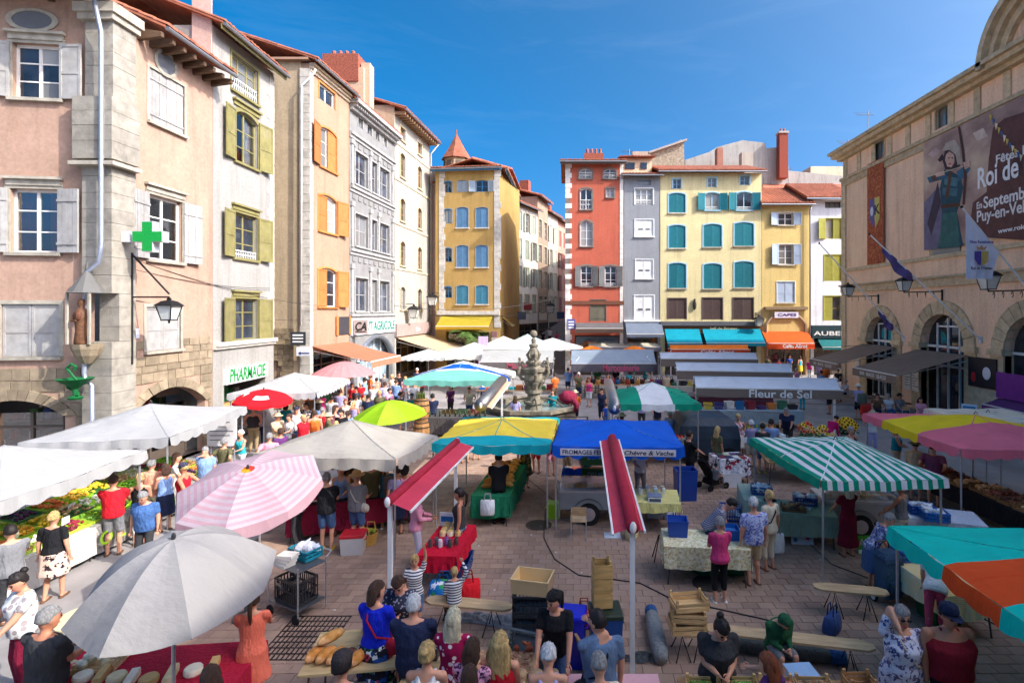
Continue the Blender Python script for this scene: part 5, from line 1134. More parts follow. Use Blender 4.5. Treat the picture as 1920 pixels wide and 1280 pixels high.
def folded_awning(label,a,b,z,mats,flap=.3,roll=.08,rightflap=True,posts=(1,1),name='folded_awning',fl2=0.0):
 a,b=Vector((a[0],a[1],0)),Vector((b[0],b[1],0));d=b-a;L=d.length;u=d.normalized();n=Vector((u.y,-u.x,0));c=(a+b)/2
 t=thing(name,label,'awning',(c.x,c.y,0));W=lambda s,o,zz:(u*s+n*o+Vector((0,0,zz)))
 m=MB();m.tube([W(-L/2,0,z),W(L/2,0,z)],roll,12);m.build('roller',mats[0],t,smooth=True)
 for s,fl in((1,flap),(-1,fl2)):
  if fl<=0:continue
  m=MB();K=10
  for j in range(K):
   x0,x1=-L/2+L*j/K,-L/2+L*(j+1)/K;f=lambda x,q:W(x,s*(roll*.7+fl*q),z-.02-fl*.35*q+.012*math.sin(x*7)*q);
   for i in range(4):m.quad(f(x0,i/4),f(x1,i/4),f(x1,(i+1)/4),f(x0,(i+1)/4))
  m.build('cover',mats[1],t,smooth=True)
  m=MB();m.beam(W(-L/2-.03,s*(roll*.7+fl),z-.02-fl*.36),W(L/2+.03,s*(roll*.7+fl),z-.02-fl*.36),.03,.035);m.build('front_bar',paint((236,232,226)),t)
 for k,x in enumerate((-L/2+.1,L/2-.1)):
  if not posts[k]:continue
  o=W(x,0,0);m=MB();m.box(o.x-.035,o.x+.035,o.y-.035,o.y+.035,.025,z-.05);m.build('post',paint((236,236,232),.45),t)
  m=MB();m.box(o.x-.2,o.x+.2,o.y-.17,o.y+.17,0,.025);m.build('foot_plate',paint((196,206,216)),t)
 for x in(-L/2-.02,L/2+.02):m=MB();m.ell(W(x,0,z),(.05,.05,.09),8,6);m.build('end_cap',paint((230,226,220)),t)
 return t
def lantern(label,p,wall_pt,size=.35,col=(44,42,42),name='street_lantern',scroll=True,hang=True):
 """wall lantern: bracket from wall_pt to p, four-sided lamp hanging or standing at p"""
 t=thing(name,label,'lantern',p);wv=Vector(wall_pt)-Vector(p);im=metal(col,.6);s=size
 z0=-s*1.6 if hang else .1
 m=MB();rg=lambda r,z:[(-r,-r,z),(r,-r,z),(r,r,z),(-r,r,z)]
 m.loft([rg(s*.32,z0),rg(s*.52,z0+s*.95)]);m.build('glass',mat('lantern_glass',(206,206,196),.25,.1,3,0,30,0,.6),t)
 m=MB();m.loft([rg(s*.66,z0+s*.95),rg(s*.6,z0+s*1.05),rg(s*.34,z0+s*1.3),rg(s*.1,z0+s*1.38),rg(s*.1,z0+s*1.5),rg(.01,z0+s*1.6)]);m.build('hood',im,t)
 for sx in(-1,1):
  for sy in(-1,1):m=MB();m.beam((sx*s*.33,sy*s*.33,z0),(sx*s*.54,sy*s*.54,z0+s*.95),.025,.025);m.build('frame_bar',im,t)
 m=MB();m.box(-s*.36,s*.36,-s*.36,s*.36,z0-.04,z0-.002);m.tube([(0,0,z0-.04),(0,0,z0-.12)],.03,6);m.build('base',im,t)
 m=MB();m.tube([wv,(wv.x,wv.y,0 if hang else 0),(0,0,0)]if not scroll else[wv,(0,0,0)],.03,6);br=m.build('bracket',im,t)
 if scroll:
  for k in range(4):
   q=(k+.6)/4.6;c=Vector((wv.x*q,wv.y*q,wv.z*q-.16));m=MB();m.tube([c+Vector((wv.x*.06*math.cos(a)/max(.2,wv.length),.12*math.cos(a),.12*math.sin(a)))for a in[i*.5 for i in range(11)]],.015,5);m.build('scroll',im,br)
  m=MB();m.beam((wv.x,wv.y,wv.z-.5),(wv.x,wv.y,wv.z+.1),.06,.06);m.build('wall_plate',im,br)
 return t
 # --------- canopies and parasols
Wt=cloth((176,175,173),.22);WtW=cloth((178,171,160),.22)
canopy('white market canopy over the vegetable stall, cut by the left edge',(-11.2,10.55),(1.45,1.75),4,2.28,2.85,[Wt],val=.26,scal=7)
canopy('white market canopy in front of the corner house arch',(-12.05,15.3),(1.62,2.25),10,2.33,2.85,[cloth((174,173,172),.22)],val=.26,scal=9)
canopy('white market canopy below the pharmacy sign',(-11.7,22.6),(1.6,2.2),7,2.35,2.9,[cloth((182,181,179),.22)],val=.26,scal=12)
canopy('cream market canopy behind the pink checked parasol',(-5.35,13.05),(1.72,1.15),-8,2.25,2.85,[WtW],val=.26,scal=7)
yl=[cloth((250,216,74),.2),cloth((20,166,176),.2)]
canopy('yellow and teal banded canopy over the bread stall',(-1.95,15.2),(1.5,1.75),-2,2.14,2.42,yl,lambda u,v:0 if .15<v<.86 else 1,val=.24,scal=6)
bc=canopy('royal blue canopy with lettered white strip over the cheese trailer',(1.25,14.8),(1.62,1.6),-3,2.15,2.5,[cloth((20,100,216),.25)],val=.3,scal=8)
m=MB();m.box(-1.42,1.42,-1.665,-1.655,1.93,2.1);sb=m.build('lettered_strip',paint((226,222,226)),bc);
for q,(tx,x,w_,sh_)in enumerate((('FROMAGES FERMIERS',-.68,1.38,0),('Chèvre & Vache',.75,1.2,.2))):
 me=text_mesh(tx,.15,.002,'CENTER',sh_);xs=[v.co.x for v in me.vertices];k=w_/(max(xs)-min(xs))
 for v in me.vertices:c_=v.co.copy();v.co=(x+c_.x*k,-1.668-c_.z,2.01+c_.y)
 me.materials.append(paint((40,40,70)));o=bpy.data.objects.new('lettering',me);COL.objects.link(o);o.parent=sb
gw=[cloth((20,152,122),.22),cloth((232,232,232),.22)]
canopy('green canopy with a white middle panel behind the blue one',(3.05,20.0),(1.45,1.6),0,2.3,2.85,gw,lambda u,v:1 if .3<u<.68 else 0,val=.24,scal=7)
canopy('green and white striped canopy over the vegetarian food trailer',(6.15,12.4),(1.3,1.8),3,2.15,2.5,[cloth((14,160,128),.25),cloth((244,242,244),.25)],lambda u,v:int(u*24)%2,val=.24,scal=0.001)
pk=[cloth((242,126,146),.25),cloth((250,222,44),.25),cloth((222,44,56),.2)]
canopy('pink and yellow banded canopy beside the town hall',(11.35,14.95),(1.95,2.25),-2,2.2,2.6,pk,lambda u,v:1 if .36<v<.74 else 0,val=.24,scal=9)
canopy('teal and orange banded canopy at the right edge',(7.0,6.75),(1.95,1.72),-1,2.08,2.32,[cloth((10,220,200),.25),cloth((250,92,40),.25)],lambda u,v:1 if .34<v<.62 else 0,val=.26,scal=8)
mt=[cloth((236,232,222),.2),cloth((20,92,196),.2),cloth((120,190,172),.2),cloth((70,150,120),.2)]
canopy('blue, white and pale green canopy over the wine stall',(-5.2,25.8),(2.25,1.9),-2,2.4,3.1,mt,lambda u,v:2 if v<.24 else(0 if v<.31 else(1 if v<.42 else 0)),val=.26,scal=9)
for lb,px,py,hw,hh,ap,col in(('small off-white square canopy behind the wine stall',880,668,2.2,1.8,3.3,(226,222,208)),('pale square canopy beside the salmon awning',792,670,1.5,1.5,2.9,(212,216,210)),('pale turquoise square canopy behind the fountain',985,652,2.3,2.2,3.5,(196,222,216)),('white square canopy left of the fountain top',938,654,2.0,2.0,3.4,(230,226,216)),('long white canopy behind the fountain finial',1035,652,2.6,1.6,3.2,(236,232,224)),('cream canopy at the right frame edge by the purple panel',1905,790,1.2,1.0,2.5,(236,226,204))):
 c=G(px,py,2.45);canopy(lb,(c.x,c.y+hh),(hw,hh),random.uniform(-6,6),2.45,ap,[cloth(col,.22)],val=.22,scal=7,poles=px>1800)
parasol('bright red parasol with white round marks by the pharmacy',(-11.45,19.9),1.02,2.2,2.58,8,[cloth((206,26,38),.2),cloth((226,224,220),.2)],lambda g,i:1 if g in(4,6)and i in(5,6)else 0,tilt=(4,4),val=.12,rings=10)
parasol('dusty pink parasol with many ribs under the salmon awning',(-11.3,26.6),1.55,2.35,3.0,20,[cloth((222,142,142),.25)],lambda g,i:0,sag=.02)
parasol('lime green parasol in front of the crowd',(-5.85,17.2),1.2,2.12,2.62,8,[cloth((150,196,30),.25),cloth((166,206,50),.25)],lambda g,i:g%3==0 and 1 or 0,tilt=(3,-3))
parasol('large pink checked parasol with an orange disc at its crown',(-5.78,9.55),1.2,2.32,2.68,8,[cloth((188,170,178),.22),cloth((190,152,161),.22),cloth((236,150,40),.2),cloth((206,60,50),.2)],lambda g,i:(2 if g in(3,4,5,6)else 3)if i<2 else(1 if i%2 else 0),rings=21,tilt=(18,1),val=.2,rot=.2)
parasol('large plain light grey parasol in the foreground',(-4.78,6.42),1.07,2.12,2.76,8,[cloth((154,151,150),.18)],lambda g,i:0,tilt=(11,1),rot=.72,dome=.6,rings=10,sag=.07)
for lb,x,y in(('orange parasol behind the cream awning, left',1100,634),('orange parasol behind the cream awning, right',1160,634)):
 c=G(x,y,2.6);parasol(lb,(c.x,min(c.y,43)),1.3,2.2,2.7,8,[cloth((240,130,40),.25)],lambda g,i:0)
 # --------- stand awnings
gb=cloth((120,106,96),.12);gbv=cloth((136,120,108),.1);gy=cloth((172,172,168),.15);bg_=cloth((140,152,164),.12)
def sa(label,x0,x1,ytop,z,half,drop,mats,dy=0,**k):
 a=G(x0,ytop,z);b=G(x1,ytop+dy,z);return freestand_awning(label,(a.x,a.y),(b.x,b.y),z,half,drop,mats,**k)
lg=cloth((216,222,230),.2)
sa('grey-brown stand awning with white script lettering, nearest of three',1300,1570,708,2.75,.55,.32,[lg,gbv],dy=4,text='Fleur de Sel',valh=.34)
sa('grey-brown stand awning in the middle of three',1266,1482,681,2.75,.6,.3,[lg,gbv],dy=3,valh=.42)
sa('grey-brown stand awning, farthest of three',1236,1418,662,2.8,.55,.3,[lg,gbv],dy=1,valh=.45)
sa('bright orange stand awning in front of the turquoise awnings',1255,1402,648,2.8,.6,.25,[cloth((244,130,44),.2),cloth((226,84,36),.2)],valh=.35,text='Cafés Alirot')
sa('cream stand awning in front of the red house',1102,1236,641,2.8,1.3,.35,[cloth((226,218,196),.2),cloth((120,116,118))],valh=.35)
sa('blue-grey stand awning over the bag stall',1070,1226,657,2.85,1.3,.75,[bg_,cloth((96,92,98))],valh=.5,text='Maroquinerie',tcol=(206,90,120))
sa('light grey stand awning behind the fountain',905,1040,657,2.85,1.2,.65,[gy,cloth((112,106,104))],valh=.45,text='Maroquin',tcol=(206,90,110))
rd=[cloth((176,46,66),.15),cloth((206,66,86),.15)]
folded_awning('folded raspberry red awning on white posts, left one',(-3.03,8.84),(-2.76,12.95),2.34,rd,flap=.34)
folded_awning('folded raspberry red awning on white posts, right one',(.9,7.7),(1.02,13.15),2.38,rd,flap=.1,fl2=.22,roll=.1)
folded_awning('closed grey awning cassette left of the fountain',(-2.75,16.3),(-2.85,22.2),2.62,[metal((120,118,116),.4),cloth((226,160,130))],flap=.2,roll=.2,posts=(0,1))
folded_awning('closed grey awning cassette right of the fountain',(1.28,15.6),(1.5,21.0),2.66,[metal((118,118,120),.4),cloth((60,62,76))],flap=.02,roll=.19,posts=(0,1))
# --------- left: vegetable stall
GRN=(150,200,50);YG=(176,206,60)
for i,(y0,nm)in enumerate(((10.6,'nearest'),(13.0,'middle'),(15.4,'farthest'))):
 x=-11.35-.05*i;table('produce table of the vegetable stall, %s of three'%nm,(x,y0),(1.7,2.3),0,.72,wood((150,120,90)))
 drape('grey printed cloth along the vegetable stall, %s of three'%nm,(x,y0),(1.7,2.32),0,.725,.62,print_cloth('speckle',(150,146,140),[(120,116,112),(176,172,160)],6)if i else cloth((206,202,194)),sides='es')
for k,ch in enumerate('OLIVES'):
 m=MB();me=text_mesh(ch,.42,.004)
 for v in me.vertices:c_=v.co.copy();v.co=(c_.z,c_.x,c_.y)
 me.materials.append(paint((160,206,40)));o=bpy.data.objects.new('letter',me);COL.objects.link(o);o.location=(-10.4,11.95+k*.42,.42);tag(o,'lime green letter %s on the stall cloth%s'%(ch,''),'letter','letters on the stall cloth')
foods=[([(200,40,40),(220,70,50)],'red tomatoes'),([(226,160,40),(236,190,70)],'yellow apricots'),([(90,140,50),(120,170,60)],'green beans'),([(96,50,90),(70,36,70)],'dark aubergines'),([(226,214,186),(240,232,214)],'white garlic'),([(130,90,50),(170,130,80)],'brown nuts'),([(236,210,60),(220,180,40)],'yellow lemons'),([(70,90,40),(56,70,34)],'dark olives'),([(206,96,40),(226,130,60)],'orange carrots'),([(150,40,60),(120,30,50)],'dark cherries'),([(176,196,90),(150,180,70)],'pale lettuce'),([(190,150,100),(210,180,130)],'beige potatoes')]
rowname=['back','middle','front']
k=0
for j in range(11):
 for i in range(3):
  f,nm=foods[(j*5+i*3)%12];y=9.75+j*.62;x=-11.95+i*.53-.012*j
  tray('green tray of %s, %s row of the vegetable stall, %s from the near end'%(nm,rowname[i],['first','second','third','fourth','fifth','sixth','seventh','eighth','ninth','tenth','eleventh'][j]),(x,y,.75+.11*(2-i)),0,(.5,.58,.09),random.choice([GRN,YG,(130,180,50),(60,120,60)]),f,34,.045 if 'o' in nm else .035,1.5 if nm in('green beans','orange carrots')else 1.0,.1,group='produce trays of the vegetable stall',tilt=(0,10))
  k+=1
for q,(x,y,nm)in enumerate(((-10.9,9.3,'yellow melon'),(-10.75,9.55,'round green melon'),(-10.62,9.2,'striped green melon'))):
 m=MB();m.ell((0,0,.12),(.15,.12,.12),12,8);tag(m.build('melon',mat('melon_%d'%q,[(206,206,70),(120,160,60),(90,130,50)][q],.5,.3,9),None,False,True,(x,y,.35)),'%s on the low shelf at the near end'%nm,'melon')
bin_box('low crate shelf holding the melons',(-10.77,9.4,0),10,(.7,.7,.34),(150,150,160),handles=False)
bin_box('grey bucket beside the melons',(-11.1,8.6,0),0,(.42,.42,.5),(120,124,140),open_in=(70,40,40))
for q in range(9):
 m=MB();m.box(-.005,.005,-.11,.11,0,.16);y=9.9+q*.78;tag(m.build('price_card',paint((240,238,230)),None,False,False,(-11.45+(q%3)*.3,y,.93),10),'small white price card among the trays, %s along the stall'%['first','second','third','fourth','fifth','sixth','seventh','eighth','ninth'][q],'price card')
sg=thing('stall_sign','dark maroon stall sign with pale lettering behind the vegetable stall','sign',(-12.4,13.6,0));m=MB();m.box(-.75,.75,-.02,.02,1.25,2.05);m.build('board',paint((78,40,44)),sg)
for s in(-1,1):m=MB();m.tube([(s*.6,.04,0),(s*.6,.04,1.9)],.02,6);m.build('post',POLE(),sg)
for q,tx in enumerate(('SON DE PLEIN','MARCHE COUVERT','50 CHEZ MOI')):lettering(tx,.17,(-12.4,13.575,1.88-q*.22),(1,0,0),(0,0,1),paint((226,210,200)),sg,1.3)
sg=thing('price_board','white price board standing beyond the middle white canopy','sign',(-11.9,18.2,0));m=MB();m.box(-.5,.5,-.02,.02,.9,2.0);m.build('board',paint((240,238,236)),sg)
for s in(-1,1):m=MB();m.tube([(s*.4,.03,0),(s*.4,.03,1.9)],.02,6);m.build('post',POLE(),sg)
for q in range(6):m=MB();m.box(-.4,.4-.12*(q%3),-.026,-.0205,1.85-q*.15,1.88-q*.15);m.build('writing_line',paint((120,116,130)),sg)
table('wooden cheese table under the grey parasol',(-5.5,7.05),(2.4,.9),6,.78);drape('dark red cloth on the cheese table',(-5.5,7.05),(2.4,.92),6,.785,.5,cloth((176,28,56)))
for q in range(9):
 m=MB();x=-6.45+q*.22
 if q%2:m.lathe((0,0,0),[(.1,0),(.11,.02),(.11,.06),(.1,.08)],14)
 else:m.loft([[(-.05*s,-.16,z),(.05*s,-.16,z),(.05*s,.16,z),(-.05*s,.16,z)]for s,z in((.9,0),(1,.02),(1,.08),(.85,.1))])
 tag(m.build('cheese',mat('cheese_%d'%(q%3),[(226,206,160),(236,226,200),(206,170,110)][q%3],.6,.15,8),None,False,False,(x,6.72+.08*math.sin(q)+.024*q,.792),20),'%s on the red cheese table, %s from the left'%('round pale cheese' if q%2 else 'long cheese block',['first','second','third','fourth','fifth','sixth','seventh','eighth','ninth'][q]),'cheese')
crate('shallow wooden box of cheeses on the red table',(-6.25,7.1,.792),12,(.5,.36,.1),(222,190,140),fill=[(236,226,200),(226,210,170)],fn=14,fr=.06)
m=MB();m.lathe((0,0,0),[(.42,.74),(.42,.77)],20);tt=thing('round_table','small round pale table behind the man in dark polo','table',(-7.5,8.3,0));m.build('tabletop',paint((222,206,160)),tt)
m=MB();m.tube([(0,0,0),(0,0,.74)],.03,8);m.build('pedestal',metal((90,88,86)),tt)
def cart():
 t=thing('hand_cart','steel wheeled cart stacked with boxes beside the checked parasol','cart',(-5.0,9.75,0),-28);s=POLE()
 for sx in(-.42,.42):
  for sy in(-.28,.28):m=MB();m.tube([(sx,sy,.08),(sx,sy,1.0)],.014,6);m.build('upright',s,t)
 for z in(.25,.92):
  m=MB();m.box(-.42,.42,-.28,.28,z-.012,z);m.build('shelf',metal((120,120,122)),t)
 for sx in(-.36,.36):
  m=MB();m.tube([(sx,-.3,.09),(sx,-.27,.09)],.09,12);m.build('wheel',mat('rubber',(34,32,32),.8),t)
 m=MB();m.tube([(-.42,.28,.98),(-.42,.4,1.06),(.42,.4,1.06),(.42,.28,.98)],.014,6);m.build('handle',s,t)
cart()
crate('teal plastic crate with white bags on top of the cart',(-4.95,9.95,.93),-28,(.5,.34,.18),(20,130,150),'plastic',[(236,238,240),(220,224,230)],12,.09)
crate('black plastic crate on the lower cart shelf',(-5.0,9.72,.26),-28,(.6,.42,.42),(46,46,48),'plastic',[(120,110,100),(80,80,80)],10,.07)
for q in range(4):m=MB();m.box(-.15,.15,-.11,.11,0,.05);tag(m.build('carton',paint((232,226,212)),None,False,False,(-5.15+.02*q,9.6,.93+q*.052),-28+6*q),'flat white carton on the cart, %s of its stack'%['bottom','second','third','top'][q],'carton')
# --------- prepared food stall under the cream canopy
table('long food table under the cream canopy',(-5.5,13.6),(3.0,.95),24,.8);drape('raspberry cloth on the food table under the cream canopy',(-5.5,13.6),(3.0,.97),24,.805,.62,cloth((150,34,62)))
for q in range(8):
 a=R(24);u=-1.25+q*.35;f,nm=foods[(q*3+1)%12]
 tray('dark tray of %s under the cream canopy, %s along the table'%(nm,['first','second','third','fourth','fifth','sixth','seventh','eighth'][q]),(-5.5+u*math.cos(a),13.6+u*math.sin(a),.815),24,(.32,.7,.07),(60,50,46),f,26,.035,1.4,.07,group='food trays under the cream canopy')
bin_box('grey cool box with a red lid by the man in black',(-4.95,12.15,0),8,(.5,.4,.4),(206,204,200),(190,34,44))
def basket(label,loc,r=.2,h=.3,col=(206,160,76)):
 t=thing('shopping_basket',label,'basket',loc);m=MB();m.lathe((0,0,0),[(r*.85,0),(r,h*.5),(r*1.15,h),(r*1.08,h),(r*.9,.03)],14);m.build('body',mat('wicker_%d'%col[0],col,.8,.3,40,.6,60),t)
 for s in(-1,1):m=MB();m.tube([(-.1,s*r,h),(-.08,s*r*.9,h+.16),(.08,s*r*.9,h+.16),(.1,s*r,h)],.014,6);m.build('handle',mat('wicker_%d'%col[0]),t)
 m=MB();heap(m,r*.7,r*.7,h*.8,8,.06,.05,2);stuff(m.build('contents',[mat('food_60_60_60',(60,60,60)),mat('food_150_160_60',(150,160,60))],t))
basket('yellow straw shopping basket on the ground by the hat man',G(690,1020)+Vector((0,0,0)))
# --------- red jar table with the woman in pink
rt=G(815,1050);table('small jar table between the two women',(-2.55,11.1),(.75,1.5),-4,.75);drape('crimson cloth on the jar table',(-2.55,11.1),(.76,1.52),-4,.755,.3,cloth((196,18,48)))
def jar(label,x,y,z,r,h,c,lidc,grp):
 t=thing('jar',label,'jar',(x,y,z),0,grp);m=MB();m.lathe((0,0,0),[(r*.95,0),(r,.01),(r,h*.8),(r*.8,h*.86)],10);m.build('body',plastic(c),t);m=MB();m.lathe((0,0,h*.861),[(r*.85,0),(r*.85,h*.14)],10);m.build('lid',plastic(lidc),t)
ordn=['first','second','third','fourth','fifth','sixth','seventh','eighth','ninth','tenth','eleventh','twelfth']
for q in range(12):jar('pale round jar at the back of the crimson table, %s in the cluster'%ordn[q],-2.7+(q%3)*.16,11.25+(q//3)*.15,.765,.065,.11,[(226,206,160),(236,226,200),(206,176,120)][q%3],(226,190,110),'pale jars on the crimson table')
for q in range(6):jar('dark tin at the front of the crimson table, %s from the left'%ordn[q],-2.82+q*.1,10.72+.1*(q%2),.765,.045,.15,[(70,74,70),(90,90,96),(200,200,205),(120,90,150),(60,80,70),(80,70,66)][q],[(60,60,60),(70,70,74),(210,210,215),(110,70,150),(50,60,54),(60,50,50)][q],'dark tins on the crimson table')
m=MB();m.box(-.17,.17,-.01,.01,0,.3);sgn=tag(m.build('upright_card',paint((236,238,240)),None,False,False,(-2.72,11.75,.765),-10),'white and blue upright card behind the jars','sign');m=MB();m.box(-.14,.14,-.014,-.0105,.1,.22);m.build('blue_print',paint((40,120,190)),sgn)
def bag(label,loc,size,c,yaw=0,name='shopping_bag',pat=None,cat='bag',hand=True):
 t=thing(name,label,cat,loc,yaw);a,b,h=size;m=MB();f=lambda s,q,z:[(-a/2*s,-b/2*q,z),(0,-b/2*q*1.15,z),(a/2*s,-b/2*q,z),(a/2*s*1.05,0,z),(a/2*s,b/2*q,z),(0,b/2*q*1.15,z),(-a/2*s,b/2*q,z),(-a/2*s*1.05,0,z)]
 m.loft([f(.9,.8,0),f(1,1,.04),f(1.03,1,h*.5),f(1,.7,h*.95),f(.94,.5,h)]);m.build('body',pat or cloth(c),t,smooth=True)
 if hand:
  for s in(-1,1):m=MB();m.tube([(-a*.25,s*b*.25,h*.97),(-a*.18,s*b*.22,h+.16),(a*.18,s*b*.22,h+.16),(a*.25,s*b*.25,h*.97)],.012,5);m.build('handle',cloth(tuple(int(v*.7)for v in c)),t)
 return t
bag('bulging blue printed shopping bag under the crimson table',(-2.42,10.15,0),(.48,.34,.36),(20,110,190),0,pat=print_cloth('speckle',(20,116,190),[(230,235,238),(60,160,90)],8))
bag('open red shopping bag beside the striped boy',(-1.95,10.05,0),(.46,.34,.42),(214,30,40),12)
bin_box('dark blue plastic tub under the crimson table',(-2.35,11.2,0),0,(.5,.7,.34),(24,66,128))
# --------- bread stall under yellow canopy
table('bread table under the yellow canopy',(-1.95,15.1),(.95,3.0),-4,.78);drape('green cloth on the bread table',(-1.95,15.1),(.96,3.02),-4,.785,.55,cloth((30,120,84)))
for q in range(30):
 m=MB();L=random.uniform(.13,.2);m.ell((0,0,.05),(L,.07,.06),10,6);m2=tag(m.build('loaf',mat('crust_%d'%(q%3),[(196,130,62),(176,110,50),(212,156,86)][q%3],.7,.3,8),None,False,True,(-2.2+(q%3)*.26+random.uniform(-.03,.03),14.2+(q//3)*.25,.80+.05*(q%3==2)),random.uniform(-40,40)),'golden loaf on the green bread table, %s row, %s'%(['first','second','third','fourth','fifth','sixth','seventh','eighth','ninth','tenth'][q//3],['left','middle','right'][q%3]),'bread','loaves on the bread table')
bag('crumpled white plastic bag hanging on the green table',(-2.1,13.48,.35),(.34,.14,.38),(226,228,230))
bin_box('green cool box with pale lid in front of the bread table',G(898,968),4,(.44,.36,.38),(20,130,96),(206,216,226))
m=MB();m.box(-.09,.09,-.12,.12,0,.42);tag(m.build('carton',paint((150,120,96)),None,False,False,G(920,963)),'upright brown carton beside the green cool box','carton')
# --------- cheese trailer
def trailer(label,c,size,yaw,col,glassy=True,wheel=True):
 t=thing('market_trailer',label,'trailer',(c[0],c[1],0),yaw);a,b=size[0]/2,size[1]/2;g=mat('trailer_grey_%d'%col[0],col,.5,.12,2,.1,30,.3)
 m=MB();m.loft([[(-a,-b,.42),(a,-b,.42),(a,b,.42),(-a,b,.42)],[(-a,-b,.85),(a,-b,.85),(a,b,.85),(-a,b,.85)]]);m.build('body',g,t)
 m=MB();m.box(-a,a,-b,b,.851,.9);m.build('counter',metal((190,190,190),.3),t)
 for sx in(-1,1):m=MB();m.box(sx*a-.02,sx*a+.02,-b,-b+.03,.2,1.1);m.build('corner_post',g,t)
 if glassy:
  m=MB();m.box(-a+.05,a-.05,-b+.1,-b+.115,.9,1.25);m.build('glass_front',clear_glass('display_glass',.9,.2),t);m=MB();m.box(-a+.05,a-.05,-b+.1,b-.2,1.251,1.265);m.build('glass_top',clear_glass('display_glass'),t)
  for q in range(10):m=MB();m.lathe((-a+.2+q*(2*a-.4)/9,-b+.35,.9),[(.09,0),(.09,.07)],12);m.build('cheese_round',mat('cheese_%d'%(q%3)),t)
 for sx in((-.12,)if wheel else()):
  m=MB();m.tube([(sx,-b-.02,.3),(sx,-b+.16,.3)],.29,20);wl=m.build('wheel',mat('rubber'),t);m=MB();m.tube([(sx,-b-.026,.3),(sx,-b-.02,.3)],.17,16);m.build('rim',metal((200,200,204),.3),wl)
  m=MB();pts=[(sx+.4*math.cos(x),-b-.03,.3+.4*math.sin(x))for x in[math.pi*q/10 for q in range(11)]]
  for p,q in zip(pts[:-1],pts[1:]):m.quad(p,q,(q[0],-b+.2,q[2]),(p[0],-b+.2,p[2]))
  m.build('mudguard',mat('mudguard',(50,50,52),.6),t)
 m=MB();m.tube([(a,0,.4),(a+.9,0,.4)],.04,6);m.build('drawbar',metal((90,90,92)),t)
 m=MB();m.tube([(a+.8,0,0),(a+.8,0,.5)],.025,6);m.build('jockey_leg',metal((90,90,92)),t)
 return t
trailer('grey metal cheese trailer under the blue canopy',(.6,14.2),(1.75,1.1),-2,(150,152,150))
m=MB();m.box(-.55,.55,-.015,.015,0,.34);bb=tag(m.build('stall_board',paint((120,150,60)),None,False,False,(.85,14.6,1.28),-2),'green lettered board at the back of the cheese trailer','sign')
me=text_mesh('LAIT FERMIER',.13,.002)
for v in me.vertices:c_=v.co.copy();v.co=(c_.x,-.017-c_.z,.2+c_.y)
me.materials.append(paint(WHITE));o=bpy.data.objects.new('lettering',me);COL.objects.link(o);o.parent=bb
table('weighing table right of the cheese trailer',(2.15,13.6),(1.15,1.0),-6,.78);drape('pale yellow cloth on the weighing table',(2.15,13.6),(1.17,1.02),-6,.785,.22,cloth((232,222,140)))
def scale(label,loc,yaw,c=(206,206,200)):
 t=thing('shop_scale',label,'scale',loc,yaw);m=MB();m.loft([[(-.17,-.19,0),(.17,-.19,0),(.17,.17,0),(-.17,.17,0)],[(-.16,-.12,.09),(.16,-.12,.09),(.16,.16,.09),(-.16,.16,.09)]]);m.build('body',plastic(c),t);m=MB();m.box(-.18,.18,-.1,.2,.1,.115);m.build('pan',metal((190,205,220),.3),t)
 m=MB();m.quad((-.14,-.184,.02),(.14,-.184,.02),(.14,-.132,.08),(-.14,-.132,.08));m.v=[(p[0],p[1]-.004,p[2]+.003)for p in m.v];m.build('display',plastic((40,50,46)),t)
scale('flat scale on the yellow weighing table',(2.1,13.3,.79),-6)
for q in range(8):
 m=MB();m.lathe((0,0,0),[(.05,0),(.055,.12),(.05,.14)],10);tag(m.build('pot',plastic([(226,224,216),(200,190,170),(180,200,210)][q%3]),None,False,False,(1.8+(q%4)*.2,13.75+(q//4)*.2,.79)),'small tub on the yellow weighing table, %s of the cluster'%ordn[q],'tub','tubs on the weighing table')
bin_box('white tub with black bag under the weighing table',G(1228,968),-8,(.42,.42,.36),(196,198,202),open_in=(34,30,30))
bag('white plastic bag lying beside the tub',G(1256,972),(.3,.26,.2),(222,222,228),hand=False)
bin_box('bright lime cool box left of the trailer',G(1038,970),-3,(.36,.3,.34),(156,206,20),(150,200,30))
bin_box('dark blue crate behind the stroller man',(3.35,15.6,.0),4,(.6,.5,.9),(30,66,150),handles=False)
def chair(label,loc,yaw):
 t=thing('chair',label,'chair',loc,yaw);s=POLE();m=MB();m.box(-.2,.2,-.2,.2,.44,.465);m.build('seat',wood((206,176,136)),t)
 for sx in(-1,1):
  m=MB();m.tube([(sx*.19,-.22,0),(sx*.18,-.17,.46)],.012,6);m.build('leg',s,t);m=MB();m.tube([(sx*.19,.24,0),(sx*.18,.17,.46),(sx*.18,.22,.8)],.012,6);m.build('leg',s,t)
 m=MB();m.box(-.19,.19,.19,.215,.6,.8);m.build('backrest',wood((196,160,116)),t)
chair('wooden school chair with steel legs before the trailer wheel',G(1085,1010)+Vector((0,.1,0)),180)
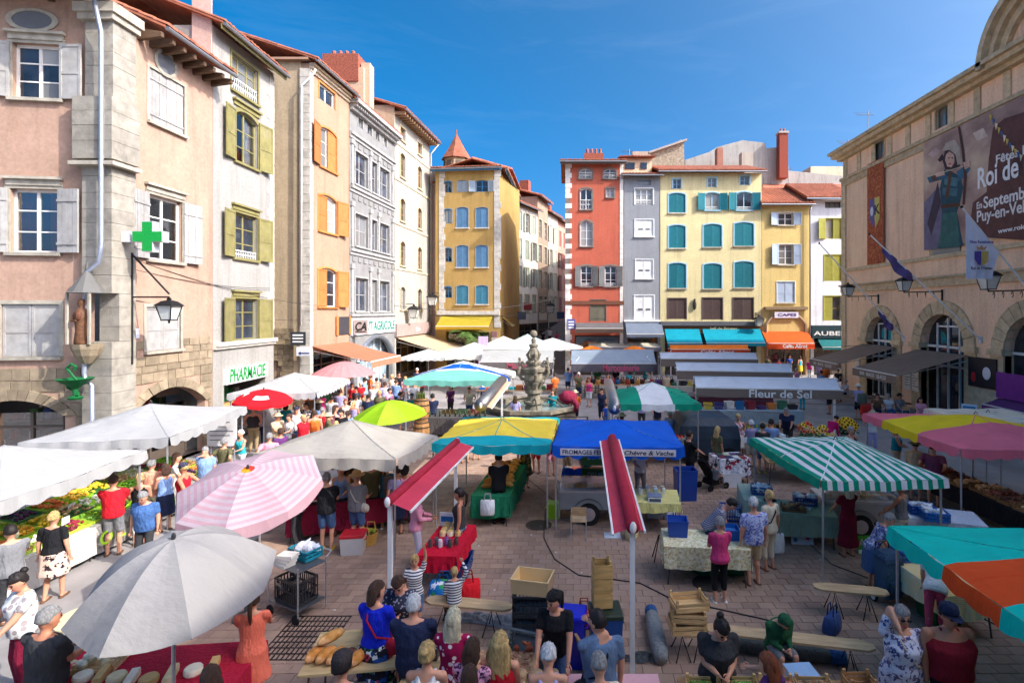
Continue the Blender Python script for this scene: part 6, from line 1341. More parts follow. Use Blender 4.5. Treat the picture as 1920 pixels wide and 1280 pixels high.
# --------- dairy table with the pink shirt woman
dt=(2.76,11.05);table('egg seller trestle table in the middle of the square',dt,(1.65,.85),-6,.78);drape('flowered cream cloth on the egg table',dt,(1.66,.88),-6,.785,.42,print_cloth('speckle',(226,218,176),[(206,196,140),(196,170,130),(236,232,206)],22))
bin_box('blue cool box with white rim on the egg table',(2.25,11.25,.793),-6,(.42,.36,.34),(22,70,160),handles=False,open_in=(190,216,230))
bin_box('low blue tub on the egg table',(3.28,11.1,.793),-6,(.42,.38,.22),(20,96,180),open_in=(60,120,190))
m=MB();m.prism([(-.7,0,.3),(.7,0,.3),(.75,.1,.1),(-.2,.1,.02)],(0,.5,0));tag(m.build('folded_tarpaulin',cloth((20,90,70)),None,False,False,(2.9,10.9,0),-6),'dark green tarpaulin bundle under the egg table','tarpaulin')
def trestle(label,loc,yaw=0,h=.55):
 t=thing('trestle',label,'trestle',loc,yaw)
 for s in(-1,1):
  for q in(-1,1):m=MB();m.tube([(s*.16,q*.14,0),(s*.03,q*.03,h)],.012,6);m.build('leg',metal((34,44,40),.6),t)
 m=MB();m.tube([(-.03,-.03,h),(-.03,.03,h),(.03,.03,h),(.03,-.03,h)],.012,5);m.build('hinge',metal((34,44,40),.6),t)
trestle('empty black folding trestle left of the egg table',G(1238,1050))
# --------- stroller
def stroller():
 p=G(1335,915);t=thing('stroller','black pushchair with a child in front of the man','stroller',p,-60);bk=cloth((30,28,32));mt_=metal((44,42,44),.5)
 for s in(-1,1):m=MB();m.tube([(s*.22,.35,.1),(s*.22,-.2,.55),(s*.22,-.55,1.05)],.018,6);m.build('frame',mt_,t);m=MB();m.tube([(s*.22,-.3,.1),(s*.22,.1,.5)],.016,6);m.build('frame',mt_,t)
 m=MB();m.tube([(-.22,-.55,1.05),(.22,-.55,1.05)],.02,6);m.build('handle',mt_,t)
 m=MB();m.loft([[(-.2,.22,.4),(.2,.22,.4),(.2,.2,.46),(-.2,.2,.46)],[(-.2,-.12,.36),(.2,-.12,.36),(.2,-.1,.44),(-.2,-.1,.44)],[(-.2,-.42,.9),(.2,-.42,.9),(.2,-.36,.94),(-.2,-.36,.94)]]);m.build('seat',bk,t)
 m=MB();m.box(-.2,.2,-.2,.2,.16,.32);m.build('basket',bk,t)
 for x in(-.25,.25):
  for y in(-.3,.36):m=MB();m.tube([(x-.02,y,.1),(x+.02,y,.1)],.1,14);m.build('wheel',mat('rubber'),t)
stroller()
# --------- right: vegetarian trailer, AB sign, flower board
trailer('grey cold counter trailer under the striped canopy',(7.15,13.35),(1.9,1.0),-4,(156,156,152))
for lb,c,s,yw in(('sage green cloth over the long table under the striped canopy',(5.5,12.85),(1.5,.9),-14),('pale green cloth over the corner table left of the striped canopy',(4.85,13.95),(.75,1.3),-10)):
 table(lb.replace('cloth over the','covered'),c,s,yw,.76);drape(lb,c,(s[0]+.01,s[1]+.01),yw,.765,.5 if s[0]>1 else .7,cloth((140,160,138)if s[0]>1 else(170,184,164)))
table('side table with blue crates right of the cold counter',(8.6,12.4),(1.5,.9),-20,.76);drape('white lace cloth on the side table with blue crates',(8.6,12.4),(1.52,.92),-20,.765,.2,cloth((206,212,224)))
for q,(x,y,z,c)in enumerate(((8.2,12.5,.775,(20,90,170)),(8.25,12.1,.775,(24,110,190)),(4.95,13.85,.775,(30,80,140)),(5.75,13.1,.775,(36,70,130)),(4.1,13.75,.0,(20,70,150)))):
 crate(['blue crate at the back of the lace table','blue crate at the front of the lace table','blue crate on the pale green corner table','blue crate beside the striped canopy pole','tall blue crate on the ground left of the striped canopy'][q],(x,y,z),-14,(.5,.36,.2 if q<4 else .5),c,'plastic',[(226,230,236),(200,206,216)],10,.08)
crate('flat tray of soaps on the sage green table',(5.3,12.7,.775),-14,(.55,.36,.08),(120,90,60),'wood',[(150,120,80),(96,70,50)],18,.05)
def board(label,p,w_,h_,c,lean=12,yaw=0,art=None,name='display_board'):
 o=thing(name,label,'sign',p,yaw);m=MB();s,c_=math.sin(R(lean)),math.cos(R(lean));f=lambda x,z,y=0:(x,z*s+y*c_,z*c_-y*s)
 m.hexa([f(-w_/2,.02,-.01),f(w_/2,.02,-.01),f(w_/2,.02,.01),f(-w_/2,.02,.01),f(-w_/2,h_,-.01),f(w_/2,h_,-.01),f(w_/2,h_,.01),f(-w_/2,h_,.01)]);m.build('panel',paint(c),o)
 m=MB();m.tube([f(0,h_*.8,.02),(0,h_*s+.25,0)],.012,5);m.build('prop',metal((90,90,92)),o);return o,f
o,f=board('white board with blue writing and pink flowers by the sage table',G(1505,1022),.5,.85,(206,214,230),14,-6)
for q in range(6):m=MB();z=.72-q*.07;m.quad(f(-.18,z,-.014),f(.18-.05*(q%3),z,-.014),f(.18-.05*(q%3),z+.025,-.014),f(-.18,z+.025,-.014));m.build('writing_line',paint((80,100,150)),o)
for x,z in((-.05,.22),(.12,.18),(-.16,.12)):
 m=MB();m.poly([f(x+.05*math.cos(a)*(1+.3*math.cos(5*a)),z+.05*math.sin(a)*(1+.3*math.cos(5*a)),-.015)for a in[2*math.pi*q/20 for q in range(20)]]);m.build('painted_flower',paint((206,40,100)if x>-.1 else(60,120,160)),o)
o,f=board('green organic logo sign with white letters AB at the trailer wheel',G(1623,1040),.33,.42,(70,160,40),8,0)
me=text_mesh('AB',.24,.002)
for v in me.vertices:q=v.co.copy();v.co=f(q.x,.26+q.y,-.014)
me.materials.append(paint(WHITE));lo=bpy.data.objects.new('lettering',me);COL.objects.link(lo);lo.parent=o
m=MB();m.quad(f(-.16,.03,-.013),f(.16,.03,-.013),f(.16,.12,-.013),f(-.16,.12,-.013));m.build('white_band',paint((220,228,214)),o)
for q in range(8):m=MB();m.lathe((0,0,0),[(.07,0),(.075,.1),(.04,.14)],10);tag(m.build('tub',plastic([(236,236,232),(222,214,196)][q%2]),None,False,False,(6.45+q*.18,13.3+.05*(q%2),.905)),'white dairy tub on the cold counter, %s from the left'%ordn[q],'tub','tubs on the cold counter')
for q,(x,y)in enumerate(((10.9,13.0),(10.7,15.3))):
 table('long sausage table under the pink and yellow canopy, %s half'%['near','far'][q],(x,y),(.95,2.3),4,.8);drape('black cloth on the sausage table, %s half'%['near','far'][q],(x,y),(.97,2.32),4,.805,.45,cloth((28,28,32)))
 for j in range(5):
  f_=[([(110,60,46),(150,90,70)],'dried sausages'),([(206,170,110),(226,196,140)],'round cheeses'),([(90,60,50),(120,80,60)],'dark hams')][(j+q)%3]
  crate('wicker tray of %s under the pink canopy, %s in the %s half'%(f_[1],ordn[j],['near','far'][q]),(x,y-.95+j*.46,.815),4,(.8,.4,.1),(150,116,76),'wood',f_[0],22,.05,el=1.8,group='trays on the sausage table')
bin_box('black storage bin under the sausage table',(11.0,12.4,0),4,(.6,.8,.45),(36,36,40),handles=False)
# --------- benches, crates, roll and caddy in the lower right
a,b=G(1525,1100,.45),G(1665,1112,.45);bench('weathered grey plank bench by the shopping caddy',a,b)
a,b=G(800,1125,.45),G(960,1140,.45);bench('plank bench the striped boy sits on',(a.x,a.y),(b.x,b.y))
a,b=G(1320,1178,.45),G(1640,1215,.45);bench('long plank bench the hooded boy sits on',(a.x,a.y),(b.x,b.y),wd=.28)
def roll(label,a,b,r,c,cap):
 t=thing('fabric_roll',label,'roll',(a[0],a[1],0));d=Vector((b[0]-a[0],b[1]-a[1],0));m=MB();m.tube([Vector((0,0,r))+d*q for q in(0,.15,.5,.85,1)],[r*.8,r,r*1.05,r,r*.8],12);m.build('roll',cloth(c),t,smooth=True);m=MB();m.tube([Vector((0,0,r))+d*.98,Vector((0,0,r))+d*1.12],r*.85,10);m.build('end_wrap',cloth(cap),t,smooth=True)
roll('grey rolled tarpaulin with a blue end on the paving',G(1240,1250),G(1222,1165),.13,(136,140,140),(50,90,140));roll('long dark grey folded tent bag behind the bench',G(1350,1215),G(1560,1245),.12,(84,90,88),(40,80,130))
for q in range(3):crate('wooden fruit crate beside the bun-haired seller, %s of the stack'%['bottom','middle','top'][q],G(1288,1225)+Vector((.02*q,.02*q,.4+.17*q)),[4,-6,8][q],(.55,.38,.16),(222,184,128))
bench('low dark-legged stool under the crate stack',G(1268,1228),G(1318,1228),h=.38,wd=.35,name='stool',cat='stool')
def caddy():
 p=G(1668,1132);t=thing('shopping_caddy','slate blue wheeled shopping caddy at the bench end','trolley',p,10);bl=cloth((62,88,110));f=lambda s,z,y=0:[(-.19*s,-.14*s+y,z),(.19*s,-.14*s+y,z),(.19*s,.14*s+y,z),(-.19*s,.14*s+y,z)]
 m=MB();m.loft([f(.85,.15),f(1,.3),f(1.05,.6),f(1,.85,.02)]);m.build('bag',bl,t);m=MB();m.loft([f(1.08,.83,0),f(1.1,.9,.02),f(.8,.98,.05)]);m.build('flap',cloth((50,74,98)),t)
 for s in(-1,1):m=MB();m.tube([(s*.17,.17,.1),(s*.14,.2,1.1)],.012,6);m.build('frame',metal((40,40,42)),t);m=MB();m.tube([(s*.24,.14,.1),(s*.21,.14,.1)],.1,14);wl=m.build('wheel',mat('rubber'),t);m=MB();m.tube([(s*.245,.14,.1),(s*.205,.14,.1)],.06,12);m.build('hub',paint(WHITE),wl)
 m=MB();m.tube([(-.14,.2,1.1),(.14,.2,1.1)],.016,6);m.build('handle',plastic((30,30,32)),t);m=MB();m.box(-.13,.13,-.19,-.15,.3,.5);m.build('pocket',cloth((54,80,104)),t)
caddy()
table('produce table under the teal and orange canopy',(6.62,9.75),(.9,1.7),4,.76);drape('mustard checked cloth under the teal canopy',(6.62,9.75),(.92,1.72),4,.765,.4,print_cloth('checks',(222,186,96),[(236,224,190)],9))
crate('blue crate on the mustard cloth at the canopy edge',(6.45,10.2,.775),4,(.5,.36,.2),(20,90,170),'plastic',[(200,210,220),(120,160,200)],8,.08);bin_box('dark green crate under the mustard cloth',(6.55,9.5,0),4,(.5,.5,.35),(30,86,44),handles=False)
# --------- foreground tables with bread, cheese, beans
table('rustic bread table in the left foreground',(-2.85,7.45),(1.5,.95),8,.8,wood((196,168,120)),wood((110,80,56)))
def loaf(label,loc,r,yaw,c,name='loaf',rnd=False,z=.07):
 m=MB();m.ell((0,0,r[2]),r,16,9,0,None,lambda d:1+.05*math.sin(9*d.x+4*d.y));tag(m.build(name,mat('crust_%d_%d'%(c[0],c[1]),c,.75,.4,7,.5,18,0,.2,.5,(226,212,186)),None,False,True,loc,yaw),label,'bread')
loaf('big round floury country loaf on the bread table',(-2.78,7.72,.802),(.24,.22,.12),0,(196,160,116));loaf('small floury square loaf beside the country loaf',(-2.72,7.38,.802),(.12,.1,.06),20,(206,176,136))
for q in range(5):loaf('golden sandwich loaf on the bread table, %s from the left'%ordn[q],(-3.45+q*.15,7.2-.02*q,.802),(.075,.17,.08),-20,(200,132,62)if q!=3 else(96,52,44))
loaf('tall golden loaf lying on top of the sandwich loaves',(-3.3,7.35,.95),(.07,.2,.07),-35,(206,146,76))
table('honey and sausage table between seller and customers',(-1.3,7.0),(1.7,.8),-4,.8,wood((190,156,110)));drape('brown patterned runner on the sausage table',(-1.1,6.95),(1.1,.82),-4,.805,.2,print_cloth('speckle',(150,110,84),[(110,70,50),(190,150,110)],16))
scale('dark scale between the seller and the navy shirt man',(-1.95,7.35,.81),-4,(50,50,54))
crate('grey plastic display crate standing on edge behind the sausage table',(-.55,7.62,.62),-18,(.62,.42,.3),(96,104,106),'plastic',[(176,90,50),(150,70,40)],10,.05,tilt=(50,0))
table('gingham table of the black shirt seller',(.15,6.5),(1.9,.75),0,.8);drape('red and white gingham cloth on the seller table',(.15,6.5),(1.92,.78),0,.805,.25,print_cloth('checks',(236,214,216),[(196,60,76)],22))
for q in range(7):
 m=MB();m.lathe((0,0,0),[(.075,0),(.08,.02),(.08,.2),(.075,.22)],14);m2=tag(m.build('cheese_drum',mat('rind',(170,140,106),.85,.3,10,.4),None,False,True,(-.62+(q%3)*.2+(1.05 if q>5 else 0),6.42+(q//3)*.19,.812)),'brown cylindrical cheese on the gingham cloth, %s of the cluster'%ordn[q],'cheese','cylindrical cheeses on the gingham cloth')
scale('steel blue scale in front of the black shirt seller',(.42,6.55,.812),4,(206,210,206))
for q in range(3):crate('black plastic crate behind the black shirt seller, %s of the stack'%['bottom','middle','upper'][q],(-.62,8.72,.02+.31*q),-2,(.6,.42,.3),(40,46,52),'plastic')
bin_box('open wooden box topping the black crate stack',(-.62,8.72,.96),-12,(.62,.44,.24),(216,184,132),handles=False,taper=.96,name='wooden_box')
bin_box('royal blue lidded bin behind the black shirt seller',(-.02,8.35,0),-8,(.5,.4,.75),(24,40,190),(24,34,200));bin_box('tall dark blue bin by the white post',(.55,8.5,0),4,(.5,.45,.7),(20,70,140),(40,56,40));
crate('long wooden crate leaning in the dark blue bin',(.5,8.55,.8),8,(.3,.26,.7),(216,176,110));m=MB();m.box(-.02,.02,-.2,.2,0,.6);cb=tag(m.build('cardboard_sheet',mat('cardboard',(176,136,92),.9),None,False,False,(.28,8.1,.02),20),'leaning brown cardboard sheet beside the blue bin','cardboard');cb.rotation_euler[1]=R(-18)
table('bean seller table in the foreground',(2.6,6.4),(2.5,.85),-2,.8)
for q in range(4):
 f_=[([(120,170,70),(90,150,60)],'green beans, left'),([(130,176,76),(96,150,60)],'green beans, right'),([(200,120,96),(226,170,150)],'pink beans'),([(190,150,100),(150,110,70)],'brown onions')][q]
 crate('wooden crate of %s on the bean seller table'%f_[1],(1.62+q*.45,6.35,.81),-2,(.43,.55,.18),(216,176,120),'wood',f_[0],150 if q<2 else 60,.02 if q<2 else .03,el=4.0 if q<2 else 2.0,fh=.07)
scale('blue steel scale on the bean seller table',(2.95,6.75,.81),5,(190,200,220))
o,f=board('small green sign with white letters AB held up by the bean table',(2.95,6.1,.81),.25,.3,(60,150,40),6,-10)
me=text_mesh('AB',.15,.002)
for v in me.vertices:q=v.co.copy();v.co=f(q.x,.16+q.y,-.014)
me.materials.append(paint(WHITE));lo=bpy.data.objects.new('lettering',me);COL.objects.link(lo);lo.parent=o
table('soap and honey table at the bottom right',(4.35,6.2),(1.7,.8),-2,.8,wood((170,120,80)))
for q in range(10):jar('blue lidded gift jar on the honey table, %s of the group'%ordn[q],3.7+(q%5)*.22,6.1+(q//5)*.22,.81,.06,.13+.05*(q%2),(226,222,196),(110,150,190),'gift jars on the honey table')
crate('small wooden rack with a blue bottle on the honey table',(3.55,6.55,.81),0,(.35,.25,.2),(190,140,90));m=MB();m.box(-.16,.16,-.01,.01,0,.2);tag(m.build('price_card',paint((236,236,226)),None,False,False,(4.85,5.95,.81),0),'white handwritten card at the right of the honey table','sign');m=MB();m.box(-.2,.2,-.14,.14,0,.04);tag(m.build('book',paint((150,150,206)),None,False,False,(6.0,6.2,1.0),20),'pale blue folder lying at the bottom right','folder');table('low side table under the pale blue folder',(6.0,6.2),(.6,.5),0,.99)
gr=thing('tree_grate','dark iron grating set in the paving beside the bread table','grating',G(575,1195));im=metal((58,54,54),.6)
for q in range(14):m=MB();x=-.5+q*.077;m.box(x-.008,x+.008,-.6,.6,.018,.03);m.build('bar',im,gr)
for q in range(9):m=MB();y=-.6+q*.15;m.box(-.52,.52,y-.008,y+.008,.0182,.028);m.build('cross_bar',im,gr)
m=MB();pts=[G(1022,960),G(1020,1010),G(1040,1050),G(1085,1080),G(1150,1088),G(1200,1095),G(1260,1125),G(1330,1140),G(1420,1160),G(1470,1172)];m.tube([p+Vector((0,0,.028))for p in pts],.013,6);tag(m.build('power_cable',plastic((34,32,32))),'black power cable snaking over the paving from the cool box','cable')
m=MB();m.tube([G(x,y)+Vector((0,0,.028))for x,y in((1370,855),(1400,880),(1480,985),(1560,1060),(1680,1105),(1800,1140),(1920,1200))],.011,6);tag(m.build('power_cable',plastic((36,34,34))),'black power cable crossing the paving behind the caddy','cable')
m=MB();m.tube([G(x,y)+Vector((0,0,.028))for x,y in((985,895),(1010,915),(1045,945),(1070,958))],.011,6);tag(m.build('power_cable',plastic((36,34,34))),'short black cable between bread stall and cheese trailer','cable')
def crumple(label,c,sx,sy,yaw,col,hgt=.14,seed=3):
 m=MB();n=22;rr=random.Random(seed);ph=[rr.uniform(0,6)for _ in range(8)]
 f=lambda u,v:(sx*(u-.5)+.03*math.sin(9*v+ph[0]),sy*(v-.5)*(.75+.25*math.sin(5*u+ph[1])),.03+hgt*(max(0,math.sin(math.pi*v))*(.35+.3*math.sin(7*u+ph[2])**2+.25*math.sin(13*u+9*v+ph[3])**2+.15*math.sin(23*u-17*v+ph[4]))))
 for i in range(n):
  for j in range(n):m.quad(f(i/n,j/n),f((i+1)/n,j/n),f((i+1)/n,(j+1)/n),f(i/n,(j+1)/n))
 return tag(m.build('tarpaulin',cloth(col),None,False,True,(c[0],c[1],0),yaw),label,'tarpaulin')
c=G(915,1165);crumple('crumpled grey tarpaulin on the paving behind the sausage table',(c.x,c.y),1.5,.5,-8,(120,124,130))
c=G(1195,1235);crumple('small dark folded cloth at the foot of the white post',(c.x,c.y),.4,.3,10,(70,74,74),.06,5)
# --------- fountain
def fountain():
 c=(-1.75,25.2);t=thing('fountain','carved stone fountain with tall finial column and round basin','fountain',(c[0],c[1],0));st=mat('stone_fountain',(126,118,102),.92,.5,4,.7,12,0,.2,.5,(110,102,88))
 m=MB();n=8;rg=lambda r,z:[(r*.84*math.cos(2*math.pi*(i+.5)/n),r*.84*math.sin(2*math.pi*(i+.5)/n),z)for i in range(n)]
 m.loft([rg(2.75,0),rg(2.75,.12),rg(2.55,.14),rg(2.55,.95),rg(2.75,1.0),rg(2.75,1.15),rg(2.35,1.15),rg(2.35,.3)]);m.build('basin',st,t)
 m=MB();m.poly(rg(2.36,.9));m.build('water',mat('fountain_water',(120,140,136),.08,.2,3,.2,6,0,.6),t)
 Q=lambda p:Vector((p[0]*.72,p[1]*.72,.3+(p[2]-.3)*.755))
 def put(m,nm,mt_=st):m.v=[tuple(Q(p))for p in m.v];return m.build(nm,mt_,t)
 m=MB();m.lathe((0,0,0),[(.95,.3),(.95,.8),(.8,.82),(.8,1.0),(.6,1.05),(.5,1.35),(.66,1.45),(.66,1.58),(.45,1.62),(.4,2.0),(.56,2.1),(.56,2.3)],16);put(m,'pedestal')
 m=MB();m.lathe((0,0,0),[(.46,2.31),(.5,2.5),(.62,2.9),(.58,3.3),(.74,3.42),(.74,3.62),(.5,3.66),(.42,3.8),(.5,3.9),(.5,4.05),(.36,4.1),(.4,4.5),(.24,4.9),(.3,5.0),(.3,5.1),(.14,5.15),(.16,5.4),(.1,5.5)],16);put(m,'shaft')
 for k in range(8):
  a=math.pi*k/4+.2;p=lambda r,z,d=0:(r*math.cos(a+d),r*math.sin(a+d),z)
  if k%2==0:
   m=MB();m.tube([p(.5,2.9),p(.8,3.0),p(.98,3.3),p(.95,3.65),p(.78,3.8),p(.68,3.68),p(.76,3.56)],[.07,.11,.12,.11,.09,.07,.04],8);put(m,'carved_scroll')
   m=MB();m.ell(p(.9,3.95),(.14,.14,.19),8,6);m.ell(p(.92,4.2),(.09,.09,.11),8,6);m.tube([p(.88,3.95),p(.75,4.05,.25),p(.62,3.9,.3)],.05,6);m.tube([p(.9,3.85),p(.98,3.65,-.12),p(.9,3.5,-.15)],.06,6);put(m,'carved_cherub')
   m=MB();m.tube([p(.4,1.75),p(1.0,1.7),p(1.5,1.5),p(2.0,1.1)],.05,6);put(m,'water_pipe',metal((90,84,76),.6))
  m=MB();m.prism([p(.5,2.35,-.2),p(.72,2.7,-.16),p(.78,2.95,0),p(.72,2.7,.16),p(.5,2.35,.2)],(0,0,.06));put(m,'carved_leaf')
  m=MB();m.prism([p(.36,4.12,-.2),p(.5,4.45,0),p(.36,4.12,.2),p(.3,4.7,0)],(0,0,.04));put(m,'carved_leaf')
 m=MB();m.ell((0,0,5.75),(.24,.24,.24),14,10);put(m,'ball_finial')
fountain()
def jacket():
 p=P(1064,745,22.2);t=thing('hung_jacket','burgundy jacket bundle hung on the fountain railing','jacket',p);m=MB();m.ell((0,0,0),(.38,.25,.28),12,8,0,None,lambda d:1+.12*math.sin(7*d.x+5*d.z));m.build('body',cloth((140,40,66)),t,smooth=True);m=MB();m.tube([(.2,-.1,-.05),(.38,-.14,-.3),(.34,-.1,-.55)],[.14,.12,.1],8);m.build('sleeve',cloth((126,34,58)),t,smooth=True)
 r=thing('fountain_railing','low iron railing in front of the fountain basin','railing',(-.5,22.3,0))
 for x in(-1.2,0,1.2):m=MB();m.tube([(x,0,0),(x,0,1.1)],.03,6);m.build('post',metal((90,88,86)),r)
 for z in(.5,1.08):m=MB();m.tube([(-1.2,0,z),(1.2,0,z)],.022,6);m.build('rail',metal((90,88,86)),r)
jacket()
# --------- lanterns, pharmacy signs, flags, wires
def corner_lamp():
 wp=Vector((-14.18,17.25,5.98));p=Vector((-12.95,17.2,5.95));t=lantern('black wall lantern on a long bracket at the corner house',p,wp,.45,scroll=False)
 m=MB();m.tube([wp-p+Vector((0,0,1.35)),(0,0,.1)],.03,6);m.build('stay',metal((44,42,42),.6),t);m=MB();m.tube([wp-p+Vector((0,0,-2.2)),wp-p+Vector((0,0,1.4))],.03,6);m.build('wall_rod',metal((44,42,42),.6),t)
corner_lamp()
for lb,x,y,xw in(('black scrolled lantern nearest the town hall corner',1590,540,1648),('black scrolled lantern between the first two arches',1695,532,1768),('black scrolled lantern above the third arch',1853,530,1935)):
 Yw=XR*F/(xw-CX);p=P(x,y+16,Yw);lantern(lb,p,(XR-.05,Yw,p.z+.05),(.5 if x<1800 else .56),hang=False)
p=P(776,570,44);lantern('lantern hanging by the cream house',p,(-13.6,44,p.z+.1),.7,scroll=False)
p=P(811,548,47);lantern('lantern on the narrow pinkish wall',p,(p.x,50.2,p.z+.1),.7,scroll=False)
p=P(1032,565,60);lantern('lantern hanging over the lane on a wire',p,(p.x-1,62,p.z+.6),.8,scroll=False)
p=P(1423,590,45.3);lantern('lantern on the wall between the two yellow houses',p,(p.x,46,p.z+.2),.6,scroll=False)
def cross():
 p=Vector((-13.35,16.95,7.85));t=thing('pharmacy_cross','green pharmacy cross sign projecting from the corner house','sign',p);a,b=.165,.48;g=mat('cross_green',(28,150,62),.35,.2,20,.1,60)
 pts=[(-a,-b),(a,-b),(a,-a),(b,-a),(b,a),(a,a),(a,b),(-a,b),(-a,a),(-b,a),(-b,-a),(-a,-a)]
 m=MB();m.prism([(x,-.14,z)for x,z in pts],(0,.28,0));m.build('housing',paint((206,210,208)),t);m=MB();m.prism([(x*.96,-.146,z*.96)for x,z in pts],(0,.004,0));m.build('light_face',g,t)
 m=MB();m.box(-1.05,-.57,-.1,.1,-.17,.17);m.build('bracket_box',paint((200,200,200)),t)
 q=P(141,722,15.9);t=thing('pharmacy_emblem','green snake and bowl pharmacy emblem on the corner house','sign',q);gr=paint((16,100,50))
 f=Vector((0,0,0));m=MB();m.lathe((0,0,0),[(.16,-.42),(.2,-.36),(.06,-.3),(.07,-.12),(.12,-.06),(.34,.1),(.46,.2),(.42,.2),(.1,.04)],14);m.build('bowl',gr,t)
 m=MB();m.tube([(.12*math.cos(k*.7),-.08+.12*math.sin(k*.7),-.3+k*.05)for k in range(10)]+[(.05,-.1,.25),(-.08,-.1,.42),(-.16,-.1,.52),(-.02,-.1,.64),(.12,-.1,.56),(.06,-.1,.46)],.04,6);m.build('snake',gr,t);m=MB();m.beam((-.1,.1,0),(-.1,.5,0),.05,.05);m.build('bracket',metal((60,60,60)),t)
cross()
def flags():
 for lb,(x0,y0),(x1,y1),Yw,fl in(('white flagpole on the town hall nearest its corner',(1696,634),(1536,456),31.2,1),('white flagpole between the second and third arch',(1839,637),(1630,439),25.36,2),('white flagpole at the right frame edge',(2021,656),(1803,388),20.5,3)):
  a=P(x0,y0,Yw);b=P(x1,y1,Yw);t=thing('flagpole',lb,'flagpole',a);m=MB();m.tube([(0,0,0),b-a],[.045,.03],8);m.build('pole',paint((236,234,228)),t);m=MB();m.ell(b-a,(.06,.06,.06),8,6);m.build('tip',metal((60,56,50)),t);m=MB();m.box(-.05,.12,-.12,.12,-.15,.15);m.build('socket',paint((200,200,198)),t)
  d=b-a
  if fl==3:
   o=a+d*.97;w_,h_=1.35,2.6;f=thing('flag','white festival flag with a crest hanging from the right pole','flag',o);m=MB();N=16;M=16;s=-d.normalized()
   def pt(i,j):x=s*(w_*1.5*i/N);drop=h_*j/M;k=1-.25*(j/M);return Vector((x.x*k+.02*j/M,.08*math.sin(i*1.1)*(j/M)-.02,x.z*max(0,1-j/M*1.1)-drop))
   for i in range(N):
    for j in range(M):m.quad(pt(i,j),pt(i+1,j),pt(i+1,j+1),pt(i,j+1))
   m.build('cloth',cloth((214,218,232),.3),f,smooth=True)
   cx=.52;
   for sgn,cc in((0,(92,76,150)),(1,(206,176,96))):
    m=MB();x0_,x1_=(cx-.26,cx-.01)if sgn==0 else(cx+.01,cx+.26);m.prism([(x0_,-.14,-1.55),(x1_,-.14,-1.55),(x1_,-.14,-1.95 if sgn else-2.1),((x0_+x1_)/2,-.14,-2.05),(x0_,-.14,-1.85 if not sgn else-2.1)],(0,-.01,0));m.build('crest_half',cloth(cc),f)
   m=MB();m.prism([(cx-.15,-.14,-1.5),(cx+.15,-.14,-1.5),(cx+.2,-.14,-1.34),(cx+.08,-.14,-1.42),(cx,-.14,-1.32),(cx-.08,-.14,-1.42),(cx-.2,-.14,-1.34)],(0,-.01,0));m.build('crown',cloth((206,150,110)),f)
   ob=Vector(o);lettering('Fêtes Renaissance',.16,ob+Vector((cx,-.15,-1.2)),(1,0,0),(0,0,1),paint((90,84,150)),f,.9);lettering('Roi de l’Oiseau',.16,ob+Vector((cx,-.15,-2.2)),(1,0,0),(0,0,1),paint((60,60,70)),f,.8)
  else:
   q0,q1,dr=((.3,.12,.6)if fl==1 else(.88,.6,.6));o=a+d*q0;f=thing('flag',['limp violet flag on the first town hall pole','violet flag wrapped along the second town hall pole'][fl-1],'flag',o);m=MB();N=10;M=8;s=d*(q1-q0)
   def pt(i,j):return Vector((s.x*i/N,.1*math.sin(i*1.3+j*.3),s.z*i/N-dr*(j/M)*math.sin(math.pi*(.1+.85*i/N))**.7))
   for i in range(N):
    for j in range(M):m.quad(pt(i,j),pt(i+1,j),pt(i+1,j+1),pt(i,j+1))
   m.build('cloth',cloth((104,90,140),.2),f,smooth=True)
flags()
def wires():
 def wire(lb,a,b,sag,r=.012):m=MB();a,b=Vector(a),Vector(b);m.tube([a.lerp(b,k/16)-Vector((0,0,sag*4*(k/16)*(1-k/16)))for k in range(17)],r,5);tag(m.build('overhead_wire',plastic((60,56,54))),lb,'wire')
 wire('cable from the corner house lantern to the orange shutter house',P(232,480,17.2),P(640,575,33),.4);wire('cable from the corner lantern rod to the pharmacy house',P(232,500,17.2),P(510,540,25.5),.2)
 wire('thin cable across the pharmacy house to the alley',P(240,560,17.3),P(560,600,29.4),.2);wire('pale cable across the ochre house',P(690,565,41),P(1040,560,46),.8,.02);wire('lower cable across the lane mouth',P(805,590,49),P(1060,575,46),.5,.02)
 wire('wire from the nearest stand awning toward the town hall',P(1300,740,20),P(1650,760,17.5),.08,.01);wire('slack wire from fountain to the green canopy',P(935,706,24),P(1300,735,20),.15,.012);wire('wire above the flower stall',P(1300,755,17),P(1480,775,17),.06,.01);wire('cable along the top of the cafe terrace',P(1485,648,33),P(1640,645,33),.1,.015)
wires()
# --------- plants
def palm():
 p=Vector((-9.3,47.4,0));t=thing('palm','potted palm in front of the ochre house awning','palm tree',p);m=MB();m.lathe((0,0,0),[(.4,0),(.5,.7),(.45,.7)],12);m.build('pot',mat('pot_terra',(150,96,70)),t);m=MB();m.tube([(0,0,.6),(.05,0,2),(0,0,3.4)],[.18,.14,.12],8);m.build('trunk',mat('palm_trunk',(96,76,54),.9,.4,8,.6),t)
 m=MB()
 for k in range(34):
  a=random.uniform(0,6.28);el=random.uniform(.2,1.3);L=random.uniform(1.3,2.0);pts=[Vector((math.cos(a)*L*s*math.cos(el*(1-s*.8)),math.sin(a)*L*s*math.cos(el*(1-s*.8)),3.4+L*(math.sin(el)*s-.75*s*s)))for s in[q/7 for q in range(8)]]
  for p0,p1 in zip(pts[:-1],pts[1:]):
   d=(p1-p0).normalized();sd=d.cross(Vector((0,0,1))).normalized()
   for s in(-1,1):
    for q in(0,.5):b=p0.lerp(p1,q);e=b+sd*s*.4+d*.25-Vector((0,0,.12));m.add([b-d*.025,b+d*.05,e],[(0,1,2)])
 m.build('crown',mat('palm_leaf',(84,112,52),.6,.3,5),t)
palm()
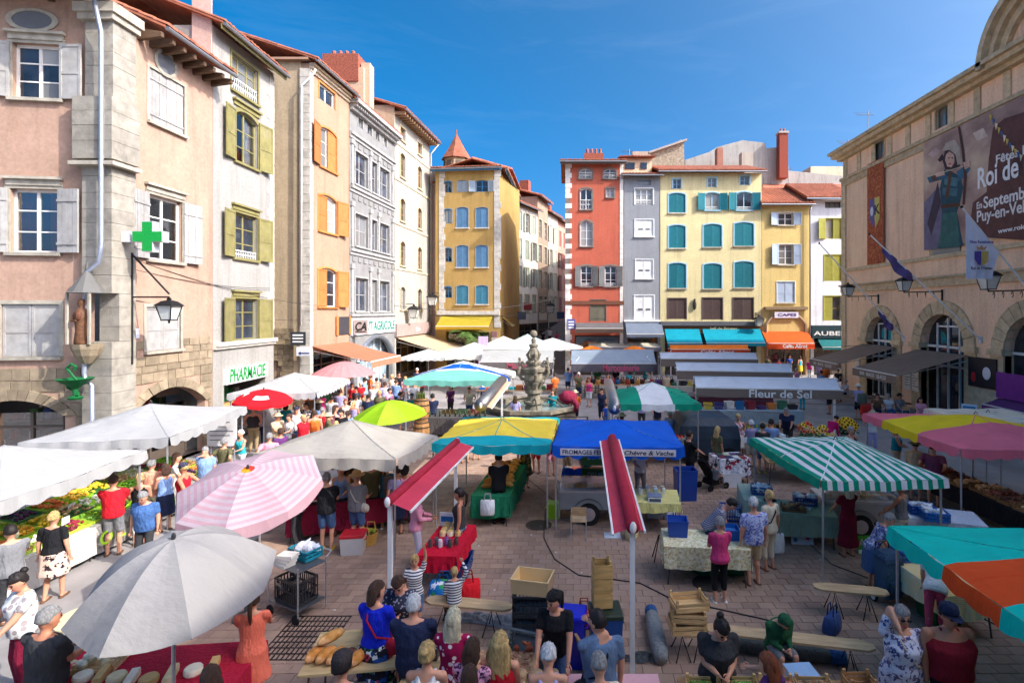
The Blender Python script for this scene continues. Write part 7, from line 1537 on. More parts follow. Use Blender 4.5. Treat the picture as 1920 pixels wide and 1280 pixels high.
def flowers(label,loc,n,r,h,cols,bucket=(150,150,156),size=.07):
 t=thing('flower_bucket',label,'flowers',loc);m=MB();m.lathe((0,0,0),[(r*.5,0),(r*.62,h),(r*.58,h),(r*.5,.04)],14);m.build('bucket',metal(bucket,.4),t);lf=MB()
 for k in range(n*3):a=random.uniform(0,6.28);q=r*random.uniform(.2,1.0);z=h+random.uniform(.0,.3);b=Vector((q*math.cos(a),q*math.sin(a),z));d=Vector((random.uniform(-1,1),random.uniform(-1,1),random.uniform(-.3,.6))).normalized()*.14;s=d.orthogonal().normalized()*.04;lf.quad(b,b+d*.5+s,b+d,b+d*.5-s)
 stuff(lf.build('leaves',mat('leaf_green',(70,106,44),.6,.3,6),t))
 for k in range(n):
  th=2.4*k;q=r*math.sqrt((k+.5)/n);z=h+.32+.3*(1-(q/r)**2)+random.uniform(-.03,.03);c=Vector((q*math.cos(th),q*math.sin(th),z));nrm=Vector((c.x,c.y-.25,.45)).normalized();u=nrm.orthogonal().normalized();v=nrm.cross(u);m=MB();R_=size*random.uniform(.85,1.2)
  for j in range(12):a=2*math.pi*j/12;d=u*math.cos(a)+v*math.sin(a);e=u*math.cos(a+.5)+v*math.sin(a+.5);m.add([c,c+(d*.6+e*-.1)*R_,c+d*R_*1.2+nrm*.01,c+(e*.6)*R_],[(0,1,2,3)],0)
  m.ell(c+nrm*.01,(R_*.42,)*3,7,4,1);m.build('flower',[mat('petal_%d_%d'%cols[k%len(cols)][:2],cols[k%len(cols)],.6,.15,20),mat('flower_heart',(84,52,24),.8)],t)
 return t
sf=G(1592,838);flowers('big bucket of yellow sunflowers by the lady in white',(sf.x,sf.y+.2,0),46,.44,.5,[(246,200,24),(240,186,20)],size=.1)
q=P(1512,790,18.3);flowers('zinc bucket of orange and yellow flowers on the flower stall',(q.x,q.y,.75),22,.28,.3,[(236,120,30),(246,196,40),(220,60,50)],size=.075)
q=P(1528,790,18.0);flowers('smaller bucket of yellow flowers on the flower stall',(q.x+.25,q.y,.75),14,.2,.28,[(246,206,40),(240,170,40)],size=.07)
table('flower and vegetable stall table behind the striped canopy',(7.6,17.4),(2.6,1.6),-8,.74)
for q in range(8):f,nm=foods[(q*5+2)%12];crate('wooden crate of %s on the flower stall, %s of the display'%(nm,ordn[q]),(6.7+(q%4)*.6,16.95+(q//4)*.55,.75),-8,(.55,.4,.16),(206,176,96)if q%2 else(214,196,60),'wood',f,30,.045,group='crates on the flower stall')
flowers('leafy bucket of greens beside the lady in white',(9.05,19.2,0),8,.25,.4,[(96,140,70),(120,150,80)],(150,120,96),.06)
# --------- wine stall: barrel, bottles; book stall; tarpaulin van; bag stall
def barrel(label,loc):
 t=thing('barrel',label,'barrel',loc);m=MB();prof=[(.27,0),(.32,.2),(.345,.45),(.32,.7),(.27,.9)]
 for k in range(16):
  a0,a1=2*math.pi*k/16+.01,2*math.pi*(k+1)/16-.01;m=MB();m.loft([[(r*math.cos(a0),r*math.sin(a0),z),(r*math.cos(a1),r*math.sin(a1),z),((r-.03)*math.cos(a1),(r-.03)*math.sin(a1),z),((r-.03)*math.cos(a0),(r-.03)*math.sin(a0),z)]for r,z in prof]);m.build('stave',wood((160,116,70)),t)
 for z,r in((.08,.3),(.28,.338),(.62,.338),(.82,.3)):m=MB();m.lathe((0,0,z),[(r,0),(r,.05)],20,0,False);m.build('hoop',metal((70,64,60),.6),t)
 m=MB();m.lathe((0,0,.86),[(.26,0),(.26,.02)],16);m.build('head',wood((170,126,80)),t)
b1=P(790,790,22.4);barrel('wooden wine barrel, lower of two at the wine stall',(b1.x,22.4,0));barrel('wooden wine barrel, upper of two at the wine stall',(b1.x,22.4,.92))
for k in range(7):
 t=thing('wine_bottle','wine bottle standing on the upper barrel, %s of seven'%ordn[k],'bottle',(b1.x-.15+.1*(k%4),22.3+.15*(k//4),1.84),0,'bottles on the barrel');m=MB();m.lathe((0,0,0),[(.035,0),(.038,.02),(.038,.18),(.014,.24),(.013,.3)],8);m.build('body',mat('bottle_glass',(70,80,40),.15,.2,4,0),t)
table('wine tasting table under the blue and white canopy',(-4.8,23.6),(3.2,.8),0,.85);drape('dark cloth on the wine table',(-4.8,23.6),(3.22,.82),0,.855,.7,cloth((84,80,78)))
for k in range(12):m=MB();m.lathe((0,0,0),[(.037,0),(.038,.2),(.014,.25),(.013,.31)],8);tag(m.build('wine_bottle',mat('bottle_glass'),None,False,True,(-6.2+k*.22,23.45+.12*(k%2),.865)),'dark wine bottle on the wine table, %s from the left'%ordn[k],'bottle','bottles on the wine table')
table('book table beside the striped canopy corner',(5.15,17.3),(1.0,.8),8,.8);drape('printed paper cloth on the book table',(5.15,17.3),(1.02,.82),8,.805,.6,print_cloth('speckle',(226,222,226),[(150,40,60),(60,60,80),(190,190,200)],7))
for k in range(8):m=MB();m.box(-.09,.09,-.13,.13,0,.03);o=tag(m.build('book',paint([(120,40,60),(50,60,90),(226,220,210),(150,60,50),(60,90,80),(200,190,160),(80,50,90),(40,40,46)][k]),None,False,False,(4.85+(k%4)*.22,17.1+(k//4)*.32,.815),8),'%s book on the paper cloth table'%['maroon','navy','white','brick red','dark green','straw','purple','black'][k],'book')
bin_box('white carton boxes stack in front of the book table',(5.0,16.75,0),8,(.6,.35,.45),(222,222,224),handles=False,taper=1.0)
m=MB();m.loft([[(-1.1*s,-1.0*s,z),(1.1*s,-1.0*s,z),(1.1*s,1.0*s,z),(-1.1*s,1.0*s,z)]for s,z in((1,.35),(1.02,.9),(.95,1.35),(.75,1.6),(.3,1.66))]);tg=thing('covered_trailer','trailer under a dark blue-black tarpaulin behind the stroller man','trailer',(5.0,20.2,0));m.build('tarpaulin',mat('tarp_dark',(46,60,74),.5,.35,2.2,.8,5),tg)
for x in(-.7,.7):m=MB();m.tube([(x,-1.02,.3),(x,-.85,.3)],.3,16);m.build('wheel',mat('rubber'),tg)
m=MB();m.box(-.9,.9,-.9,.9,.3,.349);m.build('chassis',metal((60,60,62)),tg)
trailer('grey produce trailer under the green and white canopy',(3.2,19.5),(1.8,.9),0,(160,158,150),False,False)
for k in range(5):f,nm=foods[(k*2+4)%12];tray('pale tray of %s under the green and white canopy'%nm,(2.5+k*.36,19.35,.905),0,(.34,.6,.08),(206,200,180),f,20,.045,group='trays under the green canopy')
bk=table('leather bag stall counter under the blue-grey awning',(3.8,33.8),(6.0,1.1),0,.9)
for k in range(18):
 cc=[(150,60,40),(40,40,46),(180,130,70),(90,50,40),(206,196,170),(176,60,70),(50,90,130),(120,84,56)][k%8]
 bag('%s leather bag on the bag stall, %s from the left'%(['brown','black','tan','dark brown','cream','red','blue','hazel'][k%8],(ordn+['thirteenth','fourteenth','fifteenth','sixteenth','seventeenth','eighteenth'])[k]),(1.1+k*.31,33.5+.2*(k%2),.9),(.28,.16,.3),cc,random.uniform(-20,20),name='handbag')
table('clothes stall counter under the light grey awning',(-3.2,31.5),(4.6,1.1),0,.9)
for k in range(10):m=MB();m.box(-.18,.18,-.22,.22,0,random.uniform(.08,.3));tag(m.build('folded_clothes',cloth([(40,90,150),(190,60,50),(60,60,66),(220,210,190),(30,140,150),(150,90,50),(90,50,90),(206,160,60),(60,110,70),(120,30,40)][k]),None,False,False,(-5.2+k*.44,31.3,.9),random.uniform(-8,8)),'pile of folded %s clothes on the clothes stall'%['blue','red','charcoal','cream','turquoise','brown','plum','mustard','green','maroon'][k],'clothes')
for j,(cx_,cy_)in enumerate(((8.5,24.5),(8.6,28.5),(7.0,32.5))):
 table('jewellery stall counter under the %s grey-brown awning'%['nearest','middle','farthest'][j],(cx_,cy_+.8),(4.6,1.0),0,.85);drape('patterned cloth on the counter under the %s grey-brown awning'%['nearest','middle','farthest'][j],(cx_,cy_+.8),(4.62,1.02),0,.855,.6,cloth([(150,170,180),(120,60,70),(190,180,160)][j]))
 for k in range(9):cc=[(206,176,60),(60,60,120),(226,220,210),(40,110,160),(150,50,60),(90,60,110),(220,130,60),(60,120,90),(50,46,50)][(k+j*2)%9];bin_box('%s goods box under the %s grey-brown awning'%(['yellow','indigo','white','blue','crimson','violet','orange','green','black'][(k+j*2)%9],['nearest','middle','farthest'][j]),(cx_-2.0+k*.5,cy_+.75,.865),random.uniform(-15,15),(.38,.34,random.uniform(.15,.4)),cc,handles=False,name='goods_box')
table('cloth and basket table under the nearest stand awning',(7.2,20.6),(1.8,.9),10,.78);drape('pale blue cloth on the basket table',(7.2,20.6),(1.82,.92),10,.785,.2,cloth((206,222,226)))
for k in range(5):basket('straw basket on the pale blue cloth, %s from the left'%ordn[k],(6.5+k*.34,20.6+.06*k,.795),.13,.2,[(206,176,120),(150,110,70),(90,160,190),(220,200,160),(180,120,70)][k])
for k,(x,y)in enumerate(((16.3,29.5),(17.2,27.6),(15.8,32.0))):
 t=thing('terrace_table','small round cafe terrace table by the town hall, %s from the camera'%ordn[k],'table',(x,y,0));m=MB();m.lathe((0,0,.72),[(.4,0),(.4,.03)],18);m.build('tabletop',wood((120,90,70)),t);m=MB();m.tube([(0,0,.03),(0,0,.72)],.03,8);m.build('pedestal',metal((60,60,62)),t);m=MB();m.lathe((0,0,0),[(.25,0),(.25,.03)],14);m.build('base',metal((60,60,62)),t)
o,f=board('white and blue pavement menu board by the town hall pier',(18.6,24.9,0),.6,1.15,(206,222,232),8,-40)
m=MB();m.quad(f(-.24,.75,-.013),f(.24,.75,-.013),f(.24,1.05,-.013),f(-.24,1.05,-.013));m.build('blue_print',paint((60,140,180)),o)
m=MB();m.quad(f(-.24,.2,-.013),f(.24,.2,-.013),f(.24,.62,-.013),f(-.24,.62,-.013));m.build('picture_print',paint((150,170,180)),o)
p0=G(930,690);t=thing('totem_sign','pale lilac upright sign by the ochre house','sign',(P(906,620,40).x,40,0));m=MB();m.box(-.35,.35,-.06,.06,0,3.6);m.build('panel',paint((196,176,206)),t);m=MB();m.box(-.45,.45,-.25,.25,0,.06);m.build('foot',metal((90,88,90)),t)
for lb,x,y in(('round iron manhole cover in the open paving',1010,985),('round iron manhole cover behind the plank bench',1330,1095)):
 g=G(x,y);t=thing('manhole_cover',lb,'manhole cover',(g.x,g.y,.014));m=MB();m.lathe((0,0,0),[(.34,0),(.34,.008),(.3,.008),(.3,.005)],24);m.build('rim',metal((84,78,74),.6),t);m=MB();m.lathe((0,0,0),[(.29,0),(.29,.007)],24);m.build('lid',metal((96,88,82),.6),t)
 for k in range(7):m=MB();w_=math.sqrt(.07-(.08*(k-3))**2);m.box(-w_,w_,.08*(k-3)-.012,.08*(k-3)+.012,.0072,.011);m.build('rib',metal((84,78,74),.6),t)
for k in range(10):
 x=-6.4+(k%5)*.62;z=.62*(k//5);bin_box('%s carton of the wine stall stock, %s row'%(['white','brown','green-printed','red-printed','grey'][k%5],['lower','upper'][k//5]),(x,25.4+.1*(k%2),z*.65),random.uniform(-8,8),(.55,.45,.4),[(214,208,196),(166,126,86),(150,170,130),(190,110,96),(150,146,140)][k%5],handles=False,taper=1.0,name='wine_carton',cat='carton')
for k,(x,y,c,n_)in enumerate(((1095,1175,(196,60,60),'red'),(1140,1185,(230,228,222),'white'),(1005,1195,(60,110,70),'green'),(1560,1185,(70,90,140),'navy'),(1185,1010,(226,206,150),'straw coloured'))):
 bag('%s shopping bag standing on the paving %s'%(n_,['beside the tall blue bin','at the foot of the white post','near the plastic crate','by the long bench','under the weighing table'][k]),G(x,y),(.34,.2,.32),c,15*k)
 # --------- people
REMESH=[]
def ik(s,t,l1,l2,pole):
 d=t-s;L=max(.05,min(d.length,l1+l2-.004));d=d.normalized();a=(l1*l1-l2*l2+L*L)/(2*L);h=math.sqrt(max(0,l1*l1-a*a))
 p=pole-d*pole.dot(d);p=p.normalized()if p.length>1e-4 else d.orthogonal().normalized();return s+d*a+p*h,s+d*L
CN={'white':(226,224,220),'black':(30,30,33),'charcoal':(58,58,60),'grey':(126,126,128),'light grey':(176,176,178),'navy':(36,44,72),'blue':(40,80,160),'royal blue':(20,40,186),'light blue':(130,160,206),'denim':(76,104,146),'red':(200,30,44),'dark red':(140,28,40),'maroon':(112,22,44),'burgundy':(120,24,50),'pink':(226,150,170),'hot pink':(222,64,128),'magenta':(186,20,96),'salmon':(236,118,92),'peach':(230,160,130),'orange':(226,110,46),'beige':(200,176,142),'cream':(226,214,188),'brown':(110,78,56),'olive':(98,94,66),'green':(46,110,70),'teal':(26,130,140),'turquoise':(50,170,180),'purple':(96,52,106),'lilac':(160,150,190),'yellow':(226,196,60),'khaki':(166,146,108),'lavender':(176,170,210),'tan':(176,136,96)}
HC={'brown':(72,48,34),'dark':(34,28,26),'black':(22,20,20),'blond':(206,172,112),'platinum':(222,206,172),'grey':(150,148,146),'white':(222,220,216),'red':(140,72,40),'bald':(0,0,0)}
ARMS={'down':((-.27,.03,.84),(.27,.03,.84)),'hold':((-.12,.34,1.1),(.12,.34,1.1)),'reach':((-.2,.5,1.0),(.18,.52,.98)),'hips':((-.23,-.02,1.04),(.23,-.02,1.04)),'face':((-.26,.05,.86),(.06,.2,1.53)),'rface':((-.06,.2,1.53),(.26,.05,.86)),'bag':((-.27,.03,.84),(.24,.2,1.02)),'cross':((.08,.26,1.2),(-.08,.25,1.24)),'push':((-.2,.42,1.06),(.2,.42,1.06)),'up':((-.22,.08,1.92),(.16,.26,1.1)),'rup':((-.16,.26,1.1),(.22,.12,1.8)),'phone':((-.07,.3,1.16),(.07,.3,1.16)),'hiphand':((-.23,-.02,1.04),(.1,.18,1.55)),'table':((-.22,.4,.92),(.2,.42,.94))}
def person(where,h=1.7,yaw=0,top='tee',tc='white',bot='trousers',bc='navy',hair='short',hc='brown',arms='down',lean=0.0,sit=None,sex='f',fat=1.0,sk=0,note='',step=.0,hat=None,tmat=None,bmat=None,shoe=None,glasses=None,head=(0,0),z0=0.0,skirt=.5,name_top=None,near=None,hands=None,strap=None,legsep=.1):
 """where = (px, py) of the crown of the head in the photo, or a Vector on the ground"""
 if not isinstance(where,Vector)and where[1]>1060 and h>1.5:h*=1.045;fat*=1.07
 ks=h/1.75
 if isinstance(where,Vector):g=where
 else:
  crown=(h if sit is None else(sit+.08+(1.75-.93)*ks))+z0-.12*math.sin(R(abs(lean)))*0
  if lean:crown-=(1-math.cos(R(lean)))*.8*ks
  Y=F*(H-crown)/(where[1]-CY);g=Vector(((where[0]-CX)*Y/F,Y,z0))
  if lean:a=R(yaw);off=math.sin(R(lean))*.75*ks;g=g-Vector((-math.sin(a)*off,math.cos(a)*off,0))
 dist=g.y;vox=min(.034,max(.0162,.0019*dist))
 nh=dist<12.5 if near is None else near
 tn={'tee':'T-shirt','long':'long-sleeved shirt','tank':'sleeveless top','dress':'dress','hood':'hooded sweatshirt','polo':'polo shirt'}[top]
 bn={'trousers':'trousers','shorts':'shorts','skirt':'skirt','capri':'cropped trousers','none':''}[bot]
 lab='person in %s %s'%(name_top or tc,tn)+('' if top=='dress' or bot=='none' else ' and %s %s'%(bc,bn))+(' '+note if note else '')
 t=thing('person',lab,'person',g,yaw,'people at the market')
 hipz=.93 if sit is None else(sit+.08)/ks;fr=.96 if sex=='f' else 1.04
 V=Vector;K=lambda p:V(p)*ks;la=R(lean);piv=V((0,0,hipz))
 dz=hipz-.93
 def U(p):q=V(p)+V((0,0,dz))-piv;return piv+V((q.x,q.y*math.cos(la)+q.z*math.sin(la),q.z*math.cos(la)-q.y*math.sin(la)))
 hy,hp=R(head[0]),R(head[1])
 def Hd(p):
  q=(V(p)-V((0,0,1.5)))*1.12;q=V((q.x,q.y*math.cos(hp)+q.z*math.sin(hp),q.z*math.cos(hp)-q.y*math.sin(hp)));q=V((q.x*math.cos(hy)-q.y*math.sin(hy),q.x*math.sin(hy)+q.y*math.cos(hy),q.z));return U(q+V((0,.008,1.478)))
 fat=fat*1.05;sw=(.174 if sex=='f' else .205)*(1+(fat-1)*.4);arm=ARMS[arms]if isinstance(arms,str)else arms;J={}
 for k,s in enumerate((-1,1)):
  sh=U((s*sw,-.01,1.405));tgt=U(arm[k])if arm[k][2]>.95 or lean<25 else V(arm[k]);el,wr=ik(sh,tgt,.29,.25,V((s*.45,-1.0,-.5)));J['a%d'%k]=(sh,el,wr)
  hp_=V((s*.09*fr,0,hipz))
  if sit is None:ft=V((s*legsep,step*s,.075));kn,an=ik(hp_,ft,.435,.43,V((s*.1,1,0)))
  else:kn=V((s*.13,.42,hipz+.02));an=V((s*.14,.46,max(.075,hipz-.42)))
  J['l%d'%k]=(hp_,kn,an)
 def ring(c,rx,ry,f=U,n=12):return[K(f((c[0]+rx*math.cos(2*math.pi*i/n),c[1]+ry*math.sin(2*math.pi*i/n),c[2])))for i in range(n)]
 if sex=='f':TR=[(.84,.15,.115,-.01),(.92,.172,.125,-.015),(1.0,.15,.11,-.005),(1.08,.128,.095,0),(1.18,.138,.105,.01),(1.28,.15,.125,.022),(1.36,.152,.105,.008),(1.42,.13,.08,-.005),(1.455,.07,.06,-.01)]
 else:TR=[(.84,.145,.115,-.005),(.92,.165,.12,-.005),(1.0,.158,.115,0),(1.08,.152,.112,.005),(1.2,.17,.12,.01),(1.3,.185,.125,.012),(1.37,.185,.108,.0),(1.43,.15,.085,-.008),(1.465,.075,.065,-.012)]
 def torso(m,z0_,z1_,inf,fl=0.0):
  rs=[]
  for z,rx,ry,y in TR:
   if z0_<=z<=z1_+.001:
    f2=fat if z<1.36 else 1+(fat-1)*.4
    rs.append(ring((0,y+(f2-1)*.06,z),rx*f2+inf,ry*f2+inf+(.02 if fat>1.15 and .95<z<1.25 else 0)))
  if len(rs)>1:m.loft(rs)
 def cap(m,a,ra,b,rb,n=8):
  a,b=K(a),K(b);d=(b-a);L=d.length
  if L<1e-4:return
  d/=L;m.tube([a-d*ra*ks*.8,a-d*ra*ks*.4,a,b,b+d*rb*ks*.4,b+d*rb*ks*.8],[ra*ks*.5,ra*ks*.88,ra*ks,rb*ks,rb*ks*.88,rb*ks*.5],n)
 lf=1+(fat-1)*.6
 m=MB();torso(m,.84,1.47,-.012)
 cap(m,U((0,-.012,1.42)),.058,Hd((0,.0,1.56)),.052)
 for k,s in enumerate((-1,1)):cap(m,U((s*.04,-.02,1.44)),.045,J['a%d'%k][0],.048)
 Hc=(0,.012,1.635)
 m.ell(Hc,(.074,.094,.113),12,9,0,lambda p:K(Hd(p)));m.ell((0,.045,1.575),(.052,.052,.058),10,7,0,lambda p:K(Hd(p)))
 m.ell((0,.112,1.625),(.014,.02,.026),6,5,0,lambda p:K(Hd(p)))
 for s in(-1,1):m.ell((s*.077,-.0,1.625),(.012,.022,.032),6,5,0,lambda p:K(Hd(p)))
 extra=MB()
 for k,s in enumerate((-1,1)):
  sh,el,wr=J['a%d'%k];cap(m,sh,.053*lf,el,.043*lf);cap(m,el,.044*lf,wr,.03);fd=(wr-el).normalized();pc=wr+fd*.05
  m.ell((0,0,0),(1,1,1),8,6,0,lambda p,wr=wr,fd=fd:K(wr+fd*(.045+.05*p.z)+fd.orthogonal().normalized()*.032*p.x+fd.cross(fd.orthogonal().normalized())*.018*p.y))
  o=fd.orthogonal().normalized();cr=fd.cross(o)
  fb=wr+fd*.085
  if nh:
   for q,L in enumerate((.062,.072,.068,.052)):
    b0=fb+o*(-.026+.0175*q);bend=cr*(-.018*s);extra.tube([K(b0-fd*.015),K(b0+fd*L*.5+bend*.35),K(b0+fd*L*.85+bend)],[.0085*ks,.008*ks,.006*ks],6)
   extra.tube([K(wr+fd*.03+o*.026),K(wr+fd*.065+o*.05+cr*-.01*s),K(wr+fd*.095+o*.052+cr*-.018*s)],[.0105*ks,.0095*ks,.007*ks],6)
  else:cap(m,wr+fd*.05,.022,wr+fd*.12,.016,6)
  hp_,kn,an=J['l%d'%k];cap(m,hp_,.085*lf,kn,.056*lf);cap(m,kn,.056*lf,an,.037);cap(m,V((an.x,an.y-.02,an.z-.03)),.035,V((an.x*1.1,an.y+.12,.035 if sit is None else an.z-.04)),.028,6)
  md=kn.lerp(an,.3);cap(m,md+V((0,-.018,.02)),.047*lf,md+V((0,-.012,-.06)),.043*lf)
 bo=m.build('body',skin(sk),t,smooth=True);REMESH.append((bo,vox,extra if nh else None))
 m=MB();tm=tmat or cloth(CN[tc]);z0_=.84 if top in('tee','long','polo','hood','dress')else .92
 torso(m,z0_,1.44 if top!='tank' else 1.37,.022 if top!='hood' else .035)
 if top=='tank':
  for s in(-1,1):cap(m,U((s*.08,.085,1.35)),.034,U((s*.095,.0,1.452)),.032,6);cap(m,U((s*.095,.0,1.452)),.032,U((s*.08,-.08,1.36)),.034,6)
 for k in(0,1):
  sh,el,wr=J['a%d'%k]
  if top in('tee','polo','dress'):cap(m,sh,.061*lf,sh.lerp(el,.58),.06*lf);cap(m,U(((-1,1)[k]*.05,-.015,1.425)),.05,sh,.058)
  if top in('long','hood'):cap(m,sh,.061*lf,el,.054*lf);cap(m,U(((-1,1)[k]*.05,-.015,1.425)),.05,sh,.058);cap(m,el,.055*lf,el.lerp(wr,.92),.042)
 if top=='dress':
  hz=hipz-skirt;m.loft([ring((0,-.005,.93),.172*fat+.025,.125*fat+.03),[K((.2*fat*1.12*math.cos(2*math.pi*i/16)if False else(.2*fat+.01*math.sin(i*2.1))*math.cos(2*math.pi*i/12),(.17*fat+.01*math.sin(i*1.7))*math.sin(2*math.pi*i/12),hz+skirt*.5))for i in range(12)],[K(((.25*fat+.015*math.sin(i*2.3))*math.cos(2*math.pi*i/12),(.21*fat+.015*math.sin(i*1.9))*math.sin(2*math.pi*i/12),hz))for i in range(12)]])
 if top=='hood':m.ell((0,-.01,1.635),(.1,.118,.135),12,8,0,lambda p:K(Hd(p)),lambda d:.8 if d.y>.45 and d.z<.45 else 1)
 REMESH.append((m.build({'dress':'dress','hood':'sweatshirt','tank':'sleeveless_top'}.get(top,'shirt'),tm,t,smooth=True),vox,None))
 if top!='dress' and bot!='none':
  m=MB();bm_=bmat or cloth(CN[bc])
  if bot=='skirt' and sit is None:
   hz=hipz-skirt;m.loft([ring((0,-.005,1.0),.15*fat+.018,.11*fat+.018),ring((0,-.01,.92),.172*fat+.024,.125*fat+.026)]+[[K(((a_*fat+.012*math.sin(i*2.3))*math.cos(2*math.pi*i/12),(b_*fat+.012*math.sin(i*1.9))*math.sin(2*math.pi*i/12),hz+(hipz-hz)*q))for i in range(12)]for a_,b_,q in((.21,.17,.55),(.23,.19,.0))])
  else:
   torso(m,.84,1.0,.014)
   e={'trousers':1.0,'capri':.55,'shorts':0.0,'skirt':0.0}[bot]
   for k in(0,1):
    hp_,kn,an=J['l%d'%k]
    if e==0:cap(m,hp_,.098*lf,hp_.lerp(kn,.9),.082*lf)
    else:cap(m,hp_,.096*lf,kn,.07*lf);cap(m,kn,.07*lf,kn.lerp(an,e*.96),.06*lf)
  REMESH.append((m.build({'skirt':'skirt','shorts':'shorts'}.get(bot,'trousers'),bm_,t,smooth=True),vox,None))
 if g.y>8.6 or sit is not None:
  sc=CN.get(shoe or 'brown',(90,70,60))
  for k in(0,1):
   an=J['l%d'%k][2];zb=0 if sit is None else an.z-.085;m=MB();f=lambda r,y,z:[K((an.x+(an.x*.1)+r*math.cos(2*math.pi*i/8),y,zb+z+max(0,r*.75*math.sin(2*math.pi*i/8)+r*.3)))for i in range(8)]
   m.loft([f(.03,an.y-.075,0),f(.042,an.y-.04,.0),f(.046,an.y+.05,.0),f(.048,an.y+.12,.0),f(.03,an.y+.18,.0)]);m.build('shoe',cloth(sc),t,smooth=True)
 if top!='hood':
  hm=mat('hair_'+hc,HC[hc],.55,.5,9,.9,45,0,.4,.35,tuple(int(v*.5)for v in HC[hc]),(5,5,.8))if hc!='bald' else None
  if hair!='bald' and hm:
   m=MB();cut=.38 if hair in('short','crop')else .3;big=1.0 if hair=='crop' else 1.06
   def fh(d):
    if d.y>.22 and d.z<cut:return .84
    if d.z<(-.55 if hair!='short' else-.35):return .8
    return big*(1+.05*math.sin(17*d.x+11*d.y+yaw)*math.sin(9*d.z+7*d.x)+.03*math.sin(31*math.atan2(d.y,d.x)))
   m.ell((0,.004,1.645),(.083,.102,.118),26,16,0,lambda p:K(Hd(p)),fh)
   if hair in('long','curly','bob'):
    ln={'long':1.28,'curly':1.3,'bob':1.5}[hair];wv=.014 if hair=='curly' else .006;n=14
    def hr(z,rx,ry,y):return[K(Hd((rx*(1+wv*12*math.sin(i*3.1+z*40))*math.cos(2*math.pi*i/n),y+ry*(1+wv*10*math.sin(i*2.3+z*55))*math.sin(2*math.pi*i/n),z)))for i in range(n)]
    k=1.25 if hair=='curly' else 1;N=9;rows=[]
    for q in range(N+1):z=1.69+(ln-1.69)*q/N;rows.append(hr(z,(.078+.022*math.sin(math.pi*min(1,q/N*1.1))-.03*(q==N))*k,(.055-.028*q/N)*k,-.035-.05*q/N))
    m.loft(rows)
   if hair=='bun':m.ell((0,-.1,1.72),(.045,.045,.042),8,6,0,lambda p:K(Hd(p)))
   if hair=='pony':m.tube([K(Hd(p))for p in((0,-.09,1.68),(0,-.15,1.62),(0,-.14,1.48),(0,-.12,1.38))],[.03*ks,.034*ks,.028*ks,.01*ks],8)
   m.build('hair',hm,t,smooth=True)
 if hat:
  kind,c=hat;m=MB();f=lambda r,z,yy=0,e=1.15:[K(Hd((r*math.cos(2*math.pi*i/16),.005+yy+r*e*math.sin(2*math.pi*i/16),z)))for i in range(16)]
  if kind=='cap':m.loft([f(.087,1.655),f(.088,1.7),f(.075,1.745),f(.03,1.77)]);m.poly([K(Hd(p))for p in((-.07,.08,1.668),(-.05,.17,1.655),(0,.19,1.652),(.05,.17,1.655),(.07,.08,1.668))])
  else:m.loft([f(.16,1.672),f(.16,1.68),f(.088,1.69),f(.085,1.745),f(.06,1.775),f(.02,1.78)])
  m.build('hat',cloth(c),t,smooth=True)
 if nh:
  for s in(-1,1):
   m=MB();m.ell((s*.031,.099,1.643),(.0125,.008,.008),8,6,0,lambda p:K(Hd(p)));m.build('eye',mat('eye_dark',(50,40,36),.3),t,smooth=True)
   m=MB();m.beam(K(Hd((s*.016,.106,1.664))),K(Hd((s*.048,.094,1.664))),.008,.007);m.build('eyebrow',mat('hair_dark',HC['dark'],.6),t)
  m=MB();m.ell((0,.095,1.572),(.024,.012,.008),8,5,0,lambda p:K(Hd(p)));m.build('mouth',mat('lips',(176,92,84),.5),t,smooth=True)
 if glasses:
  m=MB()
  for s in(-1,1):m.ell((s*.034,.112,1.642),(.026,.007,.019),8,6,0,lambda p:K(Hd(p)));m.tube([K(Hd((s*.06,.105,1.645))),K(Hd((s*.082,.02,1.64)))],.004,4)
  m.tube([K(Hd((-.012,.118,1.645))),K(Hd((.012,.118,1.645)))],.004,4);m.build('sunglasses',plastic((28,26,28)),t)
 if strap:
  m=MB();c,side=strap;pts=[(side*.1,.0,1.455),(side*.04,.13*fat,1.3),(-side*.1,.13*fat,1.1),(-side*.185*fat,.03,.98),(-side*.1,-.12*fat,1.1),(side*.04,-.115*fat,1.3),(side*.1,-.0,1.455)]
  m.tube([K(U((p[0],p[1]*1.12,p[2]+.02)))for p in pts],.014*ks,5);m.build('bag_strap',cloth(c),t)
  m=MB();m.ell((0,0,0),(.13,.06,.11),10,7,0,lambda p:K(U((p.x-side*.2*fat,p.y-.02,p.z+.93))));m.build('shoulder_bag',cloth(c),t,smooth=True)
 return t
def finish_people():
 dg_list=[]
 for ob,vox,ex in REMESH:
  md=ob.modifiers.new('remesh','REMESH');md.mode='VOXEL';md.voxel_size=vox;md.use_smooth_shade=True
  sm=ob.modifiers.new('smooth','SMOOTH');sm.factor=.5;sm.iterations=3
 dg=bpy.context.evaluated_depsgraph_get();new=[]
 for ob,vox,ex in REMESH:new.append(bpy.data.meshes.new_from_object(ob.evaluated_get(dg)))
 for(ob,vox,ex),me in zip(REMESH,new):
  mt=ob.data.materials[0]
  if ex:
   n0=len(me.vertices);vs=[tuple(v.co)for v in me.vertices]+ex.v;fs=[tuple(p.vertices)for p in me.polygons]+[[n0+i for i in f]for f in ex.f]
   me=bpy.data.meshes.new(ob.name);me.from_pydata(vs,[],fs)
  if not me.materials:me.materials.append(mt)
  me.polygons.foreach_set('use_smooth',[True]*len(me.polygons));me.update()
  ob.modifiers.clear();ob.data=me
FL=lambda b,i,s=14:print_cloth('floral',b,i,s)
p_=person
p_((85,1142),1.76,-8,'polo','charcoal','trousers','navy','short','grey','hold',sex='m',fat=1.15,note='seen from behind at the lower left',head=(-20,5),sk=1)
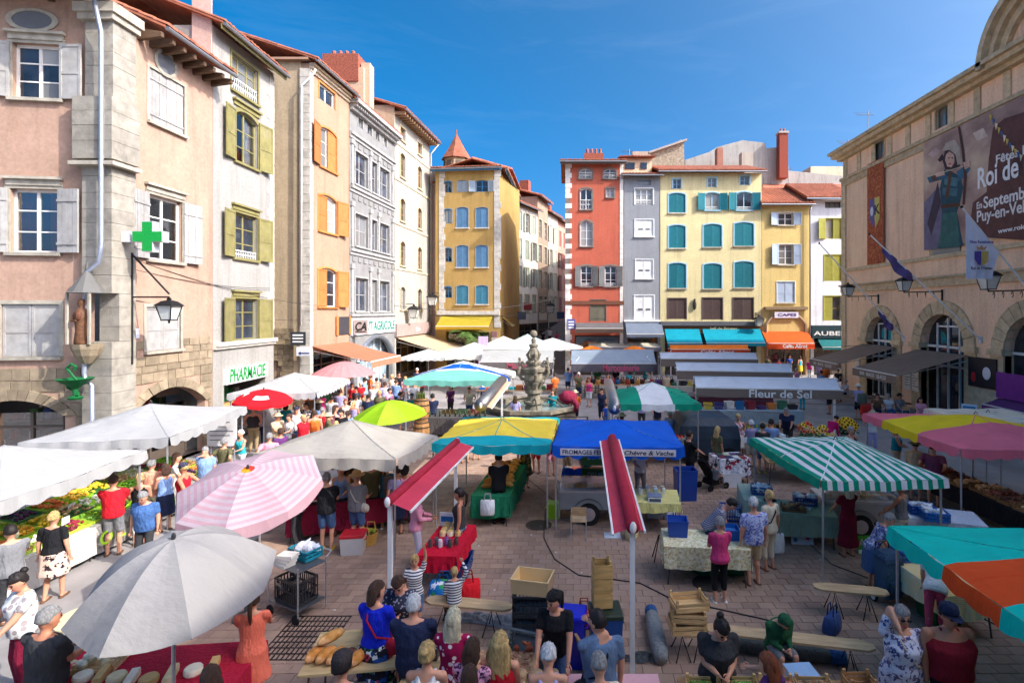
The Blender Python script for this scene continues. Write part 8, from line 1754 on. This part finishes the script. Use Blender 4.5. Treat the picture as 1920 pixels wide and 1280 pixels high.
p_((45,1068),1.66,150,'tee','white','trousers','burgundy','bun','dark','table',fat=1.2,note='with glasses on the left',head=(20,22),tmat=print_cloth('dots',(214,212,208),[(150,140,140)],9),glasses=None)
p_((100,960),1.66,12,'tee','black','skirt','cream and black floral','short','blond','down',fat=1.1,note='at the vegetable stall',bmat=FL((222,190,170),[(36,30,34),(60,40,50),(226,206,190)],16),skirt=.42,step=.08,shoe='brown')
p_(Vector((-4.36,7.3,0)),1.66,20,'dress','salmon','none','salmon','pony','brown','reach',note='half under the grey parasol',sk=0,skirt=.42)
p_((395,1252),1.66,30,'tank','white','skirt','green striped','bob','brown','hold',note='under the grey parasol rim',bmat=print_cloth('stripes',(60,150,140),[(226,210,160)],8),sk=1)
p_((640,1226),1.78,5,'tee','charcoal','trousers','denim','short','dark','hold',sex='m',hat=('cap',(56,50,50)),note='with a dark cap at the bottom edge')
p_((705,1092),1.7,-12,'tee','royal blue','skirt','dark floral','bob','brown','hold',fat=1.08,note='with a red bag strap',bmat=FL((34,34,44),[(226,226,220),(40,120,80),(190,60,80),(40,80,150)],15),strap=((170,30,50),-1),head=(-30,0),skirt=.6)
p_((775,1116),1.74,0,'tee','navy','trousers','charcoal','crop','white','hold',sex='m',fat=1.15,note='seen from behind at the sausage table',sk=0)
p_((748,1072),1.66,175,'tee','navy speckled','skirt','navy','bob','brown','table',note='selling behind the sausage table',tmat=print_cloth('dots',(50,54,72),[(170,170,180)],24),head=(10,22),lean=12)
p_((778,1040),1.32,190,'tee','striped white','shorts','denim','pony','blond','up',note='girl raising one arm behind the seller',tmat=print_cloth('stripes',(226,224,222),[(60,60,76)],7),sex='f')
p_((852,1064),1.18,18,'long','navy striped','trousers','charcoal','short','blond','rup',sit=.45,note='child sitting on the plank bench',tmat=print_cloth('stripes',(222,222,222),[(40,46,66)],7),sex='m')
p_((850,1143),1.68,-4,'dress','raspberry dotted','none','x','long','platinum','table',note='with long pale hair',tmat=print_cloth('dots',(150,20,70),[(236,226,226)],13),sk=0)
p_((800,1207),1.66,0,'tank','white','trousers','navy','bun','blond','hold',note='with a tattooed back at the bottom edge',sk=0)
p_((885,1200),1.62,-10,'tee','pink leopard','trousers','black','bob','brown','hold',note='at the bottom edge',tmat=FL((222,160,190),[(70,30,60),(90,40,70)],24))
p_((937,1188),1.66,-5,'tank','red','trousers','black','curly','blond','hold',note='with curly blond hair at the bottom edge',strap=None)
p_((880,1252),1.6,0,'tee','grey','trousers','charcoal','long','brown','down',note='cut by the bottom edge')
p_((1040,1106),1.68,172,'tee','black','trousers','denim','pony','black','table',note='selling behind the gingham table',head=(-28,4),lean=10)
p_((1028,1213),1.62,0,'tank','lavender','trousers','grey','short','white','hold',note='with short white hair at the gingham table',lean=6,head=(0,15))
p_((1125,1147),1.78,14,'tee','light blue','trousers','denim','crop','dark','rface',sex='m',note='with a black shoulder strap',head=(30,10),strap=((30,30,34),1),tmat=cloth((96,120,150)))
p_((1125,1232),1.62,8,'tee','cream','trousers','grey','short','grey','hold',note='with a grey crown at the bottom edge',head=(0,20))
p_((1348,1148),1.66,178,'tee','charcoal','trousers','black','bun','dark','phone',fat=1.2,note='counting money behind the bean crates',head=(10,30),lean=8)
p_((1467,1138),1.46,190,'hood','green','shorts','grey','short','dark','phone',sit=.45,note='bent over a phone on a bench',head=(0,48),lean=18,sex='m',tmat=cloth((44,96,62)),shoe='navy')
p_((1443,1228),1.62,35,'tee','purple','trousers','navy','bob','red','rface',note='eating at the bottom edge')
p_((1690,1136),1.66,172,'dress','white and blue floral','none','x','short','grey','hiphand',fat=1.25,glasses=1,note='with sunglasses and a hand on her cheek',tmat=FL((214,212,222),[(70,76,130),(110,90,120),(190,190,206)],20),skirt=.55,strap=((200,180,160),1))
p_((1778,1132),1.76,178,'tank','dark red','trousers','black','short','dark','down',sex='m',fat=1.3,glasses=1,hat=('cap',(30,40,66)),note='with a navy cap and sunglasses',sk=1)
p_(Vector((6.12,8.95,0)),1.62,-35,'tee','white','capri','pink','short','blond','reach',lean=42,note='bending under the teal canopy',bmat=cloth((206,76,104)),step=.12)
p_(Vector((5.95,10.55,0)),1.6,-95,'tee','blue floral','skirt','denim','short','grey','reach',lean=30,note='leaning over the mustard cloth',tmat=FL((120,130,170),[(60,60,110),(200,200,220)],20))
p_((1590,904),1.66,8,'dress','maroon','none','x','long','platinum','table',note='with a beige headscarf at the cold counter',tmat=cloth((112,20,42)),skirt=.66,sk=0)
p_((1690,905),1.64,40,'tank','grey','shorts','cream','short','dark','table',note='at the right of the cold counter',sk=1)
p_((1716,826),1.74,-30,'tee','beige','shorts','khaki','short','dark','hold',sex='m',hat=('brim',(90,90,70)),note='with a hat beside the striped canopy')
p_((1750,832),1.76,-40,'tee','purple checked','shorts','grey','short','dark','hips',sex='m',fat=1.15,tmat=print_cloth('checks',(90,50,84),[(140,80,110)],18),note='beside the sausage table')
p_((1350,970),1.6,6,'tee','hot pink','capri','black','short','grey','hold',note='at the egg table',tmat=cloth((214,66,120)),shoe='white',fat=1.08)
p_((1413,933),1.75,10,'tee','blue leaf-printed','shorts','beige','short','white','down',sex='m',fat=1.15,tmat=FL((186,194,226),[(70,80,160),(130,140,200)],22),note='at the egg table corner',head=(-25,0),shoe='brown',strap=None)
p_((1443,920),1.68,25,'tee','cream','capri','cream','short','blond','down',note='with a white carrier bag and dark backpack',strap=((40,36,40),1))
p_((1372,936),1.72,250,'tee','grey striped','trousers','navy','short','dark','reach',lean=40,sex='m',tmat=print_cloth('stripes',(150,150,166),[(90,90,110)],9),note='bending over the egg table')
bag('white carrier bag with a green print held by the egg table',G(1456,1062)+Vector((0,0,.3)),(.3,.1,.42),(206,216,222))
p_((1292,808),1.8,-72,'tee','black','trousers','black','short','dark','push',sex='m',glasses=1,note='pushing the pushchair',shoe='grey')
p_((1342,868),.95,-60,'tee','grey','shorts','charcoal','short','dark','hold',sit=.42,note='small child in the pushchair',sex='m')
p_((1384,776),1.66,165,'tank','pink patterned','skirt','white','short','blond','hips',note='behind the book table',tmat=FL((226,206,214),[(190,70,100),(206,120,140)],12))
p_((1409,788),1.66,10,'tee','lilac','shorts','cream','short','white','hold',note='at the book table, left of the pair')
p_((1430,794),1.68,-10,'tee','charcoal','shorts','denim','short','dark','hold',sex='m',shoe='yellow',note='with yellow shoes at the book table')
p_((1446,786),1.74,-20,'tee','light blue','shorts','grey','short','dark','down',sex='m',note='with a white strap near the book table')
p_((1474,764),1.76,140,'tee','navy','trousers','charcoal','crop','grey','reach',sex='m',fat=1.25,lean=20,note='leaning over the flower stall crates')
p_((1568,780),1.66,-60,'long','magenta','trousers','cream','short','dark','reach',lean=45,note='bending near the sunflowers')
p_((1636,770),1.64,172,'tee','white','trousers','lavender','short','blond','hips',hat=('brim',(196,176,146)),note='with a sun hat by the sunflowers')
p_((1610,720),1.8,8,'tee','lavender','shorts','black','short','grey','hold',sex='m',hat=('brim',(226,216,190)),note='with a white hat and grey backpack')
b=P(1588,770,28.2);bag('red backpack beside the man in the white hat',(b.x,26.4,.35),(.4,.28,.6),(206,50,40),hand=False,name='backpack')
b=P(1612,758,26.9);bag('grey-green backpack worn by the man in the white hat',(14.15,25.9,1.0),(.36,.24,.5),(96,104,90),hand=False,name='backpack')
for x,y,top,c,nt,yw,sx,hatc in((1645,738,'tee','brown','with a dark pattern at the terrace table',150,'m',None),(1665,738,'tee','white','with a blue neckerchief at the terrace table',170,'f',None),(1686,738,'tee','grey','with a dark hat at the terrace table',190,'m',(44,40,40)),(1726,745,'tee','pink','with big dark hair at the terrace table',165,'f',None),(1572,692,'tee','black','on the terrace behind the backpacker',120,'m',None),(1586,712,'tee','light grey','on the terrace left of the red backpack',100,'f',None),(1600,690,'tee','navy','on the terrace by the menu boards',200,'m',None)):
 p_((x,y),1.7,yw,top,c,'trousers',random.choice(['navy','grey','denim']),'curly' if 'big dark' in nt else 'short','dark' if sx=='m' or 'big' in nt else 'grey','table',sit=.45,sex=sx,fat=1.15,hat=('brim',hatc)if hatc else None,note=nt)
for k,(x,y)in enumerate(((1645,762),(1665,762),(1686,762),(1726,768))):
 g=P(x,y,26.3 if k<3 else 25.2);chair('terrace chair by the town hall, %s from the left'%ordn[k],Vector((g.x,g.y+.9,0)),0)
p_((780,918),1.66,-75,'long','pink','trousers','lavender','short','blond','hold',note='at the jar table',strap=((60,66,110),1),bmat=cloth((206,200,216)))
p_((862,916),1.68,95,'tank','charcoal','trousers','blue printed','pony','dark','down',note='selling at the jar table',bmat=FL((80,110,140),[(40,50,80),(190,206,216),(30,60,110)],16),sk=1)
p_((935,850),1.8,12,'tee','black','trousers','black','short','dark','hold',sex='m',note='serving at the bread table',shoe='black')
p_(G(985,915),1.68,200,'dress','dark green floral','none','x','bob','brown','down',note='under the yellow canopy',tmat=FL((50,60,44),[(110,100,60),(160,130,90)],12),step=.1)
p_(G(1006,886),1.7,160,'tee','white','shorts','red','short','blond','down',note='between yellow and blue canopies')
p_(G(1034,892),1.66,20,'tank','grey','shorts','pink','pony','brown','down',note='at the left end of the cheese trailer')
p_(G(872,868),1.7,20,'tee','brown','shorts','khaki','short','brown','hold',sex='m',note='behind the bread table')
p_(G(893,862),1.66,10,'tank','black','skirt','black floral','bob','dark','down',note='behind the bread table',bmat=FL((34,32,34),[(150,140,130),(90,80,80)],14))
p_(P(1098,880,15.6)*1.0-Vector((0,0,P(1098,880,15.6).z)),1.66,190,'tee','teal','trousers','navy','bob','brown','hold',note='serving behind the cheese trailer')
p_(P(1200,880,15.5)-Vector((0,0,P(1200,880,15.5).z)),1.7,190,'tee','white','trousers','grey','short','brown','hold',sex='m',note='serving beside the weighing table')
p_((1005,730),1.72,185,'tee','olive','trousers','charcoal','short','brown','hold',sex='m',note='standing before the fountain, left')
p_((1036,730),1.7,160,'long','teal','trousers','black','long','brown','hold',note='with long hair before the fountain, right')
p_((1105,708),1.66,150,'tank','hot pink','shorts','white','short','red','down',fat=1.15,note='walking right of the fountain')
p_((1203,738),1.72,175,'tee','lavender','trousers','charcoal','short','grey','cross',sex='m',note='under the green canopy, left')
p_((1232,745),1.74,180,'tee','navy','trousers','grey','crop','dark','table',sex='m',note='under the green canopy, right')
p_((811,738),1.78,10,'tee','navy','trousers','blue','crop','dark','hold',sex='m',note='with ripped jeans beside the barrels',bmat=cloth((50,90,160)))
p_((1136,756),1.2,30,'tee','blue','shorts','denim','short','brown','down',note='child right of the fountain',sex='m')
p_((212,892),1.78,25,'tee','red','shorts','grey','short','brown','reach',sex='m',fat=1.1,note='choosing vegetables')
p_((284,862),1.74,10,'tee','peach','shorts','cream','short','grey','hold',sex='m',note='at the vegetable stall')
p_((262,888),1.66,30,'tank','black','capri','white','pony','blond','hold',note='with a blond ponytail by the vegetables')
p_((272,918),1.66,190,'tee','blue','trousers','charcoal','short','grey','down',sex='m',fat=1.15,note='facing the camera before the vegetable stall',tmat=cloth((70,104,156)),head=(0,25))
p_((310,870),1.66,60,'tank','light blue','skirt','navy','bob','brown','hold',note='by the vegetable stall')
p_((612,886),1.78,4,'tee','black','shorts','denim','crop','grey','hold',sex='m',fat=1.12,note='with white socks at the raspberry stall',shoe='yellow')
p_((668,884),1.74,-15,'tee','grey','shorts','denim','short','grey','hold',sex='m',fat=1.15,hat=('brim',(190,150,104)),note='with a straw hat at the raspberry stall',strap=((196,186,170),-1),shoe='black')
p_((696,860),1.8,20,'tee','olive','trousers','charcoal','short','grey','hold',sex='m',hat=('cap',(34,34,40)),note='with a dark cap behind the hat man')
p_((724,866),1.68,5,'tee','teal','shorts','navy','pony','brown','hold',note='wearing a grey backpack',tmat=cloth((60,110,130)),shoe='white')
b=P(728,920,13.0);bag('grey backpack on the person in teal',(b.x,13.15,1.0),(.3,.22,.42),(96,84,84),hand=False,name='backpack')
p_((712,845),1.7,10,'tee','orange','trousers','navy','bob','dark','hold',note='beyond the olive shirt man')
p_((745,875),1.66,30,'tee','lilac','skirt','navy','short','brown','down',note='at the right end of the raspberry stall')
p_((20,985),1.7,60,'tee','grey','trousers','charcoal','short','dark','table',sex='m',note='selling at the left edge of the stall')
p_((475,762),1.76,20,'tank','charcoal','trousers','khaki','short','grey','hips',sex='m',fat=1.2,note='under the red parasol, left')
p_((487,758),1.72,40,'tee','white checked','trousers','navy','short','brown','hold',sex='m',note='under the red parasol, right',tmat=print_cloth('checks',(214,206,206),[(120,90,110)],12))
p_((452,806),1.64,160,'tank','turquoise','trousers','white','short','white','hold',note='with white hair before the pharmacy')
p_((526,803),1.7,60,'long','purple','trousers','charcoal','crop','brown','hold',sex='m',note='bald, near the olive baskets',sk=1)
p_((543,776),1.7,150,'tee','white','trousers','grey','short','brown','hold',note='with a bag by the red parasol',strap=((90,70,60),1))
p_((575,755),1.68,160,'tee','black floral','trousers','charcoal','short','dark','hold',fat=1.15,glasses=1,note='with sunglasses in the left crowd',tmat=FL((40,38,42),[(206,200,200),(120,110,120)],12))
p_((604,764),1.62,20,'tank','red','trousers','denim','short','grey','down',note='with grey hair in the left crowd')
crowd=[(1031,62,1.7,10,'tee','white','trousers','navy','short','dark','m','walking in the lane'),(1044,60,1.66,180,'tee','hot pink','trousers','black','bob','brown','f','walking in the lane'),(1051,58,1.68,10,'tee','light blue','shorts','khaki','short','grey','m','walking in the lane'),(1018,60,1.7,170,'tee','black','trousers','denim','short','dark','m','walking in the lane'),(622,742,1.8,0,'tee','light grey','shorts','khaki','short','dark','m','with dark straps in the left crowd'),(638,730,1.78,10,'tee','lilac','shorts','denim','short','brown','m','in the left crowd'),(648,748,1.66,190,'tank','cream','skirt','beige','bob','red','f','with sunglasses in the left crowd'),(602,735,1.66,30,'tee','hot pink','capri','white','bob','dark','f','under the white canopy rim'),(584,738,1.7,20,'tee','brown','trousers','navy','short','brown','m','under the white canopy rim'),(612,728,1.7,200,'tee','green','trousers','grey','short','dark','m','deeper in the left crowd'),(668,725,1.7,150,'tee','charcoal','trousers','denim','short','brown','m','behind the pink parasol pole'),(660,718,1.66,190,'tank','red','skirt','black','bob','brown','f','leaning by the red chairs'),(690,740,1.68,10,'tee','navy','trousers','white','short','black','m','with a scarf before the lime parasol'),(700,720,1.64,0,'tee','white','trousers','lavender','short','grey','f','behind the lime parasol'),(706,708,1.68,20,'tank','peach','shorts','denim','bun','brown','f','behind the lime parasol'),(722,716,1.76,30,'tee','lavender','trousers','khaki','short','brown','m','above the lime parasol, left'),(742,712,1.74,-10,'tee','light blue','trousers','denim','short','brown','m','reading a teal leaflet'),(762,716,1.7,90,'tee','light grey','trousers','white','short','dark','m','with tanned arms by the wine stall'),(735,702,1.7,160,'tee','cream','trousers','grey','bob','blond','f','in the crowd under the salmon awning'),(748,698,1.76,190,'tee','black','trousers','denim','short','dark','m','in the crowd under the salmon awning'),(760,706,1.66,200,'tee','pink','trousers','navy','short','blond','f','in the crowd under the salmon awning'),(720,700,1.7,10,'tee','grey','shorts','beige','short','grey','m','in the crowd under the salmon awning'),(776,716,1.74,10,'tee','white','trousers','charcoal','short','dark','m','at the left corner of the wine stall'),(792,700,1.66,100,'tee','maroon','trousers','black','bob','brown','f','inside the wine stall, left'),(880,726,1.7,190,'tee','cream','trousers','denim','short','brown','m','inside the wine stall, right'),(845,722,1.66,170,'tee','purple','trousers','charcoal','bob','dark','f','inside the wine stall, middle'),(560,735,1.66,10,'tee','beige','trousers','brown','short','grey','f','behind the red parasol'),(630,790,1.66,40,'tee','salmon','shorts','white','bob','blond','f','left of the lime parasol'),(590,770,1.7,20,'tank','orange','trousers','grey','short','brown','m','in the left crowd'),(652,770,1.66,10,'tee','light blue','capri','navy','pony','brown','f','left of the lime parasol'),(1155,690,1.7,150,'tee','black','trousers','grey','short','dark','m','selling at the bag stall'),(1180,694,1.66,20,'tee','turquoise','shorts','white','bob','brown','f','at the bag stall'),(1120,690,1.68,10,'tee','green','trousers','khaki','short','grey','m','at the bag stall'),(925,694,1.68,170,'tee','brown','trousers','charcoal','bob','red','f','at the clothes stall'),(1040,700,1.7,30,'tee','orange','trousers','brown','short','brown','m','behind the fountain'),(1500,668,1.66,20,'tank','turquoise','skirt','yellow','bob','brown','f','before the orange cafe awning'),(1518,672,1.7,10,'tee','hot pink','trousers','white','short','blond','f','before the orange cafe awning'),(1460,672,1.72,180,'tee','red','trousers','navy','short','dark','m','on the orange cafe terrace'),(1480,666,1.7,170,'tee','blue','trousers','grey','short','brown','m','on the orange cafe terrace'),(1494,690,1.66,30,'tee','pink','shorts','beige','short','grey','f','behind the middle stand awning'),(1540,695,1.74,40,'tee','light blue','trousers','denim','short','dark','m','bending on the cafe terrace'),(1556,715,1.74,20,'tee','charcoal','shorts','black','short','brown','m','under the nearest stand awning, right end'),(1505,712,1.66,10,'tee','white','trousers','turquoise','bob','blond','f','under the nearest stand awning'),(1405,708,1.7,160,'tee','navy','trousers','charcoal','short','grey','m','under the nearest stand awning'),(1425,712,1.62,20,'tank','lilac','skirt','red','bob','brown','f','at the basket table'),(1345,688,1.68,170,'tee','maroon','trousers','charcoal','short','dark','f','selling under the middle stand awning'),(1290,690,1.7,30,'tee','cream','trousers','denim','short','brown','m','at the left end of the middle stand awning'),(1310,716,1.66,10,'tee','dark red','trousers','white','short','blond','f','behind the green and white canopy'),(884,640,1.66,180,'tee','white','trousers','charcoal','short','dark','f','under the ochre house awning'),(900,640,1.7,160,'tee','light blue','trousers','navy','short','brown','m','under the ochre house awning')]
for(x,y,h,yw,top,c,bo,bc,hr,hc,sx,nt)in crowd:
 p_(Vector(((x-CX)*y/F,y,(y-50)*.15))if y<100 else(x,y),h,yw+random.uniform(-15,15),top,c,bo,bc,hr,hc,random.choice(['down','hold','bag','hips','hold']),sex=sx,fat=random.uniform(.98,1.15),note=nt,sk=random.choice([0,0,1]),step=random.uniform(-.08,.08))
more=[('in the dense crowd before the bank','khaki',[(668,738),(676,716),(684,708),(712,732),(730,728),(750,735),(772,738),(640,712),(655,706),(694,702),(782,690)]),('between pharmacy and lime parasol','denim',[(556,762),(568,778),(598,750),(615,775),(628,760),(640,768),(536,756),(520,775),(664,752),(575,724),(592,718)]),('near the stalls behind the fountain','navy',[(905,700),(948,690),(1065,690),(1085,698),(1140,700),(1075,672),(1210,684),(1250,700),(966,742),(1078,732),(1128,728)]),('among shoppers under the stand awnings','grey',[(1330,668),(1365,672),(1395,676),(1440,668),(1320,700),(1370,706),(1445,700),(1475,712),(1535,678),(1548,684)]),('passing the vegetable stall','white',[(330,850),(345,868),(385,838),(420,822),(505,812)]),('walking between the stalls in the centre','beige',[(1062,800),(1165,775),(1255,770),(1345,800),(1560,812),(1595,800),(1680,800)]),('standing under the cream canopy','charcoal',[(560,890),(585,872),(640,872),(655,862),(760,868)])]
tcs=['white','red','light blue','olive','pink','black','teal','beige','lilac','orange','navy']
for nt,bc,pts in more:
 for i,(x,y)in enumerate(pts):
  sx='fm'[(i+x)%2];p_((x,y),random.uniform(1.62,1.8),random.choice([0,20,90,170,190,250,300]),random.choice(['tee','tee','tank' if sx=='f' else 'polo','tee']),tcs[i],random.choice(['trousers','shorts','capri']),bc,random.choice(['bob','pony','long','short'])if sx=='f' else 'short',random.choice(['brown','dark','blond','grey','brown','white']),random.choice(['down','hold','bag','hips','hold','face']),sex=sx,fat=random.uniform(.98,1.18),note=nt,sk=random.choice([0,0,1]),step=random.uniform(-.1,.1),hat=random.choice([None]*6+[('brim',(206,190,150)),('cap',(60,60,80))]))
finish_people()
m=MB()
for i in range(170):
 x,y=random.uniform(-6,10),random.uniform(7.5,22);a=random.uniform(0,6.3);s=random.uniform(.012,.035);m.quad(*[(x+s*math.cos(a+k*1.57)*random.uniform(.6,1.2),y+s*math.sin(a+k*1.57),.021+random.uniform(0,.008))for k in range(4)],i%3)
stuff(tag(m.build('litter',[paint((214,210,200)),paint((150,140,110)),paint((110,120,70))]),'scraps of paper and leaf litter scattered over the paving','litter'))
for o in bpy.data.objects:
 if o.type=='EMPTY':o.empty_display_size=.1
